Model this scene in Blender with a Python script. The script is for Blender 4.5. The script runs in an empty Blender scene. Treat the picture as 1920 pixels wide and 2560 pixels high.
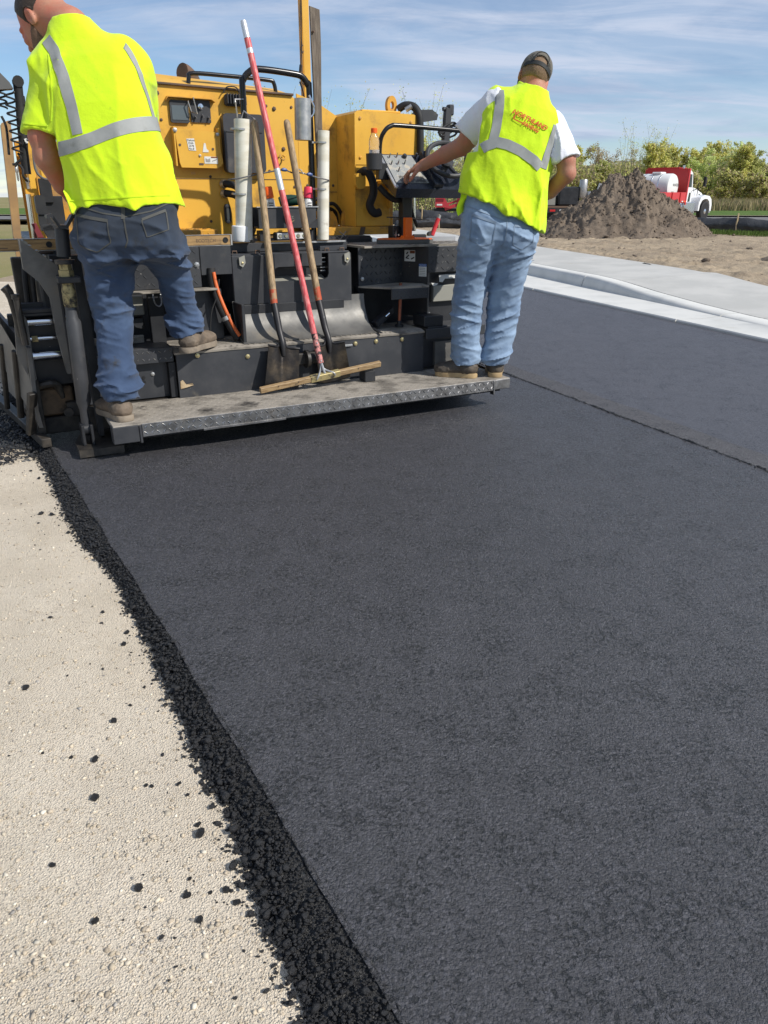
import bpy, bmesh, math, random
import numpy as np
from mathutils import Vector, Matrix, noise as mnoise

random.seed(7)
RNG = np.random.default_rng(11)
SC = bpy.context.scene
R = math.radians

# ------------------------------------------------------------------ camera
cam_d = bpy.data.cameras.new('camera')
cam_d.sensor_fit = 'VERTICAL'; cam_d.sensor_height = 36.0; cam_d.sensor_width = 27.0
cam_d.lens = 26.72
cam_d.clip_start = 0.05; cam_d.clip_end = 3000
cam = bpy.data.objects.new('camera', cam_d)
SC.collection.objects.link(cam)
cam.location = (0, 0, 1.30)
cam.rotation_euler = (R(90 - 22.577), 0, 0)
SC.camera = cam

# ------------------------------------------------------------------ sky + sun
SUN = Vector((1.127, -0.541, 1.06)).normalized()
w = bpy.data.worlds.new('World'); SC.world = w; w.use_nodes = True
nt = w.node_tree; nt.nodes.clear()
N = nt.nodes.new; LK = nt.links.new
out = N('ShaderNodeOutputWorld'); bg = N('ShaderNodeBackground')
sky = N('ShaderNodeTexSky'); sky.sky_type = 'NISHITA'; sky.sun_disc = False
sky.sun_elevation = math.asin(SUN.z); sky.sun_rotation = math.atan2(SUN.x, SUN.y)
sky.altitude = 200; sky.air_density = 0.9; sky.dust_density = 0.0; sky.ozone_density = 3.5
tc = N('ShaderNodeTexCoord')
sep = N('ShaderNodeSeparateXYZ'); LK(tc.outputs['Generated'], sep.inputs[0])
def wmath(op, a, b=None, c=None):
    n = N('ShaderNodeMath'); n.operation = op
    for i, v_ in enumerate((a, b, c)):
        if v_ is None: continue
        if isinstance(v_, (int, float)): n.inputs[i].default_value = v_
        else: LK(v_, n.inputs[i])
    return n.outputs[0]
zz = wmath('ADD', wmath('MAXIMUM', sep.outputs['Z'], 0.0), 0.16)
cmb = N('ShaderNodeCombineXYZ')
LK(wmath('DIVIDE', sep.outputs['X'], zz), cmb.inputs[0])
LK(wmath('DIVIDE', sep.outputs['Y'], zz), cmb.inputs[1])
def wnoise(scale, det, rough, rot, sx, sy, dist=0.0):
    mp = N('ShaderNodeMapping'); mp.inputs['Rotation'].default_value = (0, 0, rot); mp.inputs['Scale'].default_value = (sx, sy, 1)
    LK(cmb.outputs[0], mp.inputs[0])
    n = N('ShaderNodeTexNoise'); n.inputs['Scale'].default_value = scale; n.inputs['Detail'].default_value = det
    n.inputs['Roughness'].default_value = rough; n.inputs['Distortion'].default_value = dist
    LK(mp.outputs[0], n.inputs['Vector']); return n.outputs['Fac']
def wramp(fac, a, b):
    m = N('ShaderNodeMapRange'); m.interpolation_type = 'SMOOTHSTEP'
    m.inputs['From Min'].default_value = a; m.inputs['From Max'].default_value = b
    LK(fac, m.inputs['Value']); return m.outputs[0]
big = wramp(wnoise(0.42, 5, 0.52, 0.30, 0.9, 1.25, 0.7), 0.36, 0.55)
fine = wramp(wnoise(2.3, 10, 0.66, 0.45, 0.6, 1.9, 0.8), 0.36, 0.66)
cov = wmath('MULTIPLY', wmath('ADD', wmath('MULTIPLY', big, 0.46), wmath('MULTIPLY', wmath('ADD', wmath('MULTIPLY', big, 0.8), 0.2), wmath('MULTIPLY', fine, 0.56))), 0.94)
thick = wramp(wnoise(0.8, 8, 0.6, 0.30, 0.85, 1.4, 0.4), 0.46, 0.68)
ccol = N('ShaderNodeMix'); ccol.data_type = 'RGBA'
LK(thick, ccol.inputs['Factor'])
ccol.inputs['A'].default_value = (5.2, 5.85, 7.2, 1); ccol.inputs['B'].default_value = (3.0, 3.9, 5.6, 1)
cmx = N('ShaderNodeMix'); cmx.data_type = 'RGBA'
LK(cov, cmx.inputs['Factor'])
hsv = N('ShaderNodeHueSaturation'); hsv.inputs['Saturation'].default_value = 1.06; hsv.inputs['Value'].default_value = 1.0; LK(sky.outputs[0], hsv.inputs['Color'])
LK(hsv.outputs[0], cmx.inputs['A']); LK(ccol.outputs['Result'], cmx.inputs['B'])
LK(cmx.outputs['Result'], bg.inputs['Color'])
bg.inputs['Strength'].default_value = 0.105
LK(bg.outputs[0], out.inputs[0])

sd = bpy.data.lights.new('sun', 'SUN'); sd.energy = 4.6; sd.angle = R(0.53); sd.color = (1.0, 0.955, 0.88)
so = bpy.data.objects.new('sun', sd); SC.collection.objects.link(so)
so.rotation_euler = SUN.to_track_quat('Z', 'Y').to_euler()

SC.render.engine = 'CYCLES'
SC.view_settings.view_transform = 'Standard'; SC.view_settings.look = 'None'
SC.view_settings.exposure = 0.15; SC.view_settings.gamma = 1.0
SC.view_settings.use_curve_mapping = False

# ------------------------------------------------------------------ helpers
COL = SC.collection
PO = Vector((-1.3837, 3.8329, 0.0)); PA = R(27.5)          # the paver's frame: origin at the walkway's left rear corner, x across, y ahead
PM = Matrix.Translation(PO) @ Matrix.Rotation(PA, 4, 'Z')
BASE = {}

def setp(o, label=None, cat=None, group=None, kind=None):
    if label: o['label'] = label
    if cat: o['category'] = cat
    if group: o['group'] = group
    if kind: o['kind'] = kind
    return o

def thing(name, label, cat, base=(0, 0, 0), paver=True, group=None):
    o = bpy.data.objects.new(name, None); COL.objects.link(o); o.empty_display_size = 0.1
    b = Vector(base)
    if paver: o.location = PM @ b; o.rotation_euler = (0, 0, PA)
    else: o.location = b
    BASE[o.name] = b
    return setp(o, label, cat, group)

def root_base(o):
    while o.parent: o = o.parent
    return BASE.get(o.name, Vector((0, 0, 0)))

class MB:
    def __init__(s): s.v = []; s.f = []
    def add(s, vs, fs):
        n = len(s.v); s.v.extend([tuple(p) for p in vs]); s.f.extend([tuple(i + n for i in f) for f in fs]); return s
    def box(s, x0, x1, y0, y1, z0, z1, b=0.004):
        b = min(b, abs(x1-x0)*.3, abs(y1-y0)*.3, abs(z1-z0)*.3)
        vs = []; idx = {}
        X = (x0, x1); Y = (y0, y1); Z = (z0, z1)
        for i in (0, 1):
            for j in (0, 1):
                for k in (0, 1):
                    sx, sy, sz = 1-2*i, 1-2*j, 1-2*k
                    for a in range(3):
                        p = [X[i]+sx*b, Y[j]+sy*b, Z[k]+sz*b]
                        p[a] = (X[i], Y[j], Z[k])[a]
                        idx[(i, j, k, a)] = len(vs); vs.append(tuple(p))
        fs = []
        for i in (0, 1):
            q = [idx[(i, j, k, 0)] for j, k in ((0, 0), (1, 0), (1, 1), (0, 1))]; fs.append(q if i else q[::-1])
        for j in (0, 1):
            q = [idx[(i, j, k, 1)] for i, k in ((0, 0), (0, 1), (1, 1), (1, 0))]; fs.append(q if j else q[::-1])
        for k in (0, 1):
            q = [idx[(i, j, k, 2)] for i, j in ((0, 0), (1, 0), (1, 1), (0, 1))]; fs.append(q if k else q[::-1])
        for j in (0, 1):
            for k in (0, 1):
                q = [idx[(0, j, k, 1)], idx[(1, j, k, 1)], idx[(1, j, k, 2)], idx[(0, j, k, 2)]]; fs.append(q if (j == k) else q[::-1])
        for i in (0, 1):
            for k in (0, 1):
                q = [idx[(i, 0, k, 2)], idx[(i, 1, k, 2)], idx[(i, 1, k, 0)], idx[(i, 0, k, 0)]]; fs.append(q if (i == k) else q[::-1])
        for i in (0, 1):
            for j in (0, 1):
                q = [idx[(i, j, 0, 0)], idx[(i, j, 1, 0)], idx[(i, j, 1, 1)], idx[(i, j, 0, 1)]]; fs.append(q if (i == j) else q[::-1])
        for i in (0, 1):
            for j in (0, 1):
                for k in (0, 1):
                    q = [idx[(i, j, k, a)] for a in range(3)]; fs.append(q if (i+j+k) % 2 else q[::-1])
        return s.add(vs, fs)
    def obox(s, p, q, wd, th, up=(0, 0, 1), b=0.003):
        """bar from p to q, width wd across, thickness th along up"""
        p, q, up = Vector(p), Vector(q), Vector(up); d = (q-p); L = d.length; d.normalize()
        sx = d.cross(up).normalized(); uz = sx.cross(d)
        m = MB().box(-wd/2, wd/2, 0, L, -th/2, th/2, b)
        return s.add([p + sx*a + d*c + uz*e for a, c, e in m.v], m.f)
    def prism(s, poly, axis, a0, a1):
        """poly 2D extruded along axis ('x': poly=(y,z), 'y': (x,z), 'z': (x,y))"""
        def P(u, v_, a): return {'x': (a, u, v_), 'y': (u, a, v_), 'z': (u, v_, a)}[axis]
        n = len(poly); vs = [P(u, v_, a0) for u, v_ in poly] + [P(u, v_, a1) for u, v_ in poly]
        fs = [tuple(range(n-1, -1, -1)), tuple(range(n, 2*n))] + [(i, (i+1) % n, n+(i+1) % n, n+i) for i in range(n)]
        return s.add(vs, fs)
    def tube(s, pts, r, n=10, cap=True, smooth=0):
        pts = [Vector(p) for p in pts]
        rr = [r]*len(pts) if isinstance(r, (int, float)) else list(r)
        if smooth:
            P2, R2 = [], []
            for i in range(len(pts)-1):
                p0 = pts[max(i-1, 0)]; p1 = pts[i]; p2 = pts[i+1]; p3 = pts[min(i+2, len(pts)-1)]
                for k in range(smooth):
                    t = k/smooth
                    P2.append(0.5*((2*p1)+(p2-p0)*t+(2*p0-5*p1+4*p2-p3)*t*t+(3*p1-p0-3*p2+p3)*t**3)); R2.append(rr[i]+(rr[i+1]-rr[i])*t)
            P2.append(pts[-1]); R2.append(rr[-1]); pts, rr = P2, R2
        ref = None; vs = []; fs = []
        for i, p in enumerate(pts):
            d = (pts[min(i+1, len(pts)-1)] - pts[max(i-1, 0)]).normalized()
            if ref is None:
                ref = d.orthogonal().normalized()
            ref = (ref - d*ref.dot(d))
            if ref.length < 1e-5: ref = d.orthogonal()
            ref.normalize(); bi = d.cross(ref)
            for k in range(n):
                a = 2*math.pi*k/n; vs.append(p + (ref*math.cos(a) + bi*math.sin(a))*rr[i])
        for i in range(len(pts)-1):
            for k in range(n):
                a = i*n+k; b = i*n+(k+1) % n; fs.append((a, b, b+n, a+n))
        if cap:
            fs.append(tuple(range(n-1, -1, -1))); fs.append(tuple(range((len(pts)-1)*n, len(pts)*n)))
        return s.add(vs, fs)
    def lathe(s, prof, c, axis=(0, 0, 1), n=20):
        ax = Vector(axis).normalized(); e1 = ax.orthogonal().normalized(); e2 = ax.cross(e1); c = Vector(c); vs = []; fs = []
        for r_, h in prof:
            for k in range(n):
                a = 2*math.pi*k/n; vs.append(c + ax*h + (e1*math.cos(a)+e2*math.sin(a))*r_)
        for i in range(len(prof)-1):
            for k in range(n):
                a = i*n+k; b = i*n+(k+1) % n; fs.append((a, b, b+n, a+n))
        fs.append(tuple(range(n-1, -1, -1))); fs.append(tuple(range((len(prof)-1)*n, len(prof)*n)))
        return s.add(vs, fs)
    def grid(s, fn, nu, nv, cu=False):
        vs = [fn(i/nu, j/nv) for j in range(nv+1) for i in range(nu+1)]
        fs = [(j*(nu+1)+i, j*(nu+1)+i+1, (j+1)*(nu+1)+i+1, (j+1)*(nu+1)+i) for j in range(nv) for i in range(nu)]
        return s.add(vs, fs)
    def sheet(s, fn, nu, nv, th):
        """grid with thickness th along -normal of its own (closed)"""
        g = MB().grid(fn, nu, nv); V = np.array(g.v).reshape(nv+1, nu+1, 3)
        du = np.gradient(V, axis=1); dv = np.gradient(V, axis=0); nn = np.cross(du, dv); nn /= (np.linalg.norm(nn, axis=2, keepdims=True)+1e-12)
        B = (V - nn*th).reshape(-1, 3); n = len(g.v); fs = list(g.f) + [tuple(i+n for i in f[::-1]) for f in g.f]
        W = nu+1; bd = [i for i in range(nu)] + [j*W+nu for j in range(nv)] + [nv*W+i for i in range(nu, 0, -1)] + [j*W for j in range(nv, 0, -1)]
        for a, b in zip(bd, bd[1:]+bd[:1]): fs.append((b, a, a+n, b+n))
        return s.add(list(g.v)+[tuple(p) for p in B], fs)
    def xf(s, M):
        s.v = [tuple(M @ Vector(p)) for p in s.v]; return s
    def build(s, name, m, parent=None, smooth=35, kind=None, label=None, loc=None):
        off = root_base(parent) if parent else (Vector(loc) if loc is not None else Vector((0, 0, 0)))
        me = bpy.data.meshes.new(name)
        me.from_pydata([(p[0]-off[0], p[1]-off[1], p[2]-off[2]) for p in s.v], [], s.f)
        me.validate(verbose=False)
        me.materials.append(m)
        if smooth:
            me.polygons.foreach_set('use_smooth', [True]*len(me.polygons)); me.set_sharp_from_angle(angle=R(smooth))
        o = bpy.data.objects.new(name, me); COL.objects.link(o)
        if parent: o.parent = parent
        elif loc is not None: o.location = off
        if kind: o['kind'] = kind
        if label: o['label'] = label
        return o

def on_paver(o, base):
    """a one-mesh thing whose mesh was written in paver coordinates around base"""
    o.location = PM @ Vector(base); o.rotation_euler = (0, 0, PA); BASE[o.name] = Vector(base); return o

def np_mesh(name, V, F, m, smooth=True, parent=None, loc=None, angle=None):
    """fast mesh from arrays; F is (n,3) or (n,4)"""
    me = bpy.data.meshes.new(name); V = np.asarray(V, np.float32); F = np.asarray(F, np.int32)
    if parent is not None: V = V - np.array(root_base(parent), np.float32)
    elif loc is not None: V = V - np.array(loc, np.float32)
    me.vertices.add(len(V)); me.vertices.foreach_set('co', V.ravel())
    k = F.shape[1]; me.loops.add(F.size); me.loops.foreach_set('vertex_index', F.ravel())
    me.polygons.add(len(F)); me.polygons.foreach_set('loop_start', np.arange(0, F.size, k, dtype=np.int32))
    me.update(calc_edges=True)
    if smooth: me.polygons.foreach_set('use_smooth', np.ones(len(F), bool))
    if smooth and angle: me.set_sharp_from_angle(angle=R(angle))
    me.materials.append(m)
    o = bpy.data.objects.new(name, me); COL.objects.link(o)
    if parent is not None: o.parent = parent
    elif loc is not None: o.location = loc
    return o

# ------------------------------------------------------------------ materials
MATS = {}
def pm(name, col, rough=0.5, metal=0.0, col2=None, scale=6.0, lo=0.4, hi=0.65, detail=6, bump=0.0, bscale=80.0, dirt=None, dscale=3.0, dlo=0.5, dhi=0.75,
       rvar=0.15, spec=0.5, stretch=None, coat=0.0, tr=0.0, ior=1.45, sheen=0.0, bdist=0.004, alpha=1.0, sss=0.0, speck=None, speck_s=250, speck_t=0.73):
    if name in MATS: return MATS[name]
    m = bpy.data.materials.new(name); m.use_nodes = True; t = m.node_tree; b = t.nodes['Principled BSDF']; MATS[name] = m
    A = t.nodes.new; K = t.links.new
    co = A('ShaderNodeTexCoord'); vec = co.outputs['Object']
    if stretch:
        mp = A('ShaderNodeMapping'); mp.inputs['Scale'].default_value = stretch; K(vec, mp.inputs[0]); vec = mp.outputs[0]
    def noi(s_, d_=detail, ro=0.6, v_=None):
        n = A('ShaderNodeTexNoise'); n.inputs['Scale'].default_value = s_; n.inputs['Detail'].default_value = d_; n.inputs['Roughness'].default_value = ro
        K(v_ if v_ else vec, n.inputs['Vector']); return n.outputs['Fac']
    def rng(f, a, c):
        r_ = A('ShaderNodeMapRange'); r_.inputs['From Min'].default_value = a; r_.inputs['From Max'].default_value = c; r_.interpolation_type = 'SMOOTHSTEP'; K(f, r_.inputs['Value']); return r_.outputs[0]
    def mix(f, a, c):
        x = A('ShaderNodeMix'); x.data_type = 'RGBA'; K(f, x.inputs['Factor'])
        for key, val in (('A', a), ('B', c)):
            if isinstance(val, tuple): x.inputs[key].default_value = (*val, 1)
            else: K(val, x.inputs[key])
        return x.outputs['Result']
    cur = col
    if col2: cur = mix(rng(noi(scale), lo, hi), col, col2)
    dm = None
    if dirt:
        dm = rng(noi(dscale, 8, 0.65, co.outputs['Object']), dlo, dhi); cur = mix(dm, cur, dirt)
    if speck:
        sm = rng(noi(speck_s, 2, 0.5, co.outputs['Object']), speck_t, speck_t+0.03); cur = mix(sm, cur, speck)
    if isinstance(cur, tuple): b.inputs['Base Color'].default_value = (*cur, 1)
    else: K(cur, b.inputs['Base Color'])
    if rvar:
        rr = A('ShaderNodeMapRange'); rr.inputs['To Min'].default_value = max(0.02, rough-rvar); rr.inputs['To Max'].default_value = min(1, rough+rvar)
        K(noi(scale*2.3), rr.inputs['Value'])
        if dm is not None:
            mx = A('ShaderNodeMix'); mx.data_type = 'FLOAT'; K(dm, mx.inputs['Factor']); K(rr.outputs[0], mx.inputs['A']); mx.inputs['B'].default_value = 0.85
            K(mx.outputs['Result'], b.inputs['Roughness'])
        else: K(rr.outputs[0], b.inputs['Roughness'])
    else: b.inputs['Roughness'].default_value = rough
    b.inputs['Metallic'].default_value = metal; b.inputs['Specular IOR Level'].default_value = spec; b.inputs['IOR'].default_value = ior
    b.inputs['Coat Weight'].default_value = coat; b.inputs['Coat Roughness'].default_value = 0.15
    b.inputs['Transmission Weight'].default_value = tr; b.inputs['Sheen Weight'].default_value = sheen
    if sss: b.inputs['Subsurface Weight'].default_value = sss; b.inputs['Subsurface Radius'].default_value = (0.02, 0.008, 0.004); b.inputs['Subsurface Scale'].default_value = 0.4
    if bump:
        bn = A('ShaderNodeBump'); bn.inputs['Strength'].default_value = bump; bn.inputs['Distance'].default_value = bdist
        K(noi(bscale, 4, 0.6), bn.inputs['Height']); K(bn.outputs[0], b.inputs['Normal'])
    return m

YEL = pm('paver_yellow', (0.70, 0.395, 0.055), 0.42, col2=(0.64, 0.345, 0.042), scale=2.5, dirt=(0.21, 0.115, 0.04), dscale=5, dlo=0.53, dhi=0.80, bump=0.05, bscale=30, speck=(0.10, 0.06, 0.03), speck_s=90, speck_t=0.755)
YELD = pm('yellow_worn', (0.62, 0.31, 0.035), 0.5, col2=(0.40, 0.22, 0.06), scale=9, dirt=(0.20, 0.14, 0.08), dscale=9, dlo=0.5, dhi=0.75, bump=0.1, bscale=60)
TAN = pm('faded_tan_panel', (0.36, 0.22, 0.09), 0.6, col2=(0.28, 0.17, 0.075), scale=4, dirt=(0.14, 0.10, 0.07), dscale=5, dlo=0.5, dhi=0.8)
BLK = pm('black_paint', (0.017, 0.018, 0.021), 0.45, col2=(0.030, 0.031, 0.034), scale=4, dirt=(0.11, 0.095, 0.075), dscale=7, dlo=0.60, dhi=0.88, bump=0.08, bscale=50, speck=(0.22, 0.21, 0.19), speck_s=70, speck_t=0.765)
BLKG = pm('black_grey_paint', (0.033, 0.035, 0.040), 0.42, col2=(0.050, 0.051, 0.055), scale=5, dirt=(0.15, 0.13, 0.10), dscale=8, dlo=0.60, dhi=0.9, bump=0.06, bscale=40, speck=(0.28, 0.27, 0.25), speck_s=60, speck_t=0.76)
BLKS = pm('black_gloss_tube', (0.012, 0.012, 0.013), 0.25, rvar=0.08, dirt=(0.09, 0.08, 0.07), dscale=14, dlo=0.62, dhi=0.85)
RUB = pm('black_rubber', (0.014, 0.014, 0.015), 0.7, bump=0.2, bscale=70, dirt=(0.07, 0.06, 0.05), dscale=9, dlo=0.55, dhi=0.85)
TAR = pm('tarry_steel', (0.020, 0.018, 0.016), 0.5, col2=(0.055, 0.047, 0.038), scale=9, bump=0.35, bscale=60, dirt=(0.14, 0.11, 0.08), dscale=6, dlo=0.58, dhi=0.82)
DUST = pm('dusty_tread', (0.30, 0.270, 0.23), 0.75, col2=(0.15, 0.135, 0.115), scale=7, lo=0.42, hi=0.68, bump=0.35, bscale=110, dirt=(0.035, 0.032, 0.03), dscale=4.5, dlo=0.58, dhi=0.72, spec=0.3)
STEEL = pm('worn_steel', (0.42, 0.41, 0.40), 0.34, 1.0, col2=(0.26, 0.25, 0.24), scale=12, dirt=(0.07, 0.06, 0.05), dscale=10, dlo=0.52, dhi=0.75, bump=0.15, bscale=90)
APR = pm('scuffed_apron', (0.15, 0.145, 0.135), 0.5, 0.25, col2=(0.10, 0.098, 0.094), scale=6, dirt=(0.22, 0.19, 0.15), dscale=5, dlo=0.5, dhi=0.8, bump=0.1, bscale=40)
CHR = pm('chrome', (0.72, 0.73, 0.75), 0.13, 1.0, rvar=0.06, dirt=(0.12, 0.11, 0.10), dscale=20, dlo=0.66, dhi=0.8)
ZINC = pm('zinc_bolt', (0.62, 0.52, 0.28), 0.35, 0.9)
GALV = pm('galvanised', (0.38, 0.385, 0.39), 0.42, 0.75, col2=(0.52, 0.51, 0.49), scale=18, dirt=(0.55, 0.48, 0.36), dscale=16, dlo=0.57, dhi=0.70)
PVC = pm('aged_pvc', (0.72, 0.70, 0.62), 0.42, col2=(0.60, 0.56, 0.45), scale=5, stretch=(1, 1, 3), dirt=(0.36, 0.31, 0.23), dscale=13, dlo=0.58, dhi=0.82)
PVCW = pm('white_pvc_cap', (0.78, 0.79, 0.80), 0.4, dirt=(0.45, 0.43, 0.40), dscale=12, dlo=0.6, dhi=0.85)
WOOD = pm('weathered_handle', (0.40, 0.285, 0.165), 0.65, col2=(0.23, 0.16, 0.09), scale=14, stretch=(9, 9, 0.8), dirt=(0.13, 0.10, 0.07), dscale=8, dlo=0.52, dhi=0.8, bump=0.2, bscale=40)
WOODR = pm('red_dipped_wood', (0.42, 0.08, 0.035), 0.55, col2=(0.35, 0.22, 0.12), scale=25, lo=0.5, hi=0.6)
WOODD = pm('weathered_plank', (0.115, 0.090, 0.070), 0.85, col2=(0.19, 0.155, 0.12), scale=10, stretch=(8, 8, 0.7), dirt=(0.05, 0.04, 0.035), dscale=6, bump=0.5, bscale=26, speck=(0.5, 0.48, 0.44), speck_s=35, speck_t=0.74)
RAKEW = pm('rake_batten', (0.36, 0.25, 0.13), 0.6, col2=(0.22, 0.14, 0.07), scale=20, stretch=(1, 6, 6), dirt=(0.06, 0.05, 0.04), dscale=14, dlo=0.56, dhi=0.75)
LEVW = pm('level_body', (0.36, 0.225, 0.095), 0.5, col2=(0.23, 0.14, 0.06), scale=16, stretch=(0.6, 5, 5), dirt=(0.10, 0.075, 0.05), dscale=10, dlo=0.52, dhi=0.8)
REDP = pm('faded_red_fibreglass', (0.55, 0.075, 0.085), 0.42, col2=(0.66, 0.22, 0.21), scale=16, stretch=(5, 5, 1), dirt=(0.12, 0.05, 0.045), dscale=14, dlo=0.66, dhi=0.85)
REDT = pm('tarred_red_pole', (0.55, 0.22, 0.20), 0.5, col2=(0.03, 0.025, 0.025), scale=28, lo=0.45, hi=0.56)
TAPE = pm('silver_tape', (0.62, 0.63, 0.66), 0.35, 0.5)
SHOV = pm('tarred_shovel_blade', (0.022, 0.018, 0.015), 0.33, 0.55, col2=(0.085, 0.062, 0.038), scale=7, dirt=(0.010, 0.009, 0.008), dscale=9, dlo=0.45, dhi=0.7, bump=0.25, bscale=50)
SHNK = pm('shovel_socket', (0.035, 0.034, 0.036), 0.45, 0.4, speck=(0.4, 0.4, 0.4), speck_s=60, speck_t=0.74)
ORG = pm('orange_paint', (0.72, 0.13, 0.012), 0.45, dirt=(0.25, 0.07, 0.03), dscale=18, dlo=0.58, dhi=0.8)
ORGC = pm('orange_cap', (0.85, 0.12, 0.01), 0.4)
PINK = pm('pink_cap', (0.82, 0.05, 0.11), 0.4)
CANW = pm('can_white', (0.70, 0.70, 0.69), 0.35, col2=(0.45, 0.46, 0.48), scale=60, lo=0.55, hi=0.6, dirt=(0.35, 0.27, 0.12), dscale=20, dlo=0.62, dhi=0.7)
PANEL = pm('console_face', (0.30, 0.305, 0.29), 0.4, 0.2, dirt=(0.42, 0.38, 0.31), dscale=20, dlo=0.5, dhi=0.68)
PANELD = pm('console_dark', (0.018, 0.021, 0.030), 0.28, dirt=(0.12, 0.11, 0.10), dscale=14, dlo=0.6, dhi=0.85)
SCRN = pm('display_glass', (0.10, 0.12, 0.13), 0.12, dirt=(0.25, 0.25, 0.24), dscale=8, dlo=0.5, dhi=0.85)
PLG = pm('dark_plastic', (0.035, 0.036, 0.040), 0.5, bump=0.1, bscale=200, dirt=(0.10, 0.09, 0.08), dscale=10, dlo=0.58, dhi=0.85)
WLAB = pm('white_label', (0.66, 0.66, 0.63), 0.5, dirt=(0.35, 0.30, 0.22), dscale=20, dlo=0.55, dhi=0.8)
INKB = pm('black_ink', (0.012, 0.012, 0.013), 0.5, rvar=0)
INKBR = pm('brown_ink', (0.20, 0.06, 0.02), 0.5, rvar=0)
INKBL = pm('blue_ink', (0.02, 0.10, 0.35), 0.5, rvar=0)
COP = pm('rusty_red_rod', (0.33, 0.10, 0.05), 0.45, 0.3, col2=(0.18, 0.07, 0.045), scale=14)
HOSO = pm('orange_hose', (0.62, 0.13, 0.03), 0.5, dirt=(0.06, 0.04, 0.03), dscale=18, dlo=0.55, dhi=0.7)
GREYB = pm('grey_junction_box', (0.27, 0.265, 0.23), 0.45, dirt=(0.12, 0.11, 0.09), dscale=9, dlo=0.58, dhi=0.8)
BRASS = pm('dirty_brass', (0.40, 0.33, 0.16), 0.5, 0.4, dirt=(0.05, 0.045, 0.04), dscale=16, dlo=0.45, dhi=0.62)
FOAM = pm('grey_foam', (0.10, 0.098, 0.095), 0.9, bump=0.3, bscale=120)
EXH = pm('rusty_exhaust', (0.10, 0.075, 0.06), 0.75, 0.3, col2=(0.16, 0.10, 0.07), scale=10)
BRN = pm('brown_tar_block', (0.16, 0.105, 0.06), 0.6, col2=(0.03, 0.025, 0.02), scale=9, bump=0.2)
CHIP = pm('bare_wood_chip', (0.55, 0.42, 0.26), 0.8, col2=(0.35, 0.24, 0.13), scale=30)
# ================================================================== the setting
def node_mat(name):
    m = bpy.data.materials.new(name); m.use_nodes = True; t = m.node_tree; MATS[name] = m
    return m, t, t.nodes['Principled BSDF']
class NG:
    def __init__(s, t): s.t = t; s.co = t.nodes.new('ShaderNodeTexCoord').outputs['Object']
    def n(s, typ, **kw):
        x = s.t.nodes.new(typ)
        for k, v_ in kw.items(): setattr(x, k, v_)
        return x
    def l(s, a, b): s.t.links.new(a, b)
    def noise(s, sc, det=4, ro=0.6, vec=None, dist=0):
        x = s.n('ShaderNodeTexNoise'); x.inputs['Scale'].default_value = sc; x.inputs['Detail'].default_value = det; x.inputs['Roughness'].default_value = ro; x.inputs['Distortion'].default_value = dist
        s.l(vec or s.co, x.inputs['Vector']); return x.outputs['Fac']
    def vor(s, sc, out='Distance', feat='F1', vec=None, rnd=1.0):
        x = s.n('ShaderNodeTexVoronoi', feature=feat); x.inputs['Scale'].default_value = sc; x.inputs['Randomness'].default_value = rnd
        s.l(vec or s.co, x.inputs['Vector']); return x.outputs[out]
    def rng(s, f, a, b, c=0.0, d=1.0):
        x = s.n('ShaderNodeMapRange', interpolation_type='SMOOTHSTEP')
        for k, v_ in zip(('From Min', 'From Max', 'To Min', 'To Max'), (a, b, c, d)): x.inputs[k].default_value = v_
        s.l(f, x.inputs['Value']); return x.outputs[0]
    def mix(s, f, a, b, blend='MIX'):
        x = s.n('ShaderNodeMix', data_type='RGBA', blend_type=blend)
        for k, v_ in (('Factor', f), ('A', a), ('B', b)):
            if isinstance(v_, tuple): x.inputs[k].default_value = (*v_, 1)
            elif isinstance(v_, (int, float)): x.inputs[k].default_value = v_
            else: s.l(v_, x.inputs[k])
        return x.outputs['Result']
    def m(s, op, a, b=0.0):
        x = s.n('ShaderNodeMath', operation=op)
        for i, v_ in enumerate((a, b)):
            if isinstance(v_, (int, float)): x.inputs[i].default_value = v_
            else: s.l(v_, x.inputs[i])
        return x.outputs[0]
    def bump(s, h, st, dist, nrm=None):
        x = s.n('ShaderNodeBump'); x.inputs['Strength'].default_value = st; x.inputs['Distance'].default_value = dist
        s.l(h, x.inputs['Height'])
        if nrm: s.l(nrm, x.inputs['Normal'])
        return x.outputs[0]

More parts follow.
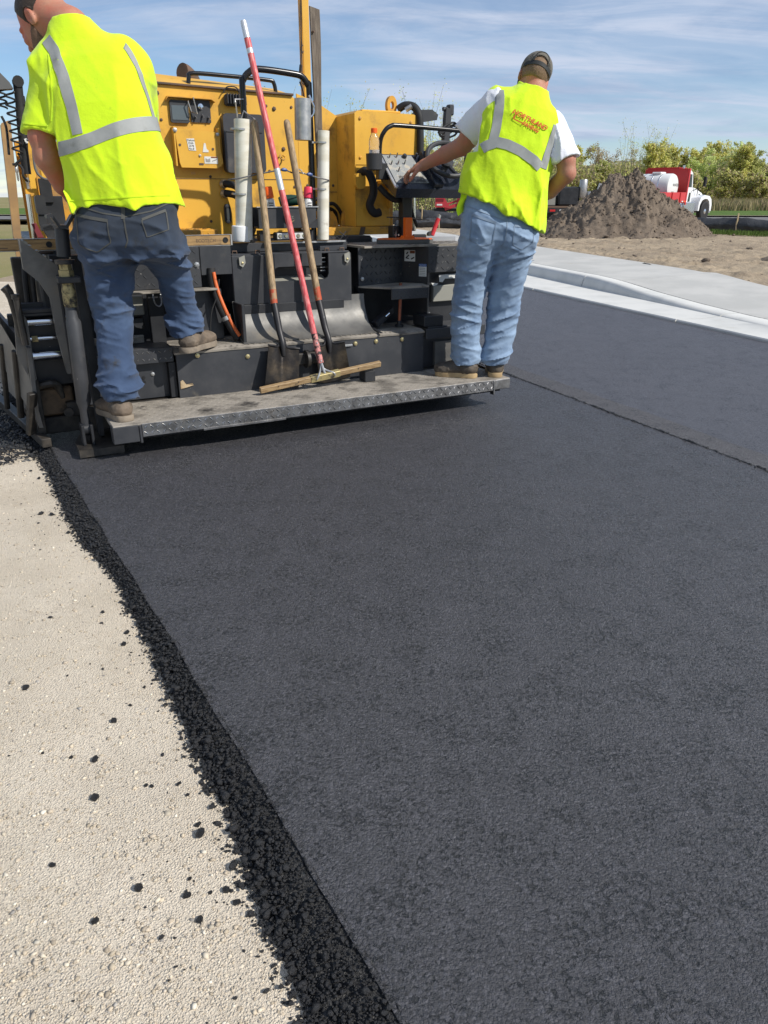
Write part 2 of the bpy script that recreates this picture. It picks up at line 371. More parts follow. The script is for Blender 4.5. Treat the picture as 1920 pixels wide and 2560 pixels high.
def asphalt_mat(name, base, base2, coarse=1.0, rough=(0.36, 0.62), pit=0.9, bd=0.0072):
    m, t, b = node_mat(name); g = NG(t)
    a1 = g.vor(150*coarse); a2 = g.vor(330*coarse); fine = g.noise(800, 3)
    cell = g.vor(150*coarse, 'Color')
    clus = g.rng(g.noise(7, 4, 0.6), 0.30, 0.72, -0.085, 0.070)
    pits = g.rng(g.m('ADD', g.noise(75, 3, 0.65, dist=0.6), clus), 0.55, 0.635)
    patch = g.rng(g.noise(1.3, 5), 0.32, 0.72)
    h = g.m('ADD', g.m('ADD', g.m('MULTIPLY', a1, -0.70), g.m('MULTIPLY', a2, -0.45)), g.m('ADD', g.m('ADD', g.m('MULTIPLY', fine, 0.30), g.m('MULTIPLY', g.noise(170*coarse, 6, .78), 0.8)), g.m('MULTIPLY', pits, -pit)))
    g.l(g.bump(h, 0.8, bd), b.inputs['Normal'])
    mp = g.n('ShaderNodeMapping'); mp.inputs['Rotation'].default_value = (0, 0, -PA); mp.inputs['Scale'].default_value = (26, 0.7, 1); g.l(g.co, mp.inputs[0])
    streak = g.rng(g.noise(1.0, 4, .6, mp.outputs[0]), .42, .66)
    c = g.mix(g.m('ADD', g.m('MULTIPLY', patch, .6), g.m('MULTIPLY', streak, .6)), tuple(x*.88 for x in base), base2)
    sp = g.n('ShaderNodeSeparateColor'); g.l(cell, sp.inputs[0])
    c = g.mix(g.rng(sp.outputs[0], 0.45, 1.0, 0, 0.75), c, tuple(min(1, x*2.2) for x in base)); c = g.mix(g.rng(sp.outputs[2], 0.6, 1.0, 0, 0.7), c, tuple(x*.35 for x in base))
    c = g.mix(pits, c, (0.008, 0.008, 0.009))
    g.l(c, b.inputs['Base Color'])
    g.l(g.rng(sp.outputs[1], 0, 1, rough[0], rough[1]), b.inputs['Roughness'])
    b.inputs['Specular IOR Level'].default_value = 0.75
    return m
ASPH = asphalt_mat('fresh_asphalt', (0.039, 0.038, 0.043), (0.047, 0.0455, 0.051))
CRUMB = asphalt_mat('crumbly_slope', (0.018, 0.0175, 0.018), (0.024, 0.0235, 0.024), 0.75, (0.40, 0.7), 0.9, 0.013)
ASPO = asphalt_mat('rolled_asphalt', (0.058, 0.057, 0.064), (0.064, 0.063, 0.070), 1.5, (0.45, 0.62), 0.15, 0.002)

m, t, b = node_mat('loose_asphalt'); g = NG(t)
g.l(g.mix(g.noise(60, 3), (0.010, 0.010, 0.011), (0.026, 0.026, 0.028)), b.inputs['Base Color']); b.inputs['Roughness'].default_value = 0.5; b.inputs['Specular IOR Level'].default_value = 0.5
g.l(g.bump(g.noise(330, 4, .7), 0.9, 0.005), b.inputs['Normal']); LOOSE = m

m, t, b = node_mat('tan_gravel'); g = NG(t)
v1 = g.vor(190); v2 = g.vor(430); vc = g.n('ShaderNodeSeparateColor'); g.l(g.vor(190, 'Color'), vc.inputs[0]); vd = g.n('ShaderNodeSeparateColor'); g.l(g.vor(430, 'Color'), vd.inputs[0])
c = g.mix(g.rng(g.noise(2.2, 5), 0.35, 0.68), (0.57, 0.49, 0.38), (0.67, 0.585, 0.465))
c = g.mix(g.rng(vc.outputs[0], 0.6, 1.0, 0, 0.55), c, (0.66, 0.59, 0.47))
c = g.mix(g.rng(vd.outputs[1], 0.7, 1.0, 0, 0.5), c, (0.36, 0.30, 0.23))
c = g.mix(g.rng(g.noise(7, 7, 0.72), 0.55, 0.74, 0, 0.55), c, (0.40, 0.33, 0.245)); c = g.mix(g.rng(g.noise(45, 5, 0.7), 0.55, 0.70, 0, 0.5), c, (0.42, 0.36, 0.28))
g.l(c, b.inputs['Base Color']); b.inputs['Roughness'].default_value = 0.9; b.inputs['Specular IOR Level'].default_value = 0.2
h = g.m('ADD', g.m('ADD', g.m('MULTIPLY', g.rng(v1, 0, 0.7), -1.0), g.m('MULTIPLY', g.rng(v2, 0, 0.7), -0.45)), g.m('MULTIPLY', g.noise(520, 4), 0.35))
g.l(g.bump(h, 0.8, 0.0034), b.inputs['Normal']); GRAV = m

def earth_mat(name, a, b_, c_, sc=3.0, bs=14, bd=0.05):
    m, t, b = node_mat(name); g = NG(t)
    c = g.mix(g.rng(g.noise(sc, 6), 0.38, 0.64), a, b_)
    c = g.mix(g.rng(g.noise(sc*5, 6, 0.7), 0.55, 0.72, 0, 0.8), c, c_)
    g.l(c, b.inputs['Base Color']); b.inputs['Roughness'].default_value = 0.95; b.inputs['Specular IOR Level'].default_value = 0.15
    g.l(g.bump(g.noise(bs, 8, 0.7), 0.6, bd), b.inputs['Normal']); return m
SAND = earth_mat('sandy_soil', (0.38, 0.305, 0.215), (0.30, 0.238, 0.17), (0.21, 0.165, 0.122), 0.9, 12, 0.08)
SOIL = earth_mat('dug_soil', (0.150, 0.118, 0.090), (0.195, 0.155, 0.118), (0.10, 0.078, 0.06), 2.0, 10, 0.08)
FIELD = earth_mat('far_field', (0.20, 0.19, 0.075), (0.26, 0.215, 0.11), (0.13, 0.15, 0.05), 0.05, 2, 0.1)
CONC = pm('fresh_concrete', (0.43, 0.425, 0.40), 0.85, col2=(0.50, 0.49, 0.46), scale=1.2, bump=0.15, bscale=120, dirt=(0.40, 0.36, 0.30), dscale=2.2, dlo=0.6, dhi=0.85, spec=0.2)
CONK = pm('kerb_concrete', (0.60, 0.595, 0.565), 0.85, col2=(0.53, 0.53, 0.505), scale=2, bump=0.15, bscale=90, dirt=(0.40, 0.345, 0.27), dscale=2.0, dlo=0.60, dhi=0.80, spec=0.2)

def fbm(x, y, z=0.0, o=4, s=1.0):
    return mnoise.fractal(Vector((x*s, y*s, z)), 0.9, 2.1, o, noise_basis='PERLIN_ORIGINAL')

# --- base ground to the horizon
setp(MB().grid(lambda u, v_: (-700+1400*u, -300+1400*v_, -0.30), 20, 20).build('ground', FIELD), kind='structure')

# --- stations along the kerb line
KD = np.array([0.319, -0.948]); KN = np.array([0.948, 0.319]); KO = np.array([2.08, 12.26])
def KP(a, s, z): p = KO + KD*a + KN*s; return (p[0], p[1], z)
def kb(a): return float(np.interp(a, [-25, -2.14, 4.0, 12], [2.0, 1.29, .86, .5]))
def fb(a): return kb(a) - .27
def kh(a):
    return float(np.interp(a, [-25, .5, .9, 1.3, 2.05, 3.0, 3.9, 5, 12], [.155, .155, .148, .132, .085, .045, .022, .012, .012]))
def wb(a): return float(np.interp(a, [-25, -6.1, -1.23, 1.06, 2.41, 12], [5.2, 3.54, 3.02, 2.74, 2.55, 2.0]))

# --- gravel base course under and beside the new mat
def gz(x, y): return -0.05 + 0.010*fbm(x, y, 1.0, 4, 1.1) + 0.004*fbm(x, y, 7.0, 3, 6)
setp(MB().grid(lambda u, v_: (-9+10.2*u, -1.5+15*v_, gz(-9+10.2*u, -1.5+15*v_)), 170, 190).build('gravel_base', GRAV, smooth=180), kind='structure')

# --- new asphalt mat: crease line on the left, joint with the earlier pass on the right
CREASE = [(1.15, -1.2), (0.55, -0.05), (0.032, 0.859), (-0.62, 1.985), (-1.26, 3.05), (-1.90, 4.125), (-2.35, 4.93), (-2.62, 5.4)]
def joint(y): return 0.986 + (y-5.94)*(-0.4313)
def crease(y): return float(np.interp(y, [p[1] for p in CREASE], [p[0] for p in CREASE])) + 0.012*fbm(y*3, 2.0, 0, 3)
def matfn(u, v_):
    y = -1.2 + 8.0*v_; x0 = max(crease(y), (y-4.55)/0.521-2.06); x1 = joint(y) - 0.004   # ends under the screed
    x0 = min(x0, x1-0.02)
    x = x0 + (x1-x0)*u
    return (x, y, 0.0025*fbm(x, y, 3.0, 3, 2.0) - 0.003*max(0, 1-u*40))
setp(MB().grid(matfn, 130, 280).build('asphalt_mat', ASPH, smooth=180), kind='structure')

# --- earlier, rolled lane from the joint to the gutter
def lanefn(u, v_):
    y = -2.5 + 40*v_**1.6
    x0 = joint(y) + 0.004; s1 = KO + KD*((12.26-y)/0.948); x1 = s1[0] - 0.01
    if x1 < x0 + .3: x1 = x0 + .3
    x = x0 + (x1-x0)*u
    return (x, y, -0.010 + 0.002*fbm(x, y, 5, 2, .8))
setp(MB().grid(lanefn, 60, 160).build('asphalt_lane', ASPO, smooth=180), kind='structure')
# faintly raised lap strip that runs beside the joint on the earlier lane
def lapfn(u, v_):
    y = -1.5 + 9.5*v_; x0 = joint(y) + 0.008; wd = 0.235 + 0.02*fbm(y*2, 5, 0, 3)
    return (x0 + wd*u, y, -0.0055 + 0.002*(1-u) + 0.001*fbm(u*3, y*8, 2, 2))
setp(MB().grid(lapfn, 6, 220).build('joint_lap_strip', asphalt_mat('lap_asphalt', (0.066, 0.061, 0.062), (0.072, 0.066, 0.067), 1.3, (0.5, 0.68), 0.3), smooth=180), kind='structure')

# --- kerb and gutter, cast in lengths
kerb = thing('kerb', 'pale concrete kerb and gutter dropping to the ramp beside the black road', 'kerb', (0, 0, 0), False)
cuts = [-22, -17.5, -13.5, -9.5, -6, -2.6, 0.48, 3.75, 6.8, 10.5]
def kprof(a):
    h = kh(a); f = fb(a); k = kb(a); z0 = 0.022; e = 0.004*fbm(a*6, 1, 0, 3)
    P = [(0.0+e, -0.06), (0.0+e, z0-0.012), (0.012+e, z0)]
    P += [(f*0.5, z0-0.008), (f, z0+0.004)]
    w_ = 0.085
    for i in range(1, 9):
        tt = i/8; P.append((f + w_*tt**1.5, z0+0.004 + h*math.sin(tt*math.pi/2)**1.0))
    P += [(k-0.02, z0+0.006+h), (k-0.004, z0-0.004+h), (k-0.004, -0.06)]
    return P
for a0, a1 in zip(cuts[:-1], cuts[1:]):
    n = max(6, int((a1-a0)*7)); mb = MB(); L_ = len(kprof(0)); vs = []
    for i in range(n+1):
        a = a0+0.010 + (a1-a0-0.020)*i/n
        vs += [KP(a, s, z) for s, z in kprof(a)]
    fs = [(i*L_+k, i*L_+k+1, (i+1)*L_+k+1, (i+1)*L_+k) for i in range(n) for k in range(L_-1)]
    fs += [tuple(range(L_)), tuple(range(n*L_+L_-1, n*L_-1, -1))]
    mb.add(vs, fs).build('kerb_section', CONK, kerb, smooth=40)

# --- pavement slabs behind the kerb
setp(MB().add([KP(-22, kb(-22)+.02, .10), KP(10.5, kb(10.5)+.02, -.02), KP(10.5, wb(10.5)-.02, .0), KP(-22, wb(-22)-.02, .10)], [(0, 1, 2, 3)]).build('pavement', SAND), kind='structure')
pav = bpy.data.objects['pavement']
wc = [-22, -18.5, -15, -11.6, -8.2, -4.7, -1.9, 1.15, 4.1, 7.2, 10.5]
for a0, a1 in zip(wc[:-1], wc[1:]):
    vs = []; n = 10; nu = 6
    def wz(a, q): 
        zf = 0.026 + kh(a); return zf + (0.012 + (0.02 if a < 1 else 0.05))*q
    top = [KP(a0+.008+(a1-a0-.016)*i/n, kb(a0+(a1-a0)*i/n)+0.016+(wb(a0+(a1-a0)*i/n)-kb(a0+(a1-a0)*i/n)-.016)*j/nu, wz(a0+(a1-a0)*i/n, j/nu)) for i in range(n+1) for j in range(nu+1)]
    W = nu+1; N_ = len(top); vs = top + [(x, y, z-0.10) for x, y, z in top]
    fs = [(i*W+j, i*W+j+1, (i+1)*W+j+1, (i+1)*W+j) for i in range(n) for j in range(nu)]
    bd = [j for j in range(nu)] + [i*W+nu for i in range(n)] + [n*W+j for j in range(nu, 0, -1)] + [i*W for i in range(n, 0, -1)]
    fs += [(b_, a_, a_+N_, b_+N_) for a_, b_ in zip(bd, bd[1:]+bd[:1])]
    MB().add(vs, fs).build('slab', CONC, pav, smooth=30)

# --- sandy building ground behind the pavement, with tyre tracks
def sz(x, y):
    d = np.array([x, y]) - KO; a = float(d@KD); s = float(d@KN); q = s - wb(a)
    if q < -0.15: return -0.25
    z = 0.02 + 0.026 + kh(max(min(a, 12), -25)) - 0.005
    z = z*max(0, 1-max(0, q-6)/10)
    z += 0.035*fbm(x, y, 4, 5, .9) + 0.02*fbm(x, y, 9, 4, 4)
    for q0, wd in ((0.75, .28), (2.0, .30), (3.1, .25)):
        tq = (q - q0 - 0.25*math.sin(a*.35))/wd
        if abs(tq) < 1.4:
            z += -0.035*math.exp(-tq*tq*2) + 0.026*math.exp(-tq*tq*3)*math.copysign(1, math.sin(a*26 + (1 if tq > 0 else 2)*1.5))
    z -= 0.04*max(0, 1-abs(q)/0.2)
    return z
def sand_near(u, v_):
    a = -15 + 23*u; s = wb(a) - .12 + 7.5*v_**1.3; x, y, _ = KP(a, s, 0); q = s - wb(a)
    lump = max(0, fbm(x, y, 21, 5, 2.6))*.07*(.4+.6*min(1, max(0, fbm(x, y, 31, 3, .5)+.4))) + .010*fbm(x, y, 14, 3, 14)
    return (x, y, sz(x, y) + .012 + lump*min(1, max(0, q)/.3))
def snd(u, v_):
    y = 5.5 + 41*v_**1.5; x = -8 + 46*u
    return (x, y, sz(x, y))
setp(MB().grid(lambda u, v_: (lambda p: (p[0], p[1], p[2]-.03))(snd(u, v_)), 260, 260).build('sandy_ground', SAND, smooth=180), kind='structure')
setp(MB().grid(sand_near, 520, 170).build('tracked_sand', SAND, smooth=180), kind='structure')

# ------------------------------------------------------------------ stones in bulk
def ico(seed):
    bm = bmesh.new(); bmesh.ops.create_icosphere(bm, subdivisions=1, radius=1.0); r_ = random.Random(seed)
    vs = np.array([(v_.co*(0.55+0.75*r_.random()))[:] for v_ in bm.verts]); fs = np.array([[v_.index for v_ in f.verts] for f in bm.faces]); bm.free(); return vs, fs
ICO = [ico(i) for i in range(10)]
def rotm(n, rng):
    q = rng.normal(size=(n, 4)); q /= np.linalg.norm(q, axis=1, keepdims=True); w_, x, y, z = q.T
    return np.stack([np.stack([1-2*(y*y+z*z), 2*(x*y-z*w_), 2*(x*z+y*w_)], 1), np.stack([2*(x*y+z*w_), 1-2*(x*x+z*z), 2*(y*z-x*w_)], 1), np.stack([2*(x*z-y*w_), 2*(y*z+x*w_), 1-2*(x*x+y*y)], 1)], 1)
def stones(name, P, S, mat_, rng, flat=0.75, parent=None, colors=None, smooth=False):
    V = []; F = []; off = 0; n = len(P); which = rng.integers(0, len(ICO), n); RM = rotm(n, rng); C = []
    for k, (bv, bf) in enumerate(ICO):
        idx = np.where(which == k)[0]
        if not len(idx): continue
        asp = rng.uniform(0.65, 1.25, size=(len(idx), 1, 3)); vv = bv[None]*asp
        vv = np.einsum('nij,nkj->nki', RM[idx], vv)*S[idx][:, None, None]; vv[:, :, 2] *= flat
        vv += P[idx][:, None, :]
        nv = bv.shape[0]; ff = bf[None] + (np.arange(len(idx))*nv)[:, None, None] + off
        V.append(vv.reshape(-1, 3)); F.append(ff.reshape(-1, 3)); off += nv*len(idx)
        if colors is not None: C.append(np.repeat(colors[idx], nv, axis=0))
    o = np_mesh(name, np.concatenate(V), np.concatenate(F), mat_, smooth=smooth, parent=parent)
    if colors is not None:
        at = o.data.color_attributes.new('tint', 'FLOAT_COLOR', 'POINT'); C = np.concatenate(C); C = np.concatenate([C, np.ones((len(C), 1))], 1)
        at.data.foreach_set('color', C.astype(np.float32).ravel())
    return o
m, t, b = node_mat('pebbles'); g = NG(t); at = g.n('ShaderNodeVertexColor', layer_name='tint'); g.l(at.outputs['Color'], b.inputs['Base Color']); b.inputs['Roughness'].default_value = 0.85
b.inputs['Specular IOR Level'].default_value = 0.25; g.l(g.bump(g.noise(300, 3), 0.4, 0.002), b.inputs['Normal']); PEB = m

# berm of loose mix along the open edge of the mat
OUTER = [(0.62, -0.9), (0.16, 0.15), (-0.14, 0.89), (-0.30, 1.20), (-0.63, 1.85), (-0.97, 2.48), (-1.36, 3.02), (-1.83, 3.86), (-2.12, 4.29), (-2.45, 4.85), (-2.9, 5.6)]
def outer(y): return float(np.interp(y, [p[1] for p in OUTER], [p[0] for p in OUTER])) + 0.012 + 0.018*fbm(y*4, 9.0, 0, 4)
def bermz(q): return -0.052 + 0.050*min(1, max(0, q))**0.8 - (0.003*math.exp(-((q-0.93)/0.06)**2))
def bermfn(u, v_):
    y = -1.0 + 6.6*v_; x0 = outer(y)+0.01; x1 = crease(y)+0.012; x = x0+(x1-x0)*u
    return (x, y, bermz(u) + 0.008*fbm(x, y, 2, 3, 45)*(1.25-u) + 0.004*fbm(x, y, 2, 3, 110))
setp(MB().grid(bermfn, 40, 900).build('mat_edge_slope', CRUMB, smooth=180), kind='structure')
n = 40000; yy = -0.6 + 6.1*RNG.random(n)**1.25; q = np.where(RNG.random(n) < .55, RNG.beta(0.9, 1.8, n), RNG.random(n))*1.04
xo = np.array([outer(y) for y in yy]); xc = np.array([crease(y) for y in yy])
S = np.clip(RNG.lognormal(math.log(0.0023), 0.55, n), 0.0011, 0.0100)*(1.20-0.36*np.minimum(q, 1))
P = np.stack([xo+(xc-xo)*q - 0.01*(RNG.random(n) < .12)*RNG.random(n)*3, yy, np.array([bermz(a) for a in q]) + S*0.55], 1)
k = 1700; y2 = -.6 + 5.9*RNG.random(k)**1.2; d2 = np.abs(RNG.normal(0, 0.017, k)); S2 = np.clip(RNG.lognormal(math.log(0.0030), 0.5, k), 0.0014, 0.010)
P2 = np.stack([np.array([outer(y) for y in y2]) - d2, y2, np.array([gz(0, 0)]*k) + S2*0.5], 1)
P2[:, 2] = [gz(a, c)+s_*0.45 for a, c, s_ in zip(P2[:, 0], P2[:, 1], S2)]
setp(stones('loose_mix_edge', np.concatenate([P, P2]), np.concatenate([S, S2]), LOOSE, RNG), 'loose black asphalt crumbs along the open edge of the mat', 'asphalt', kind='stuff')
# ragged dark ridge at the joint
n = 9000; yy = RNG.uniform(1.0, 8.5, n); S = np.clip(RNG.lognormal(math.log(0.0044), 0.42, n), 0.002, 0.013)
on = np.array([0.5+0.5*fbm(y*2.3, 3, 0, 3) for y in yy]) > RNG.random(n)*0.95 - 0.1
xx = np.array([joint(y) for y in yy]) + RNG.normal(0, 0.008, n)
P = np.stack([xx, yy, np.full(n, -0.004)+S*0.4], 1)[on]; S = S[on]
setp(stones('joint_crumbs', P, S, LOOSE, RNG), 'ragged dark crumbs along the joint between the two asphalt passes', 'asphalt', kind='stuff')
def jointfn(u, v_):
    y = 0.6 + 8.2*v_; x = joint(y) + (-.014+.030*u) + .004*fbm(y*5, 7, 0, 3)
    return (x, y, -.012 + (.016+.008*fbm(y*9, 3, 0, 3))*math.sin(math.pi*u) + .005*fbm(x, y, 4, 3, 70))
setp(MB().grid(jointfn, 8, 1400).build('joint_ridge', LOOSE, smooth=180), kind='structure')
# crumbs heaped round the foot of the end gate
n = 5000; lx = RNG.normal(-.62, .20, n); ly = RNG.normal(1.05, .55, n); kk = (lx < -.36) & (ly > .35) & (lx > -1.3)
lx, ly = lx[kk], ly[kk]; S = np.clip(RNG.lognormal(math.log(0.0062), 0.5, len(lx)), 0.0025, 0.018)
wx = PO.x + lx*math.cos(PA) - ly*math.sin(PA); wy = PO.y + lx*math.sin(PA) + ly*math.cos(PA)
setp(stones('gate_crumbs', np.stack([wx, wy, -.05+.03*np.exp(-((lx+.45)/.12)**2)+S*.4], 1), S, LOOSE, RNG), 'black crumbs heaped beside the end gate at the left of the paver', 'asphalt', kind='stuff')
# pebbles and fines of the gravel base
n = 50000; yy = 0.5 + 5.5*RNG.random(n)**1.9; xx = np.array([outer(y) for y in yy]) - 0.01 - RNG.random(n)**0.9*(0.55+0.62*yy)
S = np.clip(RNG.lognormal(math.log(0.0021), 0.52, n), 0.0010, 0.0075)
P = np.stack([xx, yy, np.array([gz(a, c) for a, c in zip(xx, yy)]) + S*0.15], 1)
bc = np.array([[.55, .48, .37], [.64, .58, .47], [.44, .37, .28], [.36, .33, .29], [.50, .42, .31], [.58, .50, .40]])
Cc = bc[RNG.choice(6, n, p=[.24, .12, .24, .12, .20, .08])]*RNG.uniform(.72, 1.22, (n, 1))
setp(stones('gravel', P, S, PEB, RNG, flat=0.5, colors=Cc), 'loose tan pebbles and grit on the compacted gravel', 'gravel', kind='stuff')
# smaller black crumbs strayed onto the gravel
n = 260; yy = 0.6 + 5.0*RNG.random(n)**1.6; xx = np.array([outer(y) for y in yy]) - 0.02 - RNG.exponential(0.13, n)
S = np.clip(RNG.lognormal(math.log(0.0032), 0.4, n), 0.0015, 0.0075)
P = np.stack([xx, yy, np.array([gz(a, c) for a, c in zip(xx, yy)]) + S*0.4], 1)
setp(stones('stray_asphalt_crumbs', P, S, LOOSE, RNG), 'small black asphalt crumbs strewn over the tan gravel', 'asphalt', kind='stuff')
# the bigger lumps, one by one
lumps = [(-1.059, 1.877, 0.01), (-0.753, 1.733, 0.0104), (-0.75, 1.575, 0.0104), (-0.7, 1.434, 0.0121), (-0.419, 1.32, 0.0132), (-0.432, 1.349, 0.0072), (-0.517, 1.174, 0.0108), (-0.411, 1.158, 0.0096), (-0.415, 1.2, 0.0054), (-0.331, 1.171, 0.0096), (-0.306, 1.143, 0.0085), (-0.579, 1.093, 0.0106), (-0.372, 1.101, 0.0075),
         (-0.365, 1.166, 0.0053), (-0.847, 2.12, 0.0105), (-0.86, 2.194, 0.01), (-1.574, 3.218, 0.0121), (-1.519, 3.204, 0.012), (-1.363, 2.999, 0.0103), (-0.983, 2.32, 0.0068), (-2.131, 4.154, 0.0102), (-1.783, 3.694, 0.0091), (-0.509, 1.482, 0.0071), (-0.575, 1.477, 0.006), (-0.59, 1.48, 0.0055), (-0.716, 1.895, 0.0051), (-0.731, 1.808, 0.0056), (-0.815, 1.583, 0.0059), (-0.478, 1.444, 0.0054), (-0.723, 1.235, 0.0072)]
LR = random.Random(5)
lumpm = []
for i in range(5):
    bm = bmesh.new(); bmesh.ops.create_icosphere(bm, subdivisions=2, radius=1.0)
    for v_ in bm.verts: v_.co *= 0.85 + 0.35*mnoise.noise(v_.co*1.7 + Vector((i*5, 0, 0))) + 0.12*mnoise.noise(v_.co*5)
    me = bpy.data.meshes.new('asphalt_lump'); bm.to_mesh(me); bm.free(); me.materials.append(LOOSE); lumpm.append(me)
for i, (x, y, r_) in enumerate(lumps):
    o = bpy.data.objects.new('asphalt_lump', lumpm[i % 5]); COL.objects.link(o); o.location = (x*1.0, y, gz(x, y)+r_*0.55)
    o.scale = (r_*LR.uniform(.9, 1.35), r_*LR.uniform(.8, 1.1), r_*LR.uniform(.65, .85)); o.rotation_euler = (LR.uniform(-.3, .3), LR.uniform(-.3, .3), LR.uniform(0, 6))
    far = outer(y) - x; near_ = 'near the bottom edge' if y < 1.25 else ('halfway up the gravel strip' if y < 2.4 else 'far up toward the paver')
    setp(o, ('big ' if r_ > .0095 else 'small ') + 'black asphalt lump ' + ('close beside the loose edge, ' if far < .16 else ('well out on the tan gravel, ' if far < .45 else 'farthest out on the tan gravel, ')) + near_, 'asphalt lump', 'asphalt lumps strewn on the gravel')
# ================================================================== the paver (all in its own frame)
def text_verts(txt, size, extrude=0.0, font_shear=0.0, align='CENTER', bold=0.0):
    cu = bpy.data.curves.new('txt', 'FONT'); cu.body = txt; cu.size = size; cu.extrude = extrude; cu.shear = font_shear; cu.offset = bold; cu.align_x = align; cu.align_y = 'CENTER'; cu.resolution_u = 3
    ob = bpy.data.objects.new('txt', cu); COL.objects.link(ob)
    dg = bpy.context.evaluated_depsgraph_get(); me = bpy.data.meshes.new_from_object(ob.evaluated_get(dg))
    V = [v_.co.copy() for v_ in me.vertices]; F = [tuple(p.vertices) for p in me.polygons]
    bpy.data.objects.remove(ob); bpy.data.curves.remove(cu); bpy.data.meshes.remove(me); return V, F

def lettering(parent, txt, size, pos, ux, uy, mat_, name='lettering', ext=0.0, shear=0.0):
    V, F = text_verts(txt, size, ext, shear); ux = Vector(ux).normalized(); uy = Vector(uy).normalized(); nz = ux.cross(uy)
    return MB().add([Vector(pos) + ux*v_.x + uy*v_.y + nz*v_.z for v_ in V], F).build(name, mat_, parent, smooth=0)

def tread(name, parent, o, u, v_, wd, ht, mat_, pitch=0.032, bl=0.024, bw=0.0065, bh=0.0022):
    o, u, v_ = Vector(o), Vector(u).normalized(), Vector(v_).normalized(); nn = u.cross(v_); mb = MB()
    ni = int(wd/pitch); nj = int(ht/pitch)
    for i in range(ni):
        for j in range(nj):
            c = o + u*((i+.5)*wd/ni) + v_*((j+.5)*ht/nj)
            d = (u + v_ if (i+j) % 2 else u - v_).normalized(); e = nn.cross(d)
            a, b_ = c - d*bl/2, c + d*bl/2
            mb.add([a, c - e*bw/2, b_, c + e*bw/2, a*.6+c*.4 + nn*bh, b_*.6+c*.4 + nn*bh], [(0, 1, 5, 4), (1, 2, 5), (2, 3, 4, 5), (3, 0, 4)])
    return mb.build(name, mat_, parent, smooth=0, kind='stuff')

def bolt(parent, p, n, r=0.011, h=0.008, mat_=ZINC, name='bolt'):
    mb = MB().lathe([(r*1.35, 0), (r*1.35, h*.25), (r, h*.3), (r, h*.9), (r*.8, h)], p, n, 6 if r > .006 else 8)
    return mb.build(name, mat_, parent, smooth=30)

def rrect(x0, x1, z0, z1, r, n=5):
    P = []
    for cx, cz, a0 in ((x1-r, z0+r, -90), (x1-r, z1-r, 0), (x0+r, z1-r, 90), (x0+r, z0+r, 180)):
        for i in range(n+1):
            a = R(a0+90*i/n); P.append((cx+r*math.cos(a), cz+r*math.sin(a)))
    return P

pv = thing('asphalt_paver', 'yellow and black asphalt paver with screed walkway, seen from behind', 'paver', (0, 0, 0))

# ---- walkway board
wk = MB().box(-0.03, 2.50, 0.0, 0.47, 0.168, 0.190, 0.003).build('walkway', DUST, pv)
sk = MB().box(0.115, 2.375, -0.006, -0.001, 0.118, 0.1885, 0.002).build('walkway_skirt', STEEL, pv)
tread('tread_pattern', sk, (0.118, -0.006, 0.121), (1, 0, 0), (0, 0, 1), 2.25, 0.066, STEEL, 0.032, 0.030, 0.009, 0.005)
tread('tread_pattern', wk, (0.0, 0.005, 0.190), (1, 0, 0), (0, 1, 0), 2.48, 0.44, DUST, 0.034, 0.026, 0.007, 0.0018)
MB().box(-0.035, 0.098, -0.008, 0.07, 0.095, 0.1855, 0.003).box(0.1, 0.112, -0.012, 0.03, 0.088, 0.183, 0.002).build('end_bracket', BLKG, pv)
MB().box(2.378, 2.50, -0.006, 0.05, 0.122, 0.1865, 0.003).box(2.366, 2.376, -0.012, 0.03, 0.090, 0.183, 0.002).build('end_bracket', STEEL, pv)
MB().box(0.0, 2.45, 0.03, 0.44, 0.10, 0.165, 0.004).build('walkway_beam', BLK, pv)
MB().box(-0.10, 2.50, 0.50, 0.78, 0.012, 0.185, 0.004).build('screed_plate', TAR, pv)
MB().box(0.44, 0.92, -0.0095, -0.0065, 0.110, 0.122, 0.001).build('wear_strip', STEEL, pv)

# ---- riser behind the walkway and the dusty ledge above it
rs = MB().prism([(.450, .1905), (.474, .1905), (.474, .455), (.452, .455)], 'x', 0.43, 2.095).build('riser_plate', BLKG, pv)
ld = MB().sheet(lambda u, v_: (0.42+1.68*u, .443+.36*v_, .470-0.012*math.exp(-(v_*14)**2)+0.001*math.sin(u*40)), 40, 8, 0.012).build('ledge', DUST, pv)
tread('tread_pattern', ld, (0.43, .452, .4705), (1, 0, 0), (0, 1, 0), 1.66, .30, DUST, .036, .026, .007, .0016)
for x, z in ((.555, .432), (.86, .40), (1.585, .418), (1.735, .420), (1.93, .418)):
    bolt(pv, (x, .449, z), (0, -1, 0), 0.011, 0.009)
MB().box(1.40, 1.56, .436, .449, .405, .418, .002).build('latch_rod', GALV, pv)
MB().tube([(1.385, .440, .44), (1.388, .438, .40), (1.40, .438, .395)], .006, 8).build('latch_hook', GALV, pv)
MB().lathe([(.055, 0), (.055, .02), (.034, .022), (.034, .09)], (1.215, .40, .36), (1, 0, 0), 20).build('roller_end', TAR, pv)
MB().box(1.16, 1.30, .40, .447, .325, .395, .006).build('vibrator_housing', TAR, pv)
MB().add([(.437, .446, .245), (.470, .440, .252), (.515, .441, .262), (.508, .440, .275), (.470, .438, .272), (.452, .440, .300), (.440, .446, .29), (.475, .447, .26)], [(0, 1, 5, 6), (1, 2, 3, 4), (1, 4, 5), (0, 7, 2, 1), (7, 0, 6, 5), (4, 3, 2, 7, 5)]).build('wood_chip', CHIP, pv)

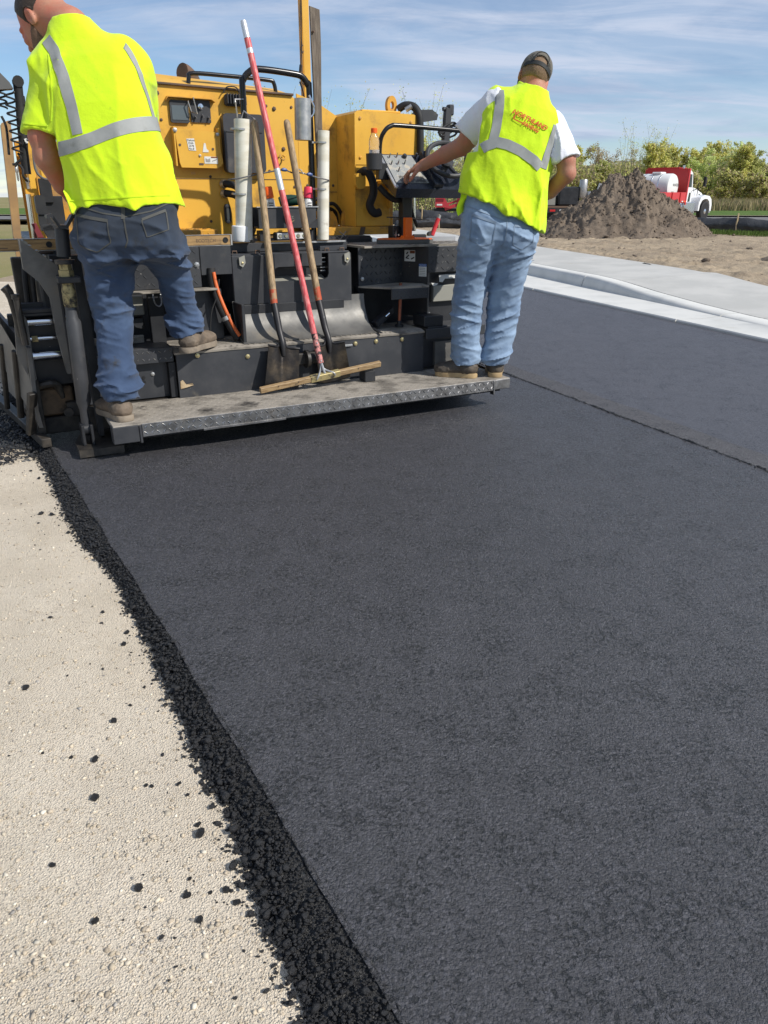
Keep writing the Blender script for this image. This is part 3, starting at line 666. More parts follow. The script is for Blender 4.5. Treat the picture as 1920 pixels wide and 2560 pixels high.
# left bay: step lip, plate with holes
lip = MB().box(-0.08, 0.42, .470, .488, .405, .492, .003).box(-0.08, 0.42, .490, .66, .480, .492, .003).build('step_lip', BLKG, pv)
tread('tread_pattern', lip, (-0.08, .470, .408), (1, 0, 0), (0, 0, 1), .50, .082, STEEL, .030, .024, .0065, .003)
MB().box(-0.07, 0.42, .52, .535, .192, .40, .003).build('bay_plate', BLKG, pv)
for z in (.292, .318): MB().lathe([(.010, 0), (.010, .003)], (.245, .519, z), (0, -1, 0), 16).build('hole', INKB, pv)
bolt(pv, (.30, .519, .335), (0, -1, 0), .009, .008, GALV)
MB().box(.385, .428, .478, .535, .192, .402, .003).build('bay_post', BLK, pv)
MB().box(0.02, .30, .66, .68, .495, .54, .003).box(.02, .26, .60, .66, .532, .542, .002).build('inner_shelf', DUST, pv)
MB().box(.13, .335, .74, .86, .645, .755, .004).build('junction_box', GREYB, pv)
MB().box(.14, .33, .76, .80, .56, .63, .004).lathe([(.028, 0), (.028, .02)], (.29, .755, .60), (0, -1, 0), 18).build('valve_block', BLK, pv)
MB().tube([(.215, .74, .50), (.215, .735, .55), (.225, .735, .57)], .006, 8).build('fitting', GALV, pv)
MB().tube([(.385, .70, .78), (.385, .66, .72), (.405, .65, .70), (.425, .66, .72), (.43, .70, .78)], .004, 8, smooth=4).build('wire_hook', GALV, pv)
MB().box(.355, .44, .70, .74, .47, .80, .004).build('bay_post', BLK, pv)

# dark interior behind everything
MB().box(-0.12, 2.55, 1.05, 1.08, .10, 0.98, .004).build('bulkhead', BLK, pv)
MB().box(-0.10, 2.50, .80, 1.04, .20, .44, .004).build('screed_frame', BLK, pv)

# ---- left tread panel and plate
lp = MB().box(.02, .672, .655, .668, .795, 1.024, .003).build('step_panel', BLKG, pv)
tread('tread_pattern', lp, (.03, .655, .80), (1, 0, 0), (0, 0, 1), .63, .22, BLKG, .042, .034, .009, .003)
MB().box(.02, .74, .56, .654, .783, .794, .002).build('step_edge', DUST, pv)
bolt(pv, (.652, .655, .925), (0, -1, 0), .012, .008, GALV)
MB().box(.675, .865, .657, .670, .862, 1.024, .003).build('side_plate', BLKG, pv)
MB().box(.62, .79, .665, .69, .48, .78, .004).build('side_plate', BLKG, pv)
MB().tube([(.735, .66, .90), (.735, .64, .80), (.755, .61, .70), (.80, .585, .58), (.845, .57, .49)], .026, 12, smooth=5).build('hose', RUB, pv)
MB().tube([(.742, .63, .88), (.748, .612, .80), (.77, .585, .70), (.812, .56, .58), (.848, .545, .51)], .011, 10, smooth=5).build('orange_hose', HOSO, pv)
MB().tube([(.77, .62, .84), (.74, .60, .74), (.70, .59, .66), (.68, .58, .56), (.675, .57, .50)], .004, 8, smooth=5).build('cable', RUB, pv)
MB().lathe([(.031, -.012), (.031, .012)], (.787, .592, .615), (.35, -.2, -.9), 16).build('hose_clamp', GALV, pv)

# ---- central control box with its carrying slot, apron below
cb = MB()
cb.box(.865, 1.135, .655, .670, .676, .966, .004)
cb.prism([(1.136, .882), (1.16, .892), (1.455, .892), (1.455, .966), (1.136, .966)], 'y', .655, .670)
cb.prism([(1.136, .676), (1.66, .664), (1.66, .962), (1.502, .962), (1.502, .842), (1.492, .818), (1.47, .806), (1.136, .806)], 'y', .6565, .672)
box_face = cb.build('control_box', BLKG, pv)
MB().box(.872, 1.655, .672, .93, .962, .974, .003).build('box_lid', BLKG, box_face)
for x in (.868, 1.646): MB().box(x, x+.010, .672, .92, .68, .96, .002).build('box_side', BLK, box_face)
MB().box(.88, 1.645, .76, .775, .68, .955, .002).build('box_back', BLK, box_face)
MB().prism([(.675, .800), (.755, .828), (.755, .815), (.675, .79)], 'x', 1.14, 1.49).build('slot_shelf', GREYB, box_face)
for x, sgn in ((.925, 1), (1.625, -1)):
    hp = MB().prism([(x-.018, .955), (x+.018, .968), (x+.022, .925), (x+.004, .900), (x-.016, .912)], 'y', .640, .653).build('hasp', GREYB, box_face)
    bolt(pv, (x+.002, .640, .925), (0, -1, 0), .006, .006, ZINC)
for x in (.90, 1.045, 1.51, 1.615):
    MB().tube([(x-.013, .70, .974), (x-.013, .70, .990), (x+.013, .70, .990), (x+.013, .70, .974)], .0045, 8).build('lid_staple', EXH, box_face)
MB().box(1.47, 1.645, .715, .727, .974, 1.004, .002).build('lid_bracket', BLKG, box_face)
for z in (.93, .905, .872, .852): MB().box(1.463, 1.497, .700, .716, z, z+.006, .001).build('slot_fitting', GALV, box_face)
apron = MB().sheet(lambda u, v_: (.852+.90*u, .475+.185*math.sin(v_*math.pi/2), .476+.225*(1-math.cos(v_*math.pi/2))), 30, 14, .006).build('apron', APR, pv)
MB().box(.855, .875, .49, .67, .475, .70, .003).build('apron_end', BLK, pv)
MB().box(.92, 1.60, .645, .67, .62, .675, .003).build('apron_flap', BLK, pv)
MB().prism([(.42, .474), (.82, .474), (.82, .75), (.74, .69), (.62, .50)], 'x', 1.755, 1.775).build('apron_end', BLK, pv)
# upper rail behind the box
MB().box(.60, 1.70, .80, .98, .975, 1.030, .004).build('deck_rail', BLKG, pv)
MB().box(1.12, 1.68, .775, .80, 1.020, 1.032, .002).build('deck_strip', GALV, pv)

# ---- hoop, pipes and tray
MB().tube([(1.055, .82, 1.00), (1.055, .82, 1.86), (1.065, .82, 1.925), (1.10, .82, 1.965), (1.16, .82, 1.985), (1.36, .82, 1.975), (1.43, .82, 1.962), (1.465, .82, 1.92), (1.475, .82, 1.86), (1.475, .82, 1.00)], .0185, 14, smooth=4).build('grab_hoop', BLKS, pv)
def pipe(x0, x1, z0, z1, r, cap):
    p = MB().lathe([(r, 0), (r, z1-z0), (r-.006, z1-z0), (r-.006, .05), (.004, .05)], ((x0+x1)/2, .775, z0), (x1-x0, 0, z1-z0), 26).build('tool_pipe', PVC, pv)
    if cap: MB().lathe([(r*.96, -.012), (r+.003, -.010), (r+.006, 0), (r+.006, .075), (r+.001, .08)], (x0, .775, z0), (x1-x0, 0, z1-z0), 26).build('pipe_cap', PVCW, p)
    return p
pl = pipe(.972, 1.010, 1.052, 1.715, .051, True)
pr = pipe(1.507, 1.530, 1.040, 1.672, .0375, False)
for z, x in ((1.655, 1.006), (1.305, .987)): MB().lathe([(.054, 0), (.054, .010)], (x, .775, z), (0.05, 0, 1), 26).box(x+.05, 1.05, .775, .785, z, z+.012, .001).build('band_clamp', GALV, pl)
for z, x in ((1.60, 1.527), (1.335, 1.518)): MB().lathe([(.0405, 0), (.0405, .010)], (x, .775, z), (0.04, 0, 1), 26).box(1.47, x, .79, .80, z, z+.012, .001).build('band_clamp', GALV, pr)
MB().tube([(1.00, .775, 1.70), (.985, .75, 1.80), (.985, .76, 1.815), (1.05, .80, 1.822)], .0045, 8).tube([(1.01, .745, 1.71), (1.025, .735, 1.755), (1.10, .76, 1.715)], .0045, 8).build('wire_handle', GALV, pl)
# galvanised cup strapped to the hoop
cup = MB().lathe([(.050, 0), (.050, .225), (.044, .225), (.044, .01), (.01, .01)], (1.405, .775, 1.615), (.03, 0, 1), 24).build('tool_cup', GALV, pv)
MB().box(1.452, 1.462, .78, .81, 1.66, 1.86, .002).build('cup_bracket', EXH, cup)
MB().tube([(1.455, .77, 1.74), (1.475, .765, 1.76), (1.478, .765, 1.80), (1.455, .765, 1.85), (1.45, .765, 1.86)], .007, 8, smooth=4).build('hook', CHR, cup)
# tray between the posts
tr_ = MB().box(1.085, 1.47, .76, .772, 1.112, 1.235, .003).box(1.085, 1.47, .90, .91, 1.112, 1.235, .002).box(1.085, 1.47, .772, .90, 1.112, 1.122, .002).build('tray', BLKG, pv)
MB().box(1.075, 1.485, .752, .760, 1.233, 1.240, .001).build('tray_lip', GALV, tr_)
MB().prism([(1.405, 1.112), (1.475, 1.112), (1.475, 1.17)], 'y', .755, .7595).build('tray_gusset', BLK, tr_)
bdg = MB().prism([(1.29+.040*math.cos(a), 1.172+.034*math.sin(a)) for a in np.linspace(0, 2*math.pi, 25)[:-1]], 'y', .752, .760).build('badge', PLG, tr_)
MB().tube([(1.29+.030*math.cos(a), .7515, 1.172+.022*math.sin(a)) for a in np.linspace(-2.6, -.5, 9)], .0022, 6).build('badge_arc', BRASS, bdg)
for dx in (-.012, .004, .018): MB().tube([(1.29+dx+.006*math.cos(a), .7515, 1.176+.007*math.sin(a)) for a in np.linspace(.9, 5.3, 8)], .0015, 6).build('badge_mark', GREYB, bdg)
lm = MB().box(1.185, 1.395, .735, .80, 1.045, 1.090, .008).build('work_lamp', PLG, pv)
MB().box(1.190, 1.390, .728, .736, 1.050, 1.085, .004).build('lens', pm('lamp_lens', (.60, .60, .58), .2), lm)
for i in range(5): MB().lathe([(.014, 0), (.010, .004)], (1.21+.040*i, .728, 1.068), (0, -1, 0), 12).build('led_reflector', CHR, lm)
for x in (1.10, 1.40): MB().box(x, x+.065, .795, .86, 1.035, 1.10, .003).build('tray_foot', BLK, pv)

# ---- right step well and deck box
deck = MB().prism([(1.735, .86), (1.76, .66), (2.21, .64), (2.62, .62), (2.62, 1.12), (1.735, 1.12)], 'z', .985, .998).build('deck', DUST, pv)
tread('tread_pattern', deck, (1.77, .67, .998), (1, 0, 0), (0, 1, 0), .84, .42, STEEL, .034, .026, .007, .002)
wp = MB().add([(1.735, .70, .985), (1.735, .70, .745), (2.12, .80, .745), (2.12, .80, .985), (1.735, .715, .985), (1.735, .715, .745), (2.12, .815, .745), (2.12, .815, .985)], [(0, 1, 2, 3), (4, 7, 6, 5), (0, 4, 5, 1), (3, 2, 6, 7), (0, 3, 7, 4), (1, 5, 6, 2)]).build('well_panel', BLKG, pv)
tread('tread_pattern', wp, (1.74, .6995, .75), (.385, .1, 0), (0, 0, 1), .385, .23, BLKG, .040, .033, .009, .003)
bolt(pv, (1.762, .70, .79), (0, -1, 0), .010, .008, GALV); bolt(pv, (2.105, .793, .80), (0, -1, 0), .009, .008, BLKG)
ws = MB().add([(2.12, .80, .985), (2.12, .80, .52), (2.225, .63, .52), (2.225, .63, .985), (2.14, .81, .985), (2.14, .81, .52), (2.245, .64, .52), (2.245, .64, .985)], [(0, 1, 2, 3), (4, 7, 6, 5), (0, 4, 5, 1), (3, 2, 6, 7), (0, 3, 7, 4), (1, 5, 6, 2)]).build('well_side', BLK, pv)
rb = MB().box(2.228, 2.62, .628, .640, .815, .984, .003).build('deck_box', BLKG, pv)
tread('tread_pattern', rb, (2.235, .628, .82), (1, 0, 0), (0, 0, 1), .38, .16, BLKG, .040, .033, .009, .003)
MB().box(2.26, 2.62, .70, .72, .46, .82, .003).build('deck_box_back', BLK, pv)
st = MB().prism([(1.735, .71), (1.885, .535), (2.175, .525), (2.20, .66), (2.11, .79)], 'z', .733, .745).build('step', DUST, pv)
MB().box(1.890, 2.175, .524, .536, .665, .7325, .003).build('step_front', BLKG, st)
tread('tread_pattern', st, (1.885, .524, .668), (1, 0, 0), (0, 0, 1), .285, .062, BLKG, .031, .025, .007, .003)
# stickers: slip hazard, notice
lab = MB().add([(2.128, .7855, .958), (2.128, .7855, .885), (2.172, .7145, .885), (2.172, .7145, .958)], [(0, 1, 2, 3)]).build('hazard_sticker', WLAB, ws)
def on_ws(u, z): return Vector((2.128+.044*u-.0015, .7855-.071*u-.001, z))
MB().add([on_ws(.52, .955), on_ws(.52, .937), on_ws(.98, .937), on_ws(.98, .955)], [(0, 1, 2, 3)]).build('sticker_print', INKBR, ws)
mb = MB()
for pts in ([(.15, .935), (.30, .948), (.38, .944), (.24, .928)], [(.18, .916), (.42, .930), (.46, .922), (.20, .906)], [(.62, .905), (.92, .916), (.94, .909), (.66, .896)], [(.12, .912), (.44, .906), (.44, .900), (.12, .903)]):
    mb.add([on_ws(u, z) for u, z in pts], [(0, 1, 2, 3)])
mb.build('sticker_print', INKB, ws)
MB().add([(2.188, .688, .872), (2.188, .688, .790), (2.219, .638, .790), (2.219, .638, .872)], [(0, 1, 2, 3)]).build('notice_sticker', WLAB, ws)
MB().add([(2.187, .687, .872), (2.187, .687, .855), (2.218, .637, .855), (2.218, .637, .872)], [(0, 1, 2, 3)]).build('sticker_print', INKBL, ws)
lettering(ws, 'NOTICE', .013, (2.2015, .661, .8635), (.52, -.85, 0), (0, 0, 1), WLAB)
for i in range(5): MB().add([(2.190, .684, .846-.011*i), (2.190, .684, .842-.011*i), (2.214, .645, .842-.011*i), (2.214, .645, .846-.011*i)], [(0, 1, 2, 3)]).build('sticker_print', pm('grey_ink', (.30, .29, .27), .6), ws)
MB().box(2.29, 2.55, .66, .70, .615, .725, .004).build('junction_box', GREYB, pv)
MB().add([(2.33, .655, .795), (2.60, .655, .80), (2.60, .655, .770), (2.38, .655, .768), (2.36, .655, .745), (2.335, .655, .75)], [(0, 1, 2, 3, 4, 5)]).build('torn_sticker', WLAB, pv)
MB().add([(2.27, .655, .745), (2.325, .655, .74), (2.315, .655, .728), (2.285, .655, .722)], [(0, 1, 2, 3)]).build('torn_sticker', WLAB, pv)
MB().box(2.16, 2.60, .50, .70, .46, .475, .003).box(2.12, 2.60, .455, .47, .40, .468, .003).build('right_ledge', BLKG, pv)
MB().box(2.13, 2.28, .50, .66, .475, .545, .004).build('hinge_block', BLK, pv)
MB().tube([(2.245, .655, .475), (2.245, .65, .53), (2.255, .65, .55)], .007, 8).build('fitting', GALV, pv)
MB().box(2.10, 2.50, .535, .55, .19, .40, .003).build('bay_plate', BLKG, pv)
MB().box(2.22, 2.46, .50, .534, .20, .37, .003).build('bay_cover', APR, pv)
MB().tube([(2.00, .62, .48), (2.01, .62, .76)], .011, 12).build('grease_rod', COP, pv)
MB().lathe([(.03, 0), (.03, .012), (.016, .014), (.016, .04)], (2.0, .62, .474), (0, 0, 1), 16).build('rod_foot', BLK, pv)
MB().obox((1.80, .60, .50), (1.97, .68, .585), .05, .045, b=.006).build('lever_body', BLK, pv)
MB().tube([(1.885, .625, .545), (1.925, .645, .563)], .018, 14).build('lever_sleeve', CHR, pv)
mb = MB()
for i in range(6):
    mb.tube([(1.69+.02*(i % 2), .90, .80+.05*i), (1.74, .90, .83+.05*i)], .003, 6); mb.tube([(1.69, .90, .83+.05*i), (1.74, .90, .80+.05*i)], .003, 6)
for i in range(5): mb.tube([(1.58+.045*i, .99, 1.0), (1.62+.045*i, .99, 1.045)], .003, 6); mb.tube([(1.62+.045*i, .99, 1.0), (1.58+.045*i, .99, 1.045)], .003, 6)
mb.build('wire_mesh', BLKG, pv)

# ---- yellow body
hood_poly = [(.30, 1.05), (1.640, 1.05), (1.640, 1.900), (1.600, 1.935), (.30, 1.965)]
hood = MB().prism(hood_poly, 'y', 1.45, 1.462).box(.30, 1.632, 1.463, 3.1, 1.05, 1.90, .02).build('hood', YEL, pv)
MB().add([(.42, 1.452, 1.966), (1.600, 1.452, 1.937), (1.545, 1.62, 1.985), (.72, 1.62, 2.030), (.42, 1.62, 2.03), (.42, 3.1, 2.03), (.72, 3.1, 2.03), (1.545, 3.1, 1.985), (1.60, 3.1, 1.93)], [(0, 1, 2, 3, 4), (4, 3, 6, 5), (3, 2, 7, 6), (2, 1, 8, 7)]).build('hood_top', YEL, hood)
MB().obox((.66, 1.446, 1.957), (1.615, 1.446, 1.935), .03, .014).build('hood_edge', EXH, hood)
MB().tube([(.918, 1.50, 1.955), (.925, 1.50, 2.005), (.955, 1.50, 2.03), (1.20, 1.50, 2.028), (1.46, 1.50, 2.020), (1.50, 1.50, 2.005), (1.512, 1.50, 1.95)], .0135, 12, smooth=4).build('hood_rail', BLKS, pv)
MB().tube([(1.085, 2.0, 1.90), (1.085, 2.0, 2.00), (1.075, 1.99, 2.05), (1.035, 1.97, 2.085), (1.00, 1.95, 2.095)], [.055, .055, .055, .055, .056], 18, smooth=4).build('exhaust', EXH, pv)
mb = MB().box(1.125, 1.275, 1.405, 1.448, 1.845, 1.915, .012)
for i in range(7): mb.box(1.135+.019*i, 1.143+.019*i, 1.385, 1.41, 1.855, 1.915, .002)
ll = mb.build('work_lamp', PLG, pv); MB().tube([(1.12, 1.42, 1.92), (1.15, 1.42, 1.955), (1.21, 1.42, 1.955), (1.23, 1.42, 1.92)], .004, 8, smooth=4).build('lamp_cable', RUB, ll)
for x, z in ((.70, 1.90), (1.475, 1.845), (1.53, 1.60), (.675, 1.60)): bolt(hood, (x, 1.45, z), (0, -1, 0), .011, .010, EXH)
# display and switch recess
hr = MB().prism([(.742, 1.86), (.755, 1.885), (1.035, 1.880), (1.06, 1.86), (1.035, 1.875), (.757, 1.879)], 'y', 1.405, 1.45).build('recess_hood', YELD, hood)
ds = MB().prism(rrect(.768, .888, 1.735, 1.865, .012), 'y', 1.432, 1.4495).build('display', PLG, hood)
MB().prism(rrect(.778, .878, 1.752, 1.835, .004), 'y', 1.4295, 1.4325).build('screen', SCRN, ds)
sp_ = MB().prism(rrect(.902, 1.032, 1.742, 1.872, .005), 'y', 1.440, 1.4495).build('switch_panel', PLG, hood)
MB().lathe([(.017, 0), (.017, .01), (.009, .012), (.009, .03)], (.967, 1.440, 1.835), (0, -1, 0), 16).build('key_switch', CHR, sp_)
for x, z in ((.925, 1.775), (.973, 1.785), (1.012, 1.775)): MB().tube([(x, 1.44, z), (x+.006, 1.415, z-.014)], [.007, .004], 8).build('toggle', CHR, sp_)
MB().tube([(.895, 1.44, 1.87), (.88, 1.40, 1.855), (.895, 1.40, 1.80), (.935, 1.41, 1.79), (.915, 1.40, 1.88), (.93, 1.44, 1.885)], .004, 8).build('padlock_bar', GALV, sp_)
# drop-down cover
dc = MB().prism([(.775, 1.700), (1.055, 1.685), (1.078, 1.500), (1.040, 1.470), (.800, 1.472), (.790, 1.50)], 'y', 1.392, 1.404).build('drop_cover', YEL, hood)
for x in (1.056, .766): MB().prism([(1.385, 1.71), (1.448, 1.71), (1.448, 1.49), (1.392, 1.48)], 'x', x, x+.009).build('cover_cheek', YEL, dc)
for x, z in ((.80, 1.605), (1.015, 1.585)): MB().lathe([(.008, 0), (.008, .002)], (x, 1.3915, z), (0, -1, 0), 14).build('hole', EXH, dc)
bolt(dc, (.925, 1.392, 1.545), (0, -1, 0), .007, .008, GALV); bolt(dc, (.775, 1.384, 1.69), (0, -1, 0), .011, .009, GALV); bolt(dc, (1.05, 1.384, 1.672), (0, -1, 0), .009, .009, GALV)
tg = MB().prism([(.845, 1.642), (.895, 1.645), (.903, 1.572), (.855, 1.575)], 'y', 1.3895, 1.3915).build('paper_tag', WLAB, dc)
for i, s_ in enumerate(('Deluxe', 'D44-', '2578', 'No.8')): lettering(tg, s_, .017, (.873, 1.3885, 1.633-.0165*i), (1, 0, 0), (0, 0, 1), INKB)
MB().prism([(.957, 1.618), (.968, 1.62), (.972, 1.585), (.985, 1.575), (.983, 1.565), (.945, 1.565)], 'y', 1.3895, 1.3915).build('paint_chip', WLAB, dc)
mk = MB().prism(rrect(.952, 1.042, 1.497, 1.540, .002), 'y', 1.3895, 1.3915).build('manual_sticker', WLAB, dc)
MB().prism([(.997, 1.532), (1.040, 1.532), (1.040, 1.539), (.997, 1.539)], 'y', 1.388, 1.389).build('sticker_print', INKBR, mk)
MB().prism([(.96, 1.508), (.99, 1.508), (.99, 1.530), (.975, 1.522), (.96, 1.530)], 'y', 1.388, 1.389).prism([(1.002, 1.51), (1.034, 1.52), (1.036, 1.528), (1.004, 1.515)], 'y', 1.388, 1.389).build('sticker_print', pm('grey_ink', (.30, .29, .27), .6), mk)
MB().prism(rrect(.915, .945, 1.488, 1.500, .002), 'y', 1.3895, 1.3915).build('paint_chip', EXH, dc)
MB().prism(rrect(.87, .90, 1.432, 1.448, .001), 'y', 1.4475, 1.4495).build('decal', pm('pale_orange_decal', (.62, .36, .10), .5), hood)
MB().box(.60, 1.632, 1.4465, 1.449, 1.405, 1.4085, .0005).build('seam', EXH, hood)
MB().prism(rrect(1.095, 1.375, 1.445, 1.800, .03), 'y', 1.385, 1.449).build('filter_cover', pm('dark_grey_plastic', (.045, .046, .052), .42, bump=.05, dirt=(.12, .11, .10), dscale=5, dlo=.55, dhi=.85), hood)
MB().box(1.11, 1.36, 1.380, 1.388, 1.69, 1.694, .001).build('cover_groove', PLG, hood)
MB().tube([(1.50, 1.44, 1.56), (1.49, 1.42, 1.545), (1.51, 1.41, 1.53), (1.53, 1.42, 1.545), (1.52, 1.44, 1.56)], .005, 8, smooth=4).build('lift_ring', YELD, hood)
# gauge and hoses on the lower wall
sg = MB().prism(rrect(1.075, 1.118, 1.125, 1.250, .021), 'y', 1.432, 1.4495).build('sight_gauge', PLG, hood)
MB().prism(rrect(1.088, 1.105, 1.15, 1.225, .006), 'y', 1.428, 1.432).build('gauge_glass', pm('gauge_glass', (.45, .45, .38), .15), sg)
for z in (1.138, 1.236): bolt(sg, (1.0965, 1.432, z), (0, -1, 0), .010, .008, GALV)
for z, x2 in ((1.375, 1.20), (1.315, 1.185)):
    MB().tube([(1.085, 1.445, z), (1.10, 1.40, z), (1.15, 1.36, z-.02), (x2, 1.32, z-.10), (x2+.01, 1.26, 1.09), (1.10, 1.15, 1.05)], .023, 12, smooth=5).build('hose', RUB, pv)
    MB().lathe([(.026, 0), (.026, .03)], (1.078, 1.447, z), (.4, -.9, 0), 12).build('hose_fitting', GALV, pv)
MB().tube([(1.13, 1.10, 1.06), (1.05, 1.0, 1.02), (1.0, .92, 1.0)], .016, 10, smooth=4).build('hose', pm('dirty_red_hose', (.16, .035, .02), .6, dirt=(.05, .035, .03), dscale=12, dlo=.45, dhi=.7), pv)
# yellow deck plates
for x0, x1, y0 in ((.36, .94, 1.16), (1.58, 2.20, 1.14)):
    yp = MB().box(x0, x1, y0, 1.448, 1.088, 1.098, .003).box(x0, x1, y0-.004, y0+.004, 1.045, 1.096, .003).build('yellow_deck_plate', YELD, pv)
    tread('tread_pattern', yp, (x0, y0-.004, 1.048), (1, 0, 0), (0, 0, 1), x1-x0, .046, YELD, .040, .032, .009, .003)
    tread('tread_pattern', yp, (x0, y0+.01, 1.098), (1, 0, 0), (0, 1, 0), x1-x0, .26, YELD, .040, .032, .009, .003)
MB().prism([(1.95, 1.046), (1.985, 1.046), (2.0, 1.097), (1.965, 1.097)], 'y', 1.127, 1.134).build('strap', EXH, pv)
# step-down panel between hood and tower
MB().prism([(1.643, 1.10), (2.02, 1.10), (2.02, 1.815), (1.935, 1.822), (1.80, 1.895), (1.643, 1.945)], 'y', 1.452, 1.464).build('side_panel', YEL, pv)
MB().box(1.643, 1.93, 1.448, 1.4505, 1.325, 1.3285, .0005).build('seam', EXH, pv)
bkt = MB().box(1.705, 1.775, 1.41, 1.45, 1.14, 1.245, .006).build('camera_bracket', BLK, pv)
MB().tube([(1.715, 1.407, 1.225), (1.725, 1.406, 1.233), (1.755, 1.406, 1.233), (1.766, 1.407, 1.225)], .004, 6).build('bracket_clip', GREYB, bkt)
mb = MB()
for x in (1.68, 1.80, 1.90, 2.0): mb.prism([(x, 1.10), (x+.08, 1.10), (x+.065, 1.16), (x+.035, 1.20), (x+.012, 1.19)], 'y', 1.33, 1.35)
mb.build('lug_plate', YELD, pv)
for x in (1.695, 1.965): bolt(pv, (x, 1.33, 1.165), (0, -1, 0), .014, .012, EXH)
# tower at the right
tw = MB().prism([(1.935, 1.50), (2.39, 1.50), (2.415, 1.53), (2.425, 1.56), (2.425, 1.80), (2.41, 1.818), (2.39, 1.825), (1.955, 1.832), (1.935, 1.815)], 'y', 1.15, 1.60).build('tank', YEL, pv)
MB().box(2.0, 2.30, 1.17, 1.50, 1.828, 1.842, .004).build('tank_cap', YEL, tw)
MB().box(1.932, 1.938, 1.148, 1.60, 1.10, 1.74, .002).box(1.94, 2.21, 1.155, 1.50, 1.10, 1.499, .004).build('tank_base', YEL, tw)
MB().box(2.212, 2.26, 1.20, 1.40, 1.06, 1.42, .004).build('tank_bracket', YELD, tw)
MB().prism([(2.11, 1.38), (2.20, 1.38), (2.20, 1.40), (2.11, 1.40)], 'y', 1.10, 1.155).prism([(2.185, 1.22), (2.20, 1.22), (2.20, 1.40), (2.185, 1.40)], 'y', 1.11, 1.155).build('hinge_bracket', YEL, tw)
lg = MB()
n = 20; vs = []
for k in range(n+1):
    a = math.pi*2*k/n
    for r_ in (.048, .020):
        for yy in (1.25, 1.285): vs.append((2.275+r_*.8*math.cos(a), yy, 1.885+r_*1.25*math.sin(a)))
fs = []
for k in range(n):
    o_ = k*4; p_ = o_+4
    fs += [(o_, p_, p_+1, o_+1), (o_+2, o_+3, p_+3, p_+2), (o_, o_+2, p_+2, p_), (o_+1, p_+1, p_+3, o_+3)]
lg.add(vs, fs).build('lifting_eye', YELD, tw)
MB().tube([(2.32, 1.25, 1.86), (2.36, 1.22, 1.885), (2.41, 1.18, 1.875), (2.435, 1.15, 1.82), (2.44, 1.14, 1.72), (2.44, 1.13, 1.55)], .026, 12, smooth=5).build('sleeved_hose', RUB, pv)
MB().lathe([(.018, 0), (.018, .05)], (2.355, 1.20, 1.855), (.6, -.4, .4), 12).build('hose_fitting', GALV, pv)
MB().tube([(1.965, 1.14, 1.44), (1.985, 1.08, 1.46), (2.02, 1.06, 1.40), (2.03, 1.06, 1.32), (2.01, 1.08, 1.24), (2.04, 1.07, 1.19), (2.085, 1.07, 1.195)], .028, 12, smooth=5).build('hose', RUB, pv)
MB().prism(rrect(1.915, 1.99, 1.345, 1.445, .03), 'y', 1.10, 1.148).build('hose_guard', YEL, pv)
# chrome prop and details right of the tower
MB().tube([(2.435, 1.2, 1.06), (2.425, 1.2, 1.30)], .016, 14).build('prop_rod', CHR, pv)
MB().lathe([(.030, 0), (.030, .07), (.022, .075), (.022, .11)], (2.424, 1.2, 1.295), (0, 0, 1), 14).build('prop_collar', YELD, pv)

# ---- control console
CX0, CX1 = 2.03, 2.60
def con(u, v_, h=0.0):   # u across, v up the slope, h above the face
    p = Vector((CX0+(CX1-CX0)*u, .72+.25*v_, 1.345+.215*v_)); return p + Vector((0, -.652, .758))*h
cs = MB()
bd = [con(0, 0), con(1, -.03), con(1.0, .35), con(.80, 1.0), con(0, 1.0)]
lo = [p + Vector((0, .02, -.055)) for p in bd[:2]] + [bd[2]+Vector((0, .03, -.10)), bd[3] + Vector((0, 0, -.15)), bd[4] + Vector((0, 0, -.15))]
cs.add(bd+lo, [(0, 1, 2, 3, 4), (9, 8, 7, 6, 5)] + [(i, 5+i, 5+(i+1) % 5, (i+1) % 5) for i in range(5)])
cons = cs.build('console', PANELD, pv)
fp = MB().add([con(.03, .16, .002), con(.47, .16, .002), con(.42, .97, .002), con(.03, .97, .002), con(.03, .16, -.003), con(.47, .16, -.003), con(.42, .97, -.003), con(.03, .97, -.003)], [(0, 1, 2, 3), (0, 4, 5, 1), (1, 5, 6, 2), (2, 6, 7, 3), (3, 7, 4, 0)]).build('switch_plate', PANEL, cons)
for u, v_ in ((.10, .88), (.20, .90), (.08, .68), (.17, .69), (.26, .70), (.13, .48), (.34, .56)):
    MB().tube([con(u, v_, .002), con(u, v_, .010), con(u+.012, v_+.04, .030)], [.007, .006, .0035], 8).build('toggle', CHR, fp)
MB().lathe([(.016, 0), (.016, .012), (.012, .022)], con(.31, .91, .002), (0, -.65, .76), 16).build('knob', PLG, fp)
MB().lathe([(.009, 0), (.009, .03)], con(.46, .92, .002), (.2, -.65, .9), 12).build('lever_knob', PLG, fp)
MB().add([con(.10, .17, .003), con(.44, .17, .003), con(.43, .36, .003), (con(.10, .36, .003))], [(0, 1, 2, 3)]).build('smeared_decal', pm('tar_smear', (.05, .048, .045), .5, col2=(.30, .28, .24), scale=60), fp)
MB().obox(con(-.01, 0, .004), con(-.01, 1, .004), .02, .012, (0, -.65, .76)).build('console_edge', GALV, cons)
for u in (.0, 1.0): bolt(cons, con(u*.96+.02, .06, .001), (0, -.65, .76), .007, .006, GALV)
MB().add([con(.50, .02, .03), con(.62, .02, .03), con(.60, .9, .06), con(.50, .9, .06), con(.50, .02, -.01), con(.62, .02, -.01), con(.60, .9, 0), con(.50, .9, 0)], [(0, 1, 2, 3), (0, 4, 5, 1), (1, 5, 6, 2), (2, 6, 7, 3), (3, 7, 4, 0)]).build('column_cowl', PANELD, cons)
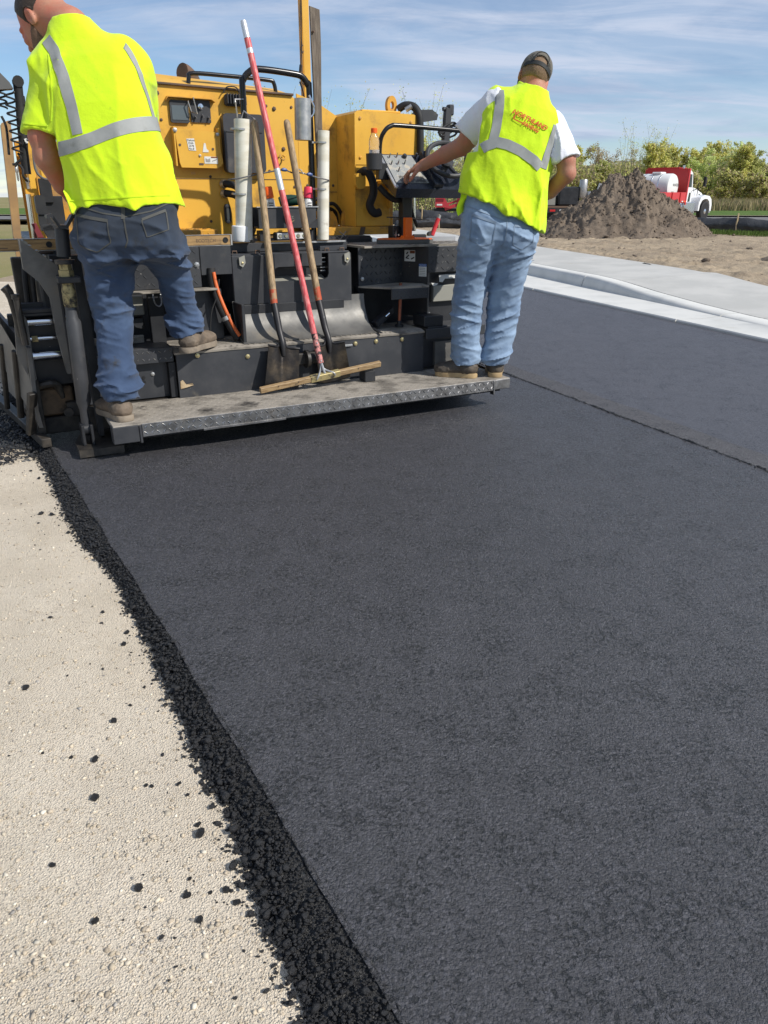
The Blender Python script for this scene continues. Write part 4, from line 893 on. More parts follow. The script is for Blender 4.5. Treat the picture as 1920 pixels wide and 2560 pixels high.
# steering wheel
wc_ = Vector((2.47, .80, 1.53)); wn = Vector((-.12, -.62, .62)).normalized(); e1 = Vector((1, 0, .15)); e1 = (e1 - wn*e1.dot(wn)).normalized(); e2 = wn.cross(e1)
sw = MB().tube([wc_ + (e1*math.cos(2*math.pi*k/28)+e2*math.sin(2*math.pi*k/28))*.150 for k in range(29)], .0165, 10, cap=False)
for a in (-1.57, .52, 2.62): sw.tube([wc_ - wn*.03, wc_ - wn*.025 + (e1*math.cos(a)+e2*math.sin(a))*.07, wc_ + (e1*math.cos(a)+e2*math.sin(a))*.148], [.018, .013, .010], 8)
sw.lathe([(.042, -.04), (.042, -.02), (.03, -.01)], wc_, wn, 16)
sw.tube([wc_ - wn*.03, con(.72, .45)], .022, 10); sw.build('steering_wheel', PLG, pv)
MB().tube([(2.01, .93, 1.44), (2.01, .92, 1.62), (2.03, .90, 1.69), (2.08, .90, 1.725), (2.16, .90, 1.73), (2.60, .90, 1.715), (2.66, .90, 1.70), (2.68, .90, 1.65), (2.68, .92, 1.40)], .0145, 12, smooth=5).build('console_rail', BLKS, pv)
MB().box(2.155, 2.225, .86, .93, 1.0, 1.40, .004).build('console_post', BLK, pv)
MB().box(2.10, 2.155, .90, .98, 1.02, 1.11, .006).build('post_valve', BLK, pv)
for x in (2.115, 2.14): MB().lathe([(.007, 0), (.007, .012)], (x, .899, 1.05), (0, -1, 0), 10).build('fitting', GALV, pv)
MB().tube([(2.0, .92, 1.36), (2.06, .90, 1.30), (2.12, .90, 1.275), (2.19, .92, 1.29)], .020, 10, smooth=5).build('wiring_loom', RUB, pv)
MB().tube([(2.07, .94, 1.165), (2.2, .85, 1.16), (2.34, .82, 1.145)], .004, 6).build('antenna_rod', BLK, pv)
cup_ = MB().lathe([(.030, 0), (.050, .005), (.054, .10), (.050, .10), (.046, .01), (.01, .01)], (1.925, .84, 1.455), (0, 0, 1), 20).build('cup_holder', PLG, pv)
MB().box(1.965, 2.03, .85, .90, 1.40, 1.50, .004).build('cup_bracket', BLK, cup_)
# mirror, beacon arm behind the console
MB().prism([(2.47, 1.78), (2.60, 1.80), (2.61, 1.835), (2.56, 1.865), (2.47, 1.86)], 'y', 1.18, 1.30).build('work_lamp', PLG, pv)
MB().tube([(2.42, 1.22, 1.82), (2.48, 1.22, 1.82)], .02, 10).build('lamp_arm', RUB, pv)
MB().obox((2.685, 1.2, 1.60), (2.70, 1.2, 1.88), .05, .04, (0, 1, 0)).box(2.70, 2.745, 1.18, 1.23, 1.835, 1.905, .008).lathe([(.014, 0), (.014, .06)], (2.66, 1.2, 1.875), (1, 0, 0), 10).build('grade_sensor_arm', PLG, pv)
mb = MB()
for k in range(4): mb.tube([(2.68+.075*math.cos(a_*.6+k*.3), 1.17+.02*math.sin(a_), 1.725+.010*k+.035*math.sin(a_*.6+k)) for a_ in np.linspace(0, 10.4, 26)], .007, 7)
mb.build('coiled_cable', RUB, pv)
# mast with cord
ms = MB().box(1.722, 1.775, 1.50, 1.55, 1.80, 2.62, .004).build('mast', YEL, pv)
MB().box(1.717, 1.7215, 1.50, 1.55, 1.82, 2.61, .001).build('mast_side', YELD, ms)
for z in (2.22, 2.03): MB().tube([(1.722, 1.50, z+.022), (1.705, 1.49, z+.012), (1.702, 1.49, z-.008), (1.716, 1.49, z-.024), (1.724, 1.50, z-.012)], .0035, 7, smooth=4).build('hook', EXH, ms)
MB().tube([(1.716, 1.48, 2.60), (1.700, 1.47, 2.25), (1.690, 1.47, 2.12)], .004, 7).tube([(1.690, 1.47, 2.12), (1.684, 1.47, 2.08)], .010, 8).tube([(1.684, 1.47, 2.08), (1.680, 1.47, 2.02)], .0018, 6).tube([(1.678, 1.47, 2.02), (1.700, 1.47, 1.96), (1.716, 1.47, 1.86)], [.006, .005, .004], 7).build('cord', RUB, ms)

# ---- left end: end gate, lifting screw, chrome extension rods
eg = MB()
eg.tube([(-.105, .25, 1.15), (-.115, .25, 1.02)], .034, 16)
eg.lathe([(.046, 0), (.050, .01), (.050, .02)], (-.115, .25, .985), (0, 0, 1), 16)
eg.build('screw_post', BLK, pv)
MB().prism([(-.170, 1.215), (-.145, 1.222), (-.115, 1.168), (-.088, 1.168), (-.055, 1.215), (-.028, 1.222), (-.028, 1.205), (-.05, 1.198), (-.082, 1.152), (-.120, 1.152), (-.150, 1.205), (-.170, 1.20)], 'y', .20, .30).build('crank_yoke', BLK, pv)
MB().lathe([(.036, 0), (.036, .03), (.03, .032), (.03, .07)], (-.116, .25, .925), (0, 0, 1), 6).build('screw_nut', BRASS, pv)
MB().box(-.165, -.055, .20, .30, .895, .925, .004).build('screw_bracket', BLK, pv)
MB().lathe([(.030, 0), (.034, .02), (.034, .08), (.028, .12)], (-.118, .25, .775), (0, 0, 1), 16).build('screw_boot', BRASS, pv)
MB().tube([(-.120, .25, .79), (-.121, .25, .72), (-.118, .25, .70), (-.128, .25, .28), (-.134, .25, .24), (-.135, .25, .12)], [.028, .030, .038, .038, .022, .024], 18).build('screw_cylinder', BLKG, pv)
MB().lathe([(.034, -.03), (.034, .03)], (-.135, .25, .13), (1, 0, 0), 14).box(-.165, -.150, .20, .30, .05, .16, .003).box(-.120, -.105, .20, .30, .05, .16, .003).build('cylinder_clevis', BLK, pv)
MB().prism([(-.20, .12), (-.20, .30), (-.10, .62), (.03, .62), (.03, .12)], 'z', .010, .05).build('heel_plate', TAR, pv)
MB().prism([(-.062, .06), (-.04, .06), (-.02, .50), (-.03, 1.02), (-.075, 1.02), (-.072, .60)], 'y', .32, .42).build('side_column', BLK, pv)
# bent arm plate
arm = [(-.300, 1.10), (-.135, .965), (-.128, .90), (-.150, .62), (-.140, .40), (-.170, .40), (-.192, .62), (-.195, .80), (-.235, .885), (-.300, .95)]
ap = MB().prism(arm, 'y', .43, .50).build('arm_plate', APR, pv)
for i in range(5): bolt(ap, (-.28+.03*i, .47, 1.088-.025*i), (.3, 0, .8), .008, .006, GALV)
MB().box(-.150, -.136, .425, .52, .36, .92, .003).build('arm_web', BLK, pv)
for z, r_ in ((.665, .024), (.575, .011), (.480, .026)):
    MB().tube([(-.36, .60, z), (-.10, .60, z)], r_, 18).build('chrome_rod', CHR, pv)
MB().box(-.345, -.12, .64, .68, .30, .76, .004).box(-.34, -.12, .56, .66, .715, .735, .003).box(-.34, -.13, .56, .58, .70, .715, .003).build('extension_housing', BLK, pv)
MB().prism([(-.375, .74), (-.335, .72), (-.318, .68), (-.322, .36), (-.350, .34), (-.40, .50)], 'y', .56, .60).build('extension_plate', APR, pv)
MB().lathe([(.018, 0), (.018, .03)], (-.31, .585, .575), (1, 0, 0), 6).build('rod_nut', BRASS, pv)
MB().tube([(-.40, .55, .86), (-.375, .55, .80), (-.36, .55, .60)], [.026, .022, .02], 10, smooth=3).tube([(-.355, .50, .80), (-.350, .50, .56)], .018, 10).lathe([(.024, 0), (.024, .025)], (-.356, .50, .80), (0, 0, 1), 6).build('extension_crank', TAR, pv)
# end gate plate slanting back with a skid along the ground
MB().add([(-.47, .95, .66), (-.44, .85, .62), (-.36, .55, .42), (-.335, .50, .10), (-.355, .50, .10), (-.46, .95, .34), (-.49, 1.5, .40), (-.50, 1.5, .66)], [(0, 1, 6, 7), (1, 2, 5, 6), (2, 3, 4, 5)]).sheet(lambda u, v_: (-.345-.13*u+.02*v_, .52+1.1*u, .14+.40*v_+.12*u*v_), 4, 2, .02).build('end_gate', APR, pv)
MB().obox((-.335, .42, .03), (-.58, 2.0, .03), .05, .05).obox((-.36, .50, .30), (-.40, .58, .05), .05, .03).build('gate_skid', TAR, pv)
MB().tube([(-.40, .70, .50), (-.43, .80, .10)], .02, 10).tube([(-.46, .95, .50), (-.49, 1.05, .10)], .016, 10).build('gate_spring', TAR, pv)
MB().box(-.325, -.14, .66, .70, .12, .28, .01).build('gate_block', BRN, pv)
MB().box(-.33, -.12, .64, .72, .02, .115, .005).box(-.36, -.315, .56, .66, .04, .36, .006).build('gate_frame', TAR, pv)
MB().tube([(-.33, .60, .31), (-.25, .58, .325), (-.22, .60, .30), (-.20, .60, .23)], [.02, .022, .025, .012], 8, smooth=3).build('tar_clod', TAR, pv)
MB().box(-.19, -.10, .60, .66, .12, .20, .004).lathe([(.026, 0), (.026, .03)], (-.185, .60, .15), (0, -1, 0), 12).build('gate_hinge', TAR, pv)
# far left: hopper side, yellow post, lamp, coil cord
MB().prism([(-.222, 1.70), (-.215, 1.71), (-.175, 1.725), (-.165, 1.70), (-.215, 1.05), (-.235, .80), (-.265, .80), (-.262, 1.03)], 'y', 1.62, 1.70).build('hopper_panel', TAN, pv)
MB().box(-.16, .30, 1.70, 1.72, .60, 1.62, .004).build('hopper_side', YELD, pv)
MB().box(-.12, -.075, 1.55, 1.62, 1.05, 1.62, .004).box(-.05, .0, 1.50, 1.58, 1.02, 1.45, .004).build('hopper_post', YEL, pv)
MB().box(-.075, -.005, 1.45, 1.50, 1.26, 1.40, .004).box(-.06, .05, 1.47, 1.53, 1.05, 1.30, .004).build('dark_recess', BLK, pv)
MB().tube([(-.115, 1.3, 1.90), (-.120, 1.3, 1.80), (-.125, 1.3, 1.70), (-.140, 1.3, 1.55), (-.146, 1.3, 1.42)], [.026, .024, .030, .024, .026], 12).lathe([(.03, -.03), (.03, .03)], (-.112, 1.3, 1.90), (0, 1, 0), 12).box(-.13, -.09, 1.28, 1.33, 1.78, 1.83, .004).build('hydraulic_arm', RUB, pv)
MB().prism([(-.132, 1.605), (-.118, 1.61), (-.112, 1.585), (-.126, 1.58)], 'y', 1.268, 1.2715).build('arm_decal', WLAB, pv)
MB().lathe([(.011, 0), (.011, .025), (.008, .03), (.008, .06)], (-.150, 1.285, 1.40), (0, 0, -1), 10).build('hose_fitting', GALV, pv)
MB().prism([(-.175, 1.42), (-.150, 1.43), (-.135, 1.36), (-.120, 1.31), (-.13, 1.30), (-.168, 1.30)], 'y', 1.32, 1.35).build('arm_mount', YELD, pv)
MB().tube([(-.156, 1.3, 1.31), (-.163, 1.3, 1.02)], .0145, 14).build('cylinder_rod', CHR, pv)
MB().prism([(-.168, 1.145), (-.142, 1.15), (-.105, 1.05), (-.14, 1.05)], 'y', 1.25, 1.285).build('red_strap', pm('dark_red_sleeve', (.17, .025, .03), .6), pv)
MB().prism([(-.27, 1.885), (-.21, 1.945), (-.16, 1.89), (-.146, 1.86), (-.27, 1.845)], 'y', 1.25, 1.34).build('work_lamp', pm('grey_lamp_head', (.10, .10, .10), .5), pv)
MB().prism(rrect(-.140, -.085, 1.20, 1.305, .018), 'y', 1.10, 1.16).box(-.135, -.09, 1.11, 1.15, 1.14, 1.20, .003).box(-.13, .02, 1.08, 1.18, 1.11, 1.145, .003).obox((-.10, 1.1, 1.14), (-.06, 1.1, 1.04), .06, .04, (0, 1, 0)).build('arm_rest', BLK, pv)
def coil(name, p0, p1, r_, turns, th=.0055):
    p0, p1 = Vector(p0), Vector(p1); d = p1-p0; pts = []
    for i in range(turns*12+1):
        t_ = i/(turns*12); a = 2*math.pi*turns*t_; pts.append(p0+d*t_+Vector((r_*math.cos(a), r_*.8*math.sin(a), 0)))
    return MB().tube(pts, th, 7).build(name, RUB, pv)
coil('coil_cord', (-.170, 1.26, 1.845), (-.178, 1.26, 1.53), .026, 7); coil('coil_cord', (-.205, 1.28, 1.86), (-.215, 1.28, 1.76), .022, 3)
MB().tube([(-.178, 1.26, 1.53), (-.165, 1.26, 1.50), (-.195, 1.27, 1.475), (-.20, 1.27, 1.455)], .007, 8, smooth=3).tube([(-.215, 1.28, 1.47), (-.18, 1.27, 1.468), (-.165, 1.26, 1.44), (-.17, 1.25, 1.41), (-.155, 1.27, 1.385), (-.14, 1.3, 1.38)], .007, 8, smooth=4).tube([(-.23, 1.28, 1.72), (-.215, 1.28, 1.66), (-.225, 1.28, 1.52)], .007, 8, smooth=4).build('cable', RUB, pv)
MB().lathe([(.005, 0), (.009, .01), (.009, .03), (.006, .035), (.006, .07), (.003, .08)], (-.199, 1.27, 1.46), (0, 0, -1), 10).build('cord_plug', GALV, pv)
MB().tube([(-.12, 1.25, 1.60), (-.095, 1.24, 1.58), (-.10, 1.24, 1.45), (-.07, 1.25, 1.40), (-.02, 1.30, 1.39)], .007, 8, smooth=4).build('hose', pm('grey_hose', (.12, .12, .12), .5), pv)
# dark works behind the end gate
MB().box(-.40, -.10, 1.00, 1.06, .06, .66, .006).build('auger_shield', TAR, pv)
MB().box(-.13, .28, 1.08, 3.6, .30, 1.02, .02).build('side_frame', BLK, pv)
MB().obox((-.19, .62, .80), (-.22, 2.6, .74), .06, .15, b=.01).build('tow_arm', BLK, pv)
MB().box(-.33, -.24, .92, .99, .16, .98, .006).build('gate_column', TAR, pv)
MB().tube([(-.29, .80, .70), (-.27, .82, .95), (-.22, .90, 1.02), (-.16, 1.05, 1.03)], .016, 10, smooth=4).build('hose', RUB, pv)
MB().tube([(-.25, .78, .66), (-.24, .80, .90), (-.19, .88, .99), (-.10, 1.02, 1.0)], .013, 10, smooth=4).build('hose', RUB, pv)
MB().lathe([(.03, 0), (.075, .012), (.08, .05), (.075, .09), (.03, .10)], (-.30, .98, .44), (0, -1, 0), 18).build('gear_case', TAR, pv)
# more plumbing and fastenings on the yellow body
for i, (x0, x1, yo) in enumerate(((1.70, 1.90, 1.40), (1.74, 1.93, 1.37), (1.66, 1.84, 1.42))):
    MB().tube([(x0, yo, 1.13), (x0+.03, yo-.03, 1.20+.02*i), ((x0+x1)/2, yo-.05, 1.22+.03*i), (x1-.02, yo-.02, 1.19), (x1, yo, 1.12)], .013, 9, smooth=5).build('hose', RUB, pv)
MB().tube([(2.24, 1.13, 1.46), (2.27, 1.08, 1.40), (2.25, 1.06, 1.25), (2.29, 1.06, 1.14), (2.33, 1.08, 1.06)], .018, 10, smooth=5).build('hose', RUB, pv)
MB().tube([(2.30, 1.14, 1.47), (2.335, 1.08, 1.40), (2.33, 1.06, 1.22), (2.38, 1.06, 1.10)], .012, 9, smooth=5).build('hose', RUB, pv)
for x, z in ((.71, 1.47), (.71, 1.75), (1.42, 1.86), (1.60, 1.86), (1.60, 1.46), (1.42, 1.46), (1.00, 1.42), (.72, 1.35), (1.60, 1.36), (1.58, 1.14), (.98, 1.14)): bolt(hood, (x, 1.45, z), (0, -1, 0), .0075, .007, EXH)
for x, z in ((1.975, 1.785), (2.37, 1.775), (1.975, 1.545), (2.37, 1.545)): bolt(tw, (x, 1.15, z), (0, -1, 0), .009, .008, YELD)
for x, z in ((1.70, 1.86), (1.70, 1.37), (1.90, 1.37), (1.70, 1.28)): bolt(pv, (x, 1.452, z), (0, -1, 0), .0075, .007, EXH)
# tracks and frame ahead of the screed, mostly hidden
for x0 in (.05, 1.95):
    MB().prism([(1.2, .05), (1.1, .30), (1.2, .55), (3.9, .55), (4.0, .30), (3.9, .05)], 'x', x0, x0+.38).build('crawler_track', RUB, pv)
MB().box(.30, 2.05, 1.1, 4.0, .45, 1.04, .02).build('main_frame', BLK, pv)
MB().prism([(3.1, .70), (3.1, 1.35), (5.2, 1.05), (5.2, .50)], 'x', .30, 2.15).build('hopper', YELD, pv)
# ================================================================== people: fields of blended shapes, meshed with surface nets
_L = np.random.default_rng(3).random((64, 64, 64)).astype(np.float32)
def vn(x, y, z):
    """value noise in 0..1, arrays"""
    xi, yi, zi = np.floor(x).astype(int), np.floor(y).astype(int), np.floor(z).astype(int)
    f = lambda t_: t_*t_*(3-2*t_)
    fx, fy, fz = f(x-xi), f(y-yi), f(z-zi)
    g_ = lambda a, b_, c: _L[(xi+a) & 63, (yi+b_) & 63, (zi+c) & 63]
    c00 = g_(0, 0, 0)*(1-fx)+g_(1, 0, 0)*fx; c10 = g_(0, 1, 0)*(1-fx)+g_(1, 1, 0)*fx
    c01 = g_(0, 0, 1)*(1-fx)+g_(1, 0, 1)*fx; c11 = g_(0, 1, 1)*(1-fx)+g_(1, 1, 1)*fx
    return (c00*(1-fy)+c10*fy)*(1-fz) + (c01*(1-fy)+c11*fy)*fz
def ridge(n_): return 1-np.abs(2*n_-1)
def smin(a, b_, k):
    if k <= 0: return np.minimum(a, b_)
    h = np.clip(.5+.5*(b_-a)/k, 0, 1); return b_*(1-h)+a*h - k*h*(1-h)

class Field:
    def __init__(s, lo, hi, h):
        s.lo = np.array(lo, float); s.h = h; s.n = np.ceil((np.array(hi)-s.lo)/h).astype(int)+1
        s.D = np.full(s.n, 0.5, np.float32)
    def sub(s, lo, hi):
        a = np.clip(np.floor((np.array(lo)-s.lo)/s.h).astype(int), 0, s.n-1); b_ = np.clip(np.ceil((np.array(hi)-s.lo)/s.h).astype(int)+1, 1, s.n)
        sl = tuple(slice(i, j) for i, j in zip(a, b_))
        X, Y, Z = np.meshgrid(*[s.lo[i]+s.h*np.arange(a[i], b_[i]) for i in range(3)], indexing='ij', sparse=False); return sl, X, Y, Z
    def add(s, fn, lo, hi, k=0.02, m=0.06, op='u'):
        sl, X, Y, Z = s.sub(np.array(lo)-m, np.array(hi)+m)
        d = fn(X, Y, Z).astype(np.float32)
        if op == 'u': s.D[sl] = smin(s.D[sl], d, k)
        elif op == 'c': s.D[sl] = -smin(-s.D[sl], d, k)       # carve d away
        elif op == 'd': s.D[sl] = s.D[sl] + d                 # displace
    def seg(s, a, b_, ra, rb, k=0.02, sq=None):
        a = np.array(a, float); b_ = np.array(b_, float); ab = b_-a; L2 = ab@ab; r_ = max(ra, rb)
        def f(X, Y, Z):
            t_ = np.clip(((X-a[0])*ab[0]+(Y-a[1])*ab[1]+(Z-a[2])*ab[2])/L2, 0, 1)
            return np.sqrt((X-a[0]-ab[0]*t_)**2+(Y-a[1]-ab[1]*t_)**2+(Z-a[2]-ab[2]*t_)**2) - (ra+(rb-ra)*t_)
        s.add(f, np.minimum(a, b_)-r_, np.maximum(a, b_)+r_, k)
    def ell(s, c, ax, rad, k=0.02, op='u'):
        """ellipsoid at c, ax = 3x3 rows of unit axes, rad = radii"""
        c = np.array(c); ax = np.array(ax, float); R_ = max(rad)
        def f(X, Y, Z):
            dx, dy, dz = X-c[0], Y-c[1], Z-c[2]
            q = [(dx*ax[i, 0]+dy*ax[i, 1]+dz*ax[i, 2])/rad[i] for i in range(3)]
            k0 = np.sqrt(q[0]**2+q[1]**2+q[2]**2)+1e-9; k1 = np.sqrt((q[0]/rad[0])**2+(q[1]/rad[1])**2+(q[2]/rad[2])**2)+1e-9
            return k0*(k0-1)/k1
        s.add(f, c-R_, c+R_, k, op=op)
    def loft(s, secs, k=0.02, p=2.3, tilt=0.0, x0=0.0, yaw=0.0, cap=True):
        """stack of ellipses keyed by height: (z, cx, cy, a, b); tilt shears the heights with x, yaw turns the lateral axis"""
        S_ = np.array(sorted(secs)); z0, z1 = S_[0, 0], S_[-1, 0]; cs, sn = math.cos(yaw), math.sin(yaw)
        lo = [(S_[:, 1]-S_[:, 3]).min()-.05, (S_[:, 2]-S_[:, 3]).min()-.05, z0-abs(tilt)*.35]; hi = [(S_[:, 1]+S_[:, 3]).max()+.05, (S_[:, 2]+S_[:, 3]).max()+.05, z1+abs(tilt)*.35]
        def f(X, Y, Z):
            Zt = Z - tilt*(X-x0)
            i_ = [np.interp(Zt, S_[:, 0], S_[:, j]) for j in (1, 2, 3, 4)]
            dx, dy = X-i_[0], Y-i_[1]; u_, w_ = dx*cs+dy*sn, -dx*sn+dy*cs
            d = ((np.abs(u_/i_[2])**p+np.abs(w_/i_[3])**p)**(1/p)-1)*np.minimum(i_[2], i_[3])*1.1
            if cap: d = np.maximum(d, np.maximum(z0-Zt, Zt-z1))
            return d
        s.add(f, lo, hi, k)
    def cut(s, p, nrm, lo=None, hi=None, k=0.0):
        """remove the half space on the side nrm points to"""
        p = np.array(p); nrm = np.array(nrm, float); nrm /= np.linalg.norm(nrm)
        lo = s.lo if lo is None else lo; hi = s.lo+s.h*s.n if hi is None else hi
        sl, X, Y, Z = s.sub(lo, hi); d = (X-p[0])*nrm[0]+(Y-p[1])*nrm[1]+(Z-p[2])*nrm[2]
        s.D[sl] = np.maximum(s.D[sl], d)
    def noise(s, amp, sx, sy, sz, ph=0.0, lo=None, hi=None, shear=0.0, rg=True, env=None):
        lo = s.lo if lo is None else lo; hi = s.lo+s.h*s.n if hi is None else hi
        sl, X, Y, Z = s.sub(lo, hi); B = s.D[sl]; msk = np.abs(B) < 0.05
        x, y, z = X[msk], Y[msk], Z[msk]
        n_ = vn(x*sx+ph+30, y*sy+ph+30, (z+shear*x)*sz+ph+60)
        n2 = vn(x*sx*2.1+ph+9, y*sy*2.1+ph+30, (z+shear*1.3*x)*sz*1.9+ph+60)
        w_ = (ridge(n_)**3.2*.75+.25*ridge(n2)**2-.24) if rg else (n_-.5)
        if env is not None: w_ = w_*env(x, y, z)
        fade = 1.0
        for q, i_ in ((x, 0), (z, 2)):
            if lo[i_] > s.lo[i_]+.01: fade = fade*np.clip((q-lo[i_])/.06, 0, 1)
            if hi[i_] < (s.lo+s.h*s.n)[i_]-.01: fade = fade*np.clip((hi[i_]-q)/.06, 0, 1)
        w_ = w_*fade
        B[msk] -= (amp*w_).astype(np.float32); s.D[sl] = B
    def sample(s, P):
        q = (np.asarray(P)-s.lo)/s.h; i = np.clip(np.floor(q).astype(int), 0, s.n-2); f = np.clip(q-i, 0, 1)
        o = 0
        for a in (0, 1):
            for b_ in (0, 1):
                for c in (0, 1):
                    o = o + s.D[i[..., 0]+a, i[..., 1]+b_, i[..., 2]+c]*(f[..., 0] if a else 1-f[..., 0])*(f[..., 1] if b_ else 1-f[..., 1])*(f[..., 2] if c else 1-f[..., 2])
        return o
    def cast(s, P, dirs, maxd=1.3, off=0.0022):
        P = np.array(P, float); dirs = np.array(dirs, float); dirs = dirs/np.linalg.norm(dirs, axis=-1, keepdims=True); t_ = np.zeros(P.shape[:-1])
        done = np.zeros(P.shape[:-1], bool)
        for _ in range(260):
            d = s.sample(P+dirs*t_[..., None]); done |= d < off
            t_ = np.where(done, t_, t_+np.clip(d*.55, .0009, .02))
            if done.all(): break
        s.hit = done & (t_ < maxd)
        return P+dirs*t_[..., None]
    def mesh(s):
        D = s.D; n = np.array(D.shape); I = D < 0
        c = np.zeros(n-1, np.uint8)
        for a in (0, 1):
            for b_ in (0, 1):
                for e in (0, 1): c += I[a:n[0]-1+a, b_:n[1]-1+b_, e:n[2]-1+e]
        cells = np.argwhere((c > 0) & (c < 8)); idm = np.full(n-1, -1, np.int32); idm[tuple(cells.T)] = np.arange(len(cells))
        crn = [(a, b_, e) for a in (0, 1) for b_ in (0, 1) for e in (0, 1)]
        vals = np.stack([D[cells[:, 0]+a, cells[:, 1]+b_, cells[:, 2]+e] for a, b_, e in crn], 1)
        acc = np.zeros((len(cells), 3)); cnt = np.zeros(len(cells))
        for i in range(8):
            for j in range(i+1, 8):
                if sum(abs(crn[i][q]-crn[j][q]) for q in range(3)) != 1: continue
                x = (vals[:, i] < 0) != (vals[:, j] < 0)
                t_ = np.where(x, vals[:, i]/(vals[:, i]-vals[:, j]+1e-12), 0)[:, None]
                p = np.array(crn[i])*(1-t_)+np.array(crn[j])*t_; acc += p*x[:, None]; cnt += x
        V = s.lo + (cells + acc/np.maximum(cnt, 1)[:, None])*s.h; F = []
        for ax in range(3):
            o1, o2 = [(1, 2), (2, 0), (0, 1)][ax]
            sa = [slice(None)]*3; sb = [slice(None)]*3; sa[ax] = slice(0, n[ax]-1); sb[ax] = slice(1, n[ax])
            ed = np.argwhere(I[tuple(sa)] != I[tuple(sb)]); ed = ed[(ed[:, o1] > 0) & (ed[:, o2] > 0) & (ed[:, o1] < n[o1]-1) & (ed[:, o2] < n[o2]-1)]
            ins = I[tuple(ed.T)]
            def cid(d1, d2):
                q = ed.copy(); q[:, o1] -= d1; q[:, o2] -= d2; return idm[tuple(q.T)]
            q = np.stack([cid(0, 0), cid(1, 0), cid(1, 1), cid(0, 1)], 1); q = q[(q >= 0).all(1)] if (q < 0).any() else q
            ins = ins[:len(q)]; q[~ins] = q[~ins][:, ::-1]; F.append(q)
        return V, np.concatenate(F)
    def build(s, name, m, parent, relax=1):
        V, F = s.mesh()
        if relax:   # light Laplacian pass
            for _ in range(relax):
                A = np.zeros_like(V); C = np.zeros(len(V))
                for i in range(4):
                    np.add.at(A, F[:, i], V[F[:, (i+1) % 4]]); np.add.at(C, F[:, i], 1)
                    np.add.at(A, F[:, i], V[F[:, (i+3) % 4]]); np.add.at(C, F[:, i], 1)
                V = V*.45 + .55*A/np.maximum(C, 1)[:, None]
        return np_mesh(name, V, F[:, ::-1] if False else F, m, True, parent)

def ribbon(name, fld, P, dirs, m, parent, th=0.002, off=0.002):
    """cloth strip: grid of ray starts P (r,c,3) cast onto a field"""
    Q = fld.cast(P, dirs); hit = fld.hit; dn = np.array(dirs, float); dn = dn/np.linalg.norm(dn, axis=-1, keepdims=True); Q = Q - dn*off
    r_, c = Q.shape[:2]; B = Q + dn*(th+off); V = np.concatenate([Q.reshape(-1, 3), B.reshape(-1, 3)]); n = r_*c; F = []
    for i in range(r_-1):
        for j in range(c-1):
            a = i*c+j
            if hit[i:i+2, j:j+2].all(): F += [(a, a+1, a+c+1, a+c), (n+a, n+a+c, n+a+c+1, n+a+1)]
    hf = hit.ravel(); bd = [j for j in range(c-1)] + [i*c+c-1 for i in range(r_-1)] + [(r_-1)*c+j for j in range(c-1, 0, -1)] + [i*c for i in range(r_-1, 0, -1)]
    F += [(b_, a, a+n, b_+n) for a, b_ in zip(bd, bd[1:]+bd[:1]) if hf[a] and hf[b_]]
    return np_mesh(name, V, np.array(F), m, True, parent, angle=60)

def cloth_mat(name, col, col2, grime=None, gs=5, glo=.6, ghi=.78, rough=.85, weave=900, wb=.15, soft=.12, sc=5, lo=.35, hi=.7, big=None, sheen=.2):
    m, t, b = node_mat(name); g = NG(t)
    c = g.mix(g.rng(g.noise(sc, 6, .65), lo, hi), col, col2)
    if grime: c = g.mix(g.rng(g.noise(gs, 8, .7), glo, ghi), c, grime)
    if big:   # a large worn or soiled zone with a ragged border: (axis, from, to, colour)
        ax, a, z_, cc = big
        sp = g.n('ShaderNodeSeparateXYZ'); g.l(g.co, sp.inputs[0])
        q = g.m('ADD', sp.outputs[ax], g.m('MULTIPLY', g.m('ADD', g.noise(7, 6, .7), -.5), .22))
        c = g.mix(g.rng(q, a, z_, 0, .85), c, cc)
    g.l(c, b.inputs['Base Color']); b.inputs['Roughness'].default_value = rough; b.inputs['Specular IOR Level'].default_value = .2
    b.inputs['Sheen Weight'].default_value = sheen; b.inputs['Sheen Roughness'].default_value = .5
    n1 = g.bump(g.noise(26, 5, .6), soft, .012); g.l(g.bump(g.noise(weave, 2), wb, .0015, n1), b.inputs['Normal'])
    return m
def skin_mat(name, col, red, hair=None):
    m, t, b = node_mat(name); g = NG(t)
    c = g.mix(g.rng(g.noise(9, 5), .38, .68), col, red); c = g.mix(g.rng(g.noise(60, 4), .5, .75, 0, .35), c, tuple(x*.7 for x in col))
    g.l(c, b.inputs['Base Color']); b.inputs['Roughness'].default_value = .52; b.inputs['Specular IOR Level'].default_value = .35
    b.inputs['Subsurface Weight'].default_value = .06; b.inputs['Subsurface Radius'].default_value = (.012, .005, .003); b.inputs['Subsurface Scale'].default_value = .5
    g.l(g.bump(g.noise(300, 5, .7), .5, .003), b.inputs['Normal']); return m
HV = (0.60, 0.83, 0.016)
HVS = cloth_mat('hi_vis_shirt', HV, (0.54, 0.76, 0.016), (0.20, 0.24, 0.04), 3.4, .635, .78, soft=.25, sc=4)
HVV = cloth_mat('hi_vis_vest', HV, (0.54, 0.77, 0.018), soft=.3, sc=4)
REFL = pm('reflective_tape', (.30, .31, .30), .55, 0, col2=(.25, .26, .25), scale=9, dirt=(.17, .17, .13), dscale=7, dlo=.58, dhi=.82, bump=.1, bscale=18)
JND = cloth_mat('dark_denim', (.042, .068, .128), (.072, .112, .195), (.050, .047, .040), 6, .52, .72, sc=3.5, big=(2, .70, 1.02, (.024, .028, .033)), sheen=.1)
JNL = cloth_mat('light_denim', (.255, .345, .465), (.145, .210, .315), (.105, .130, .165), 4.5, .57, .78, sc=5.5, lo=.36, hi=.68, sheen=.1)
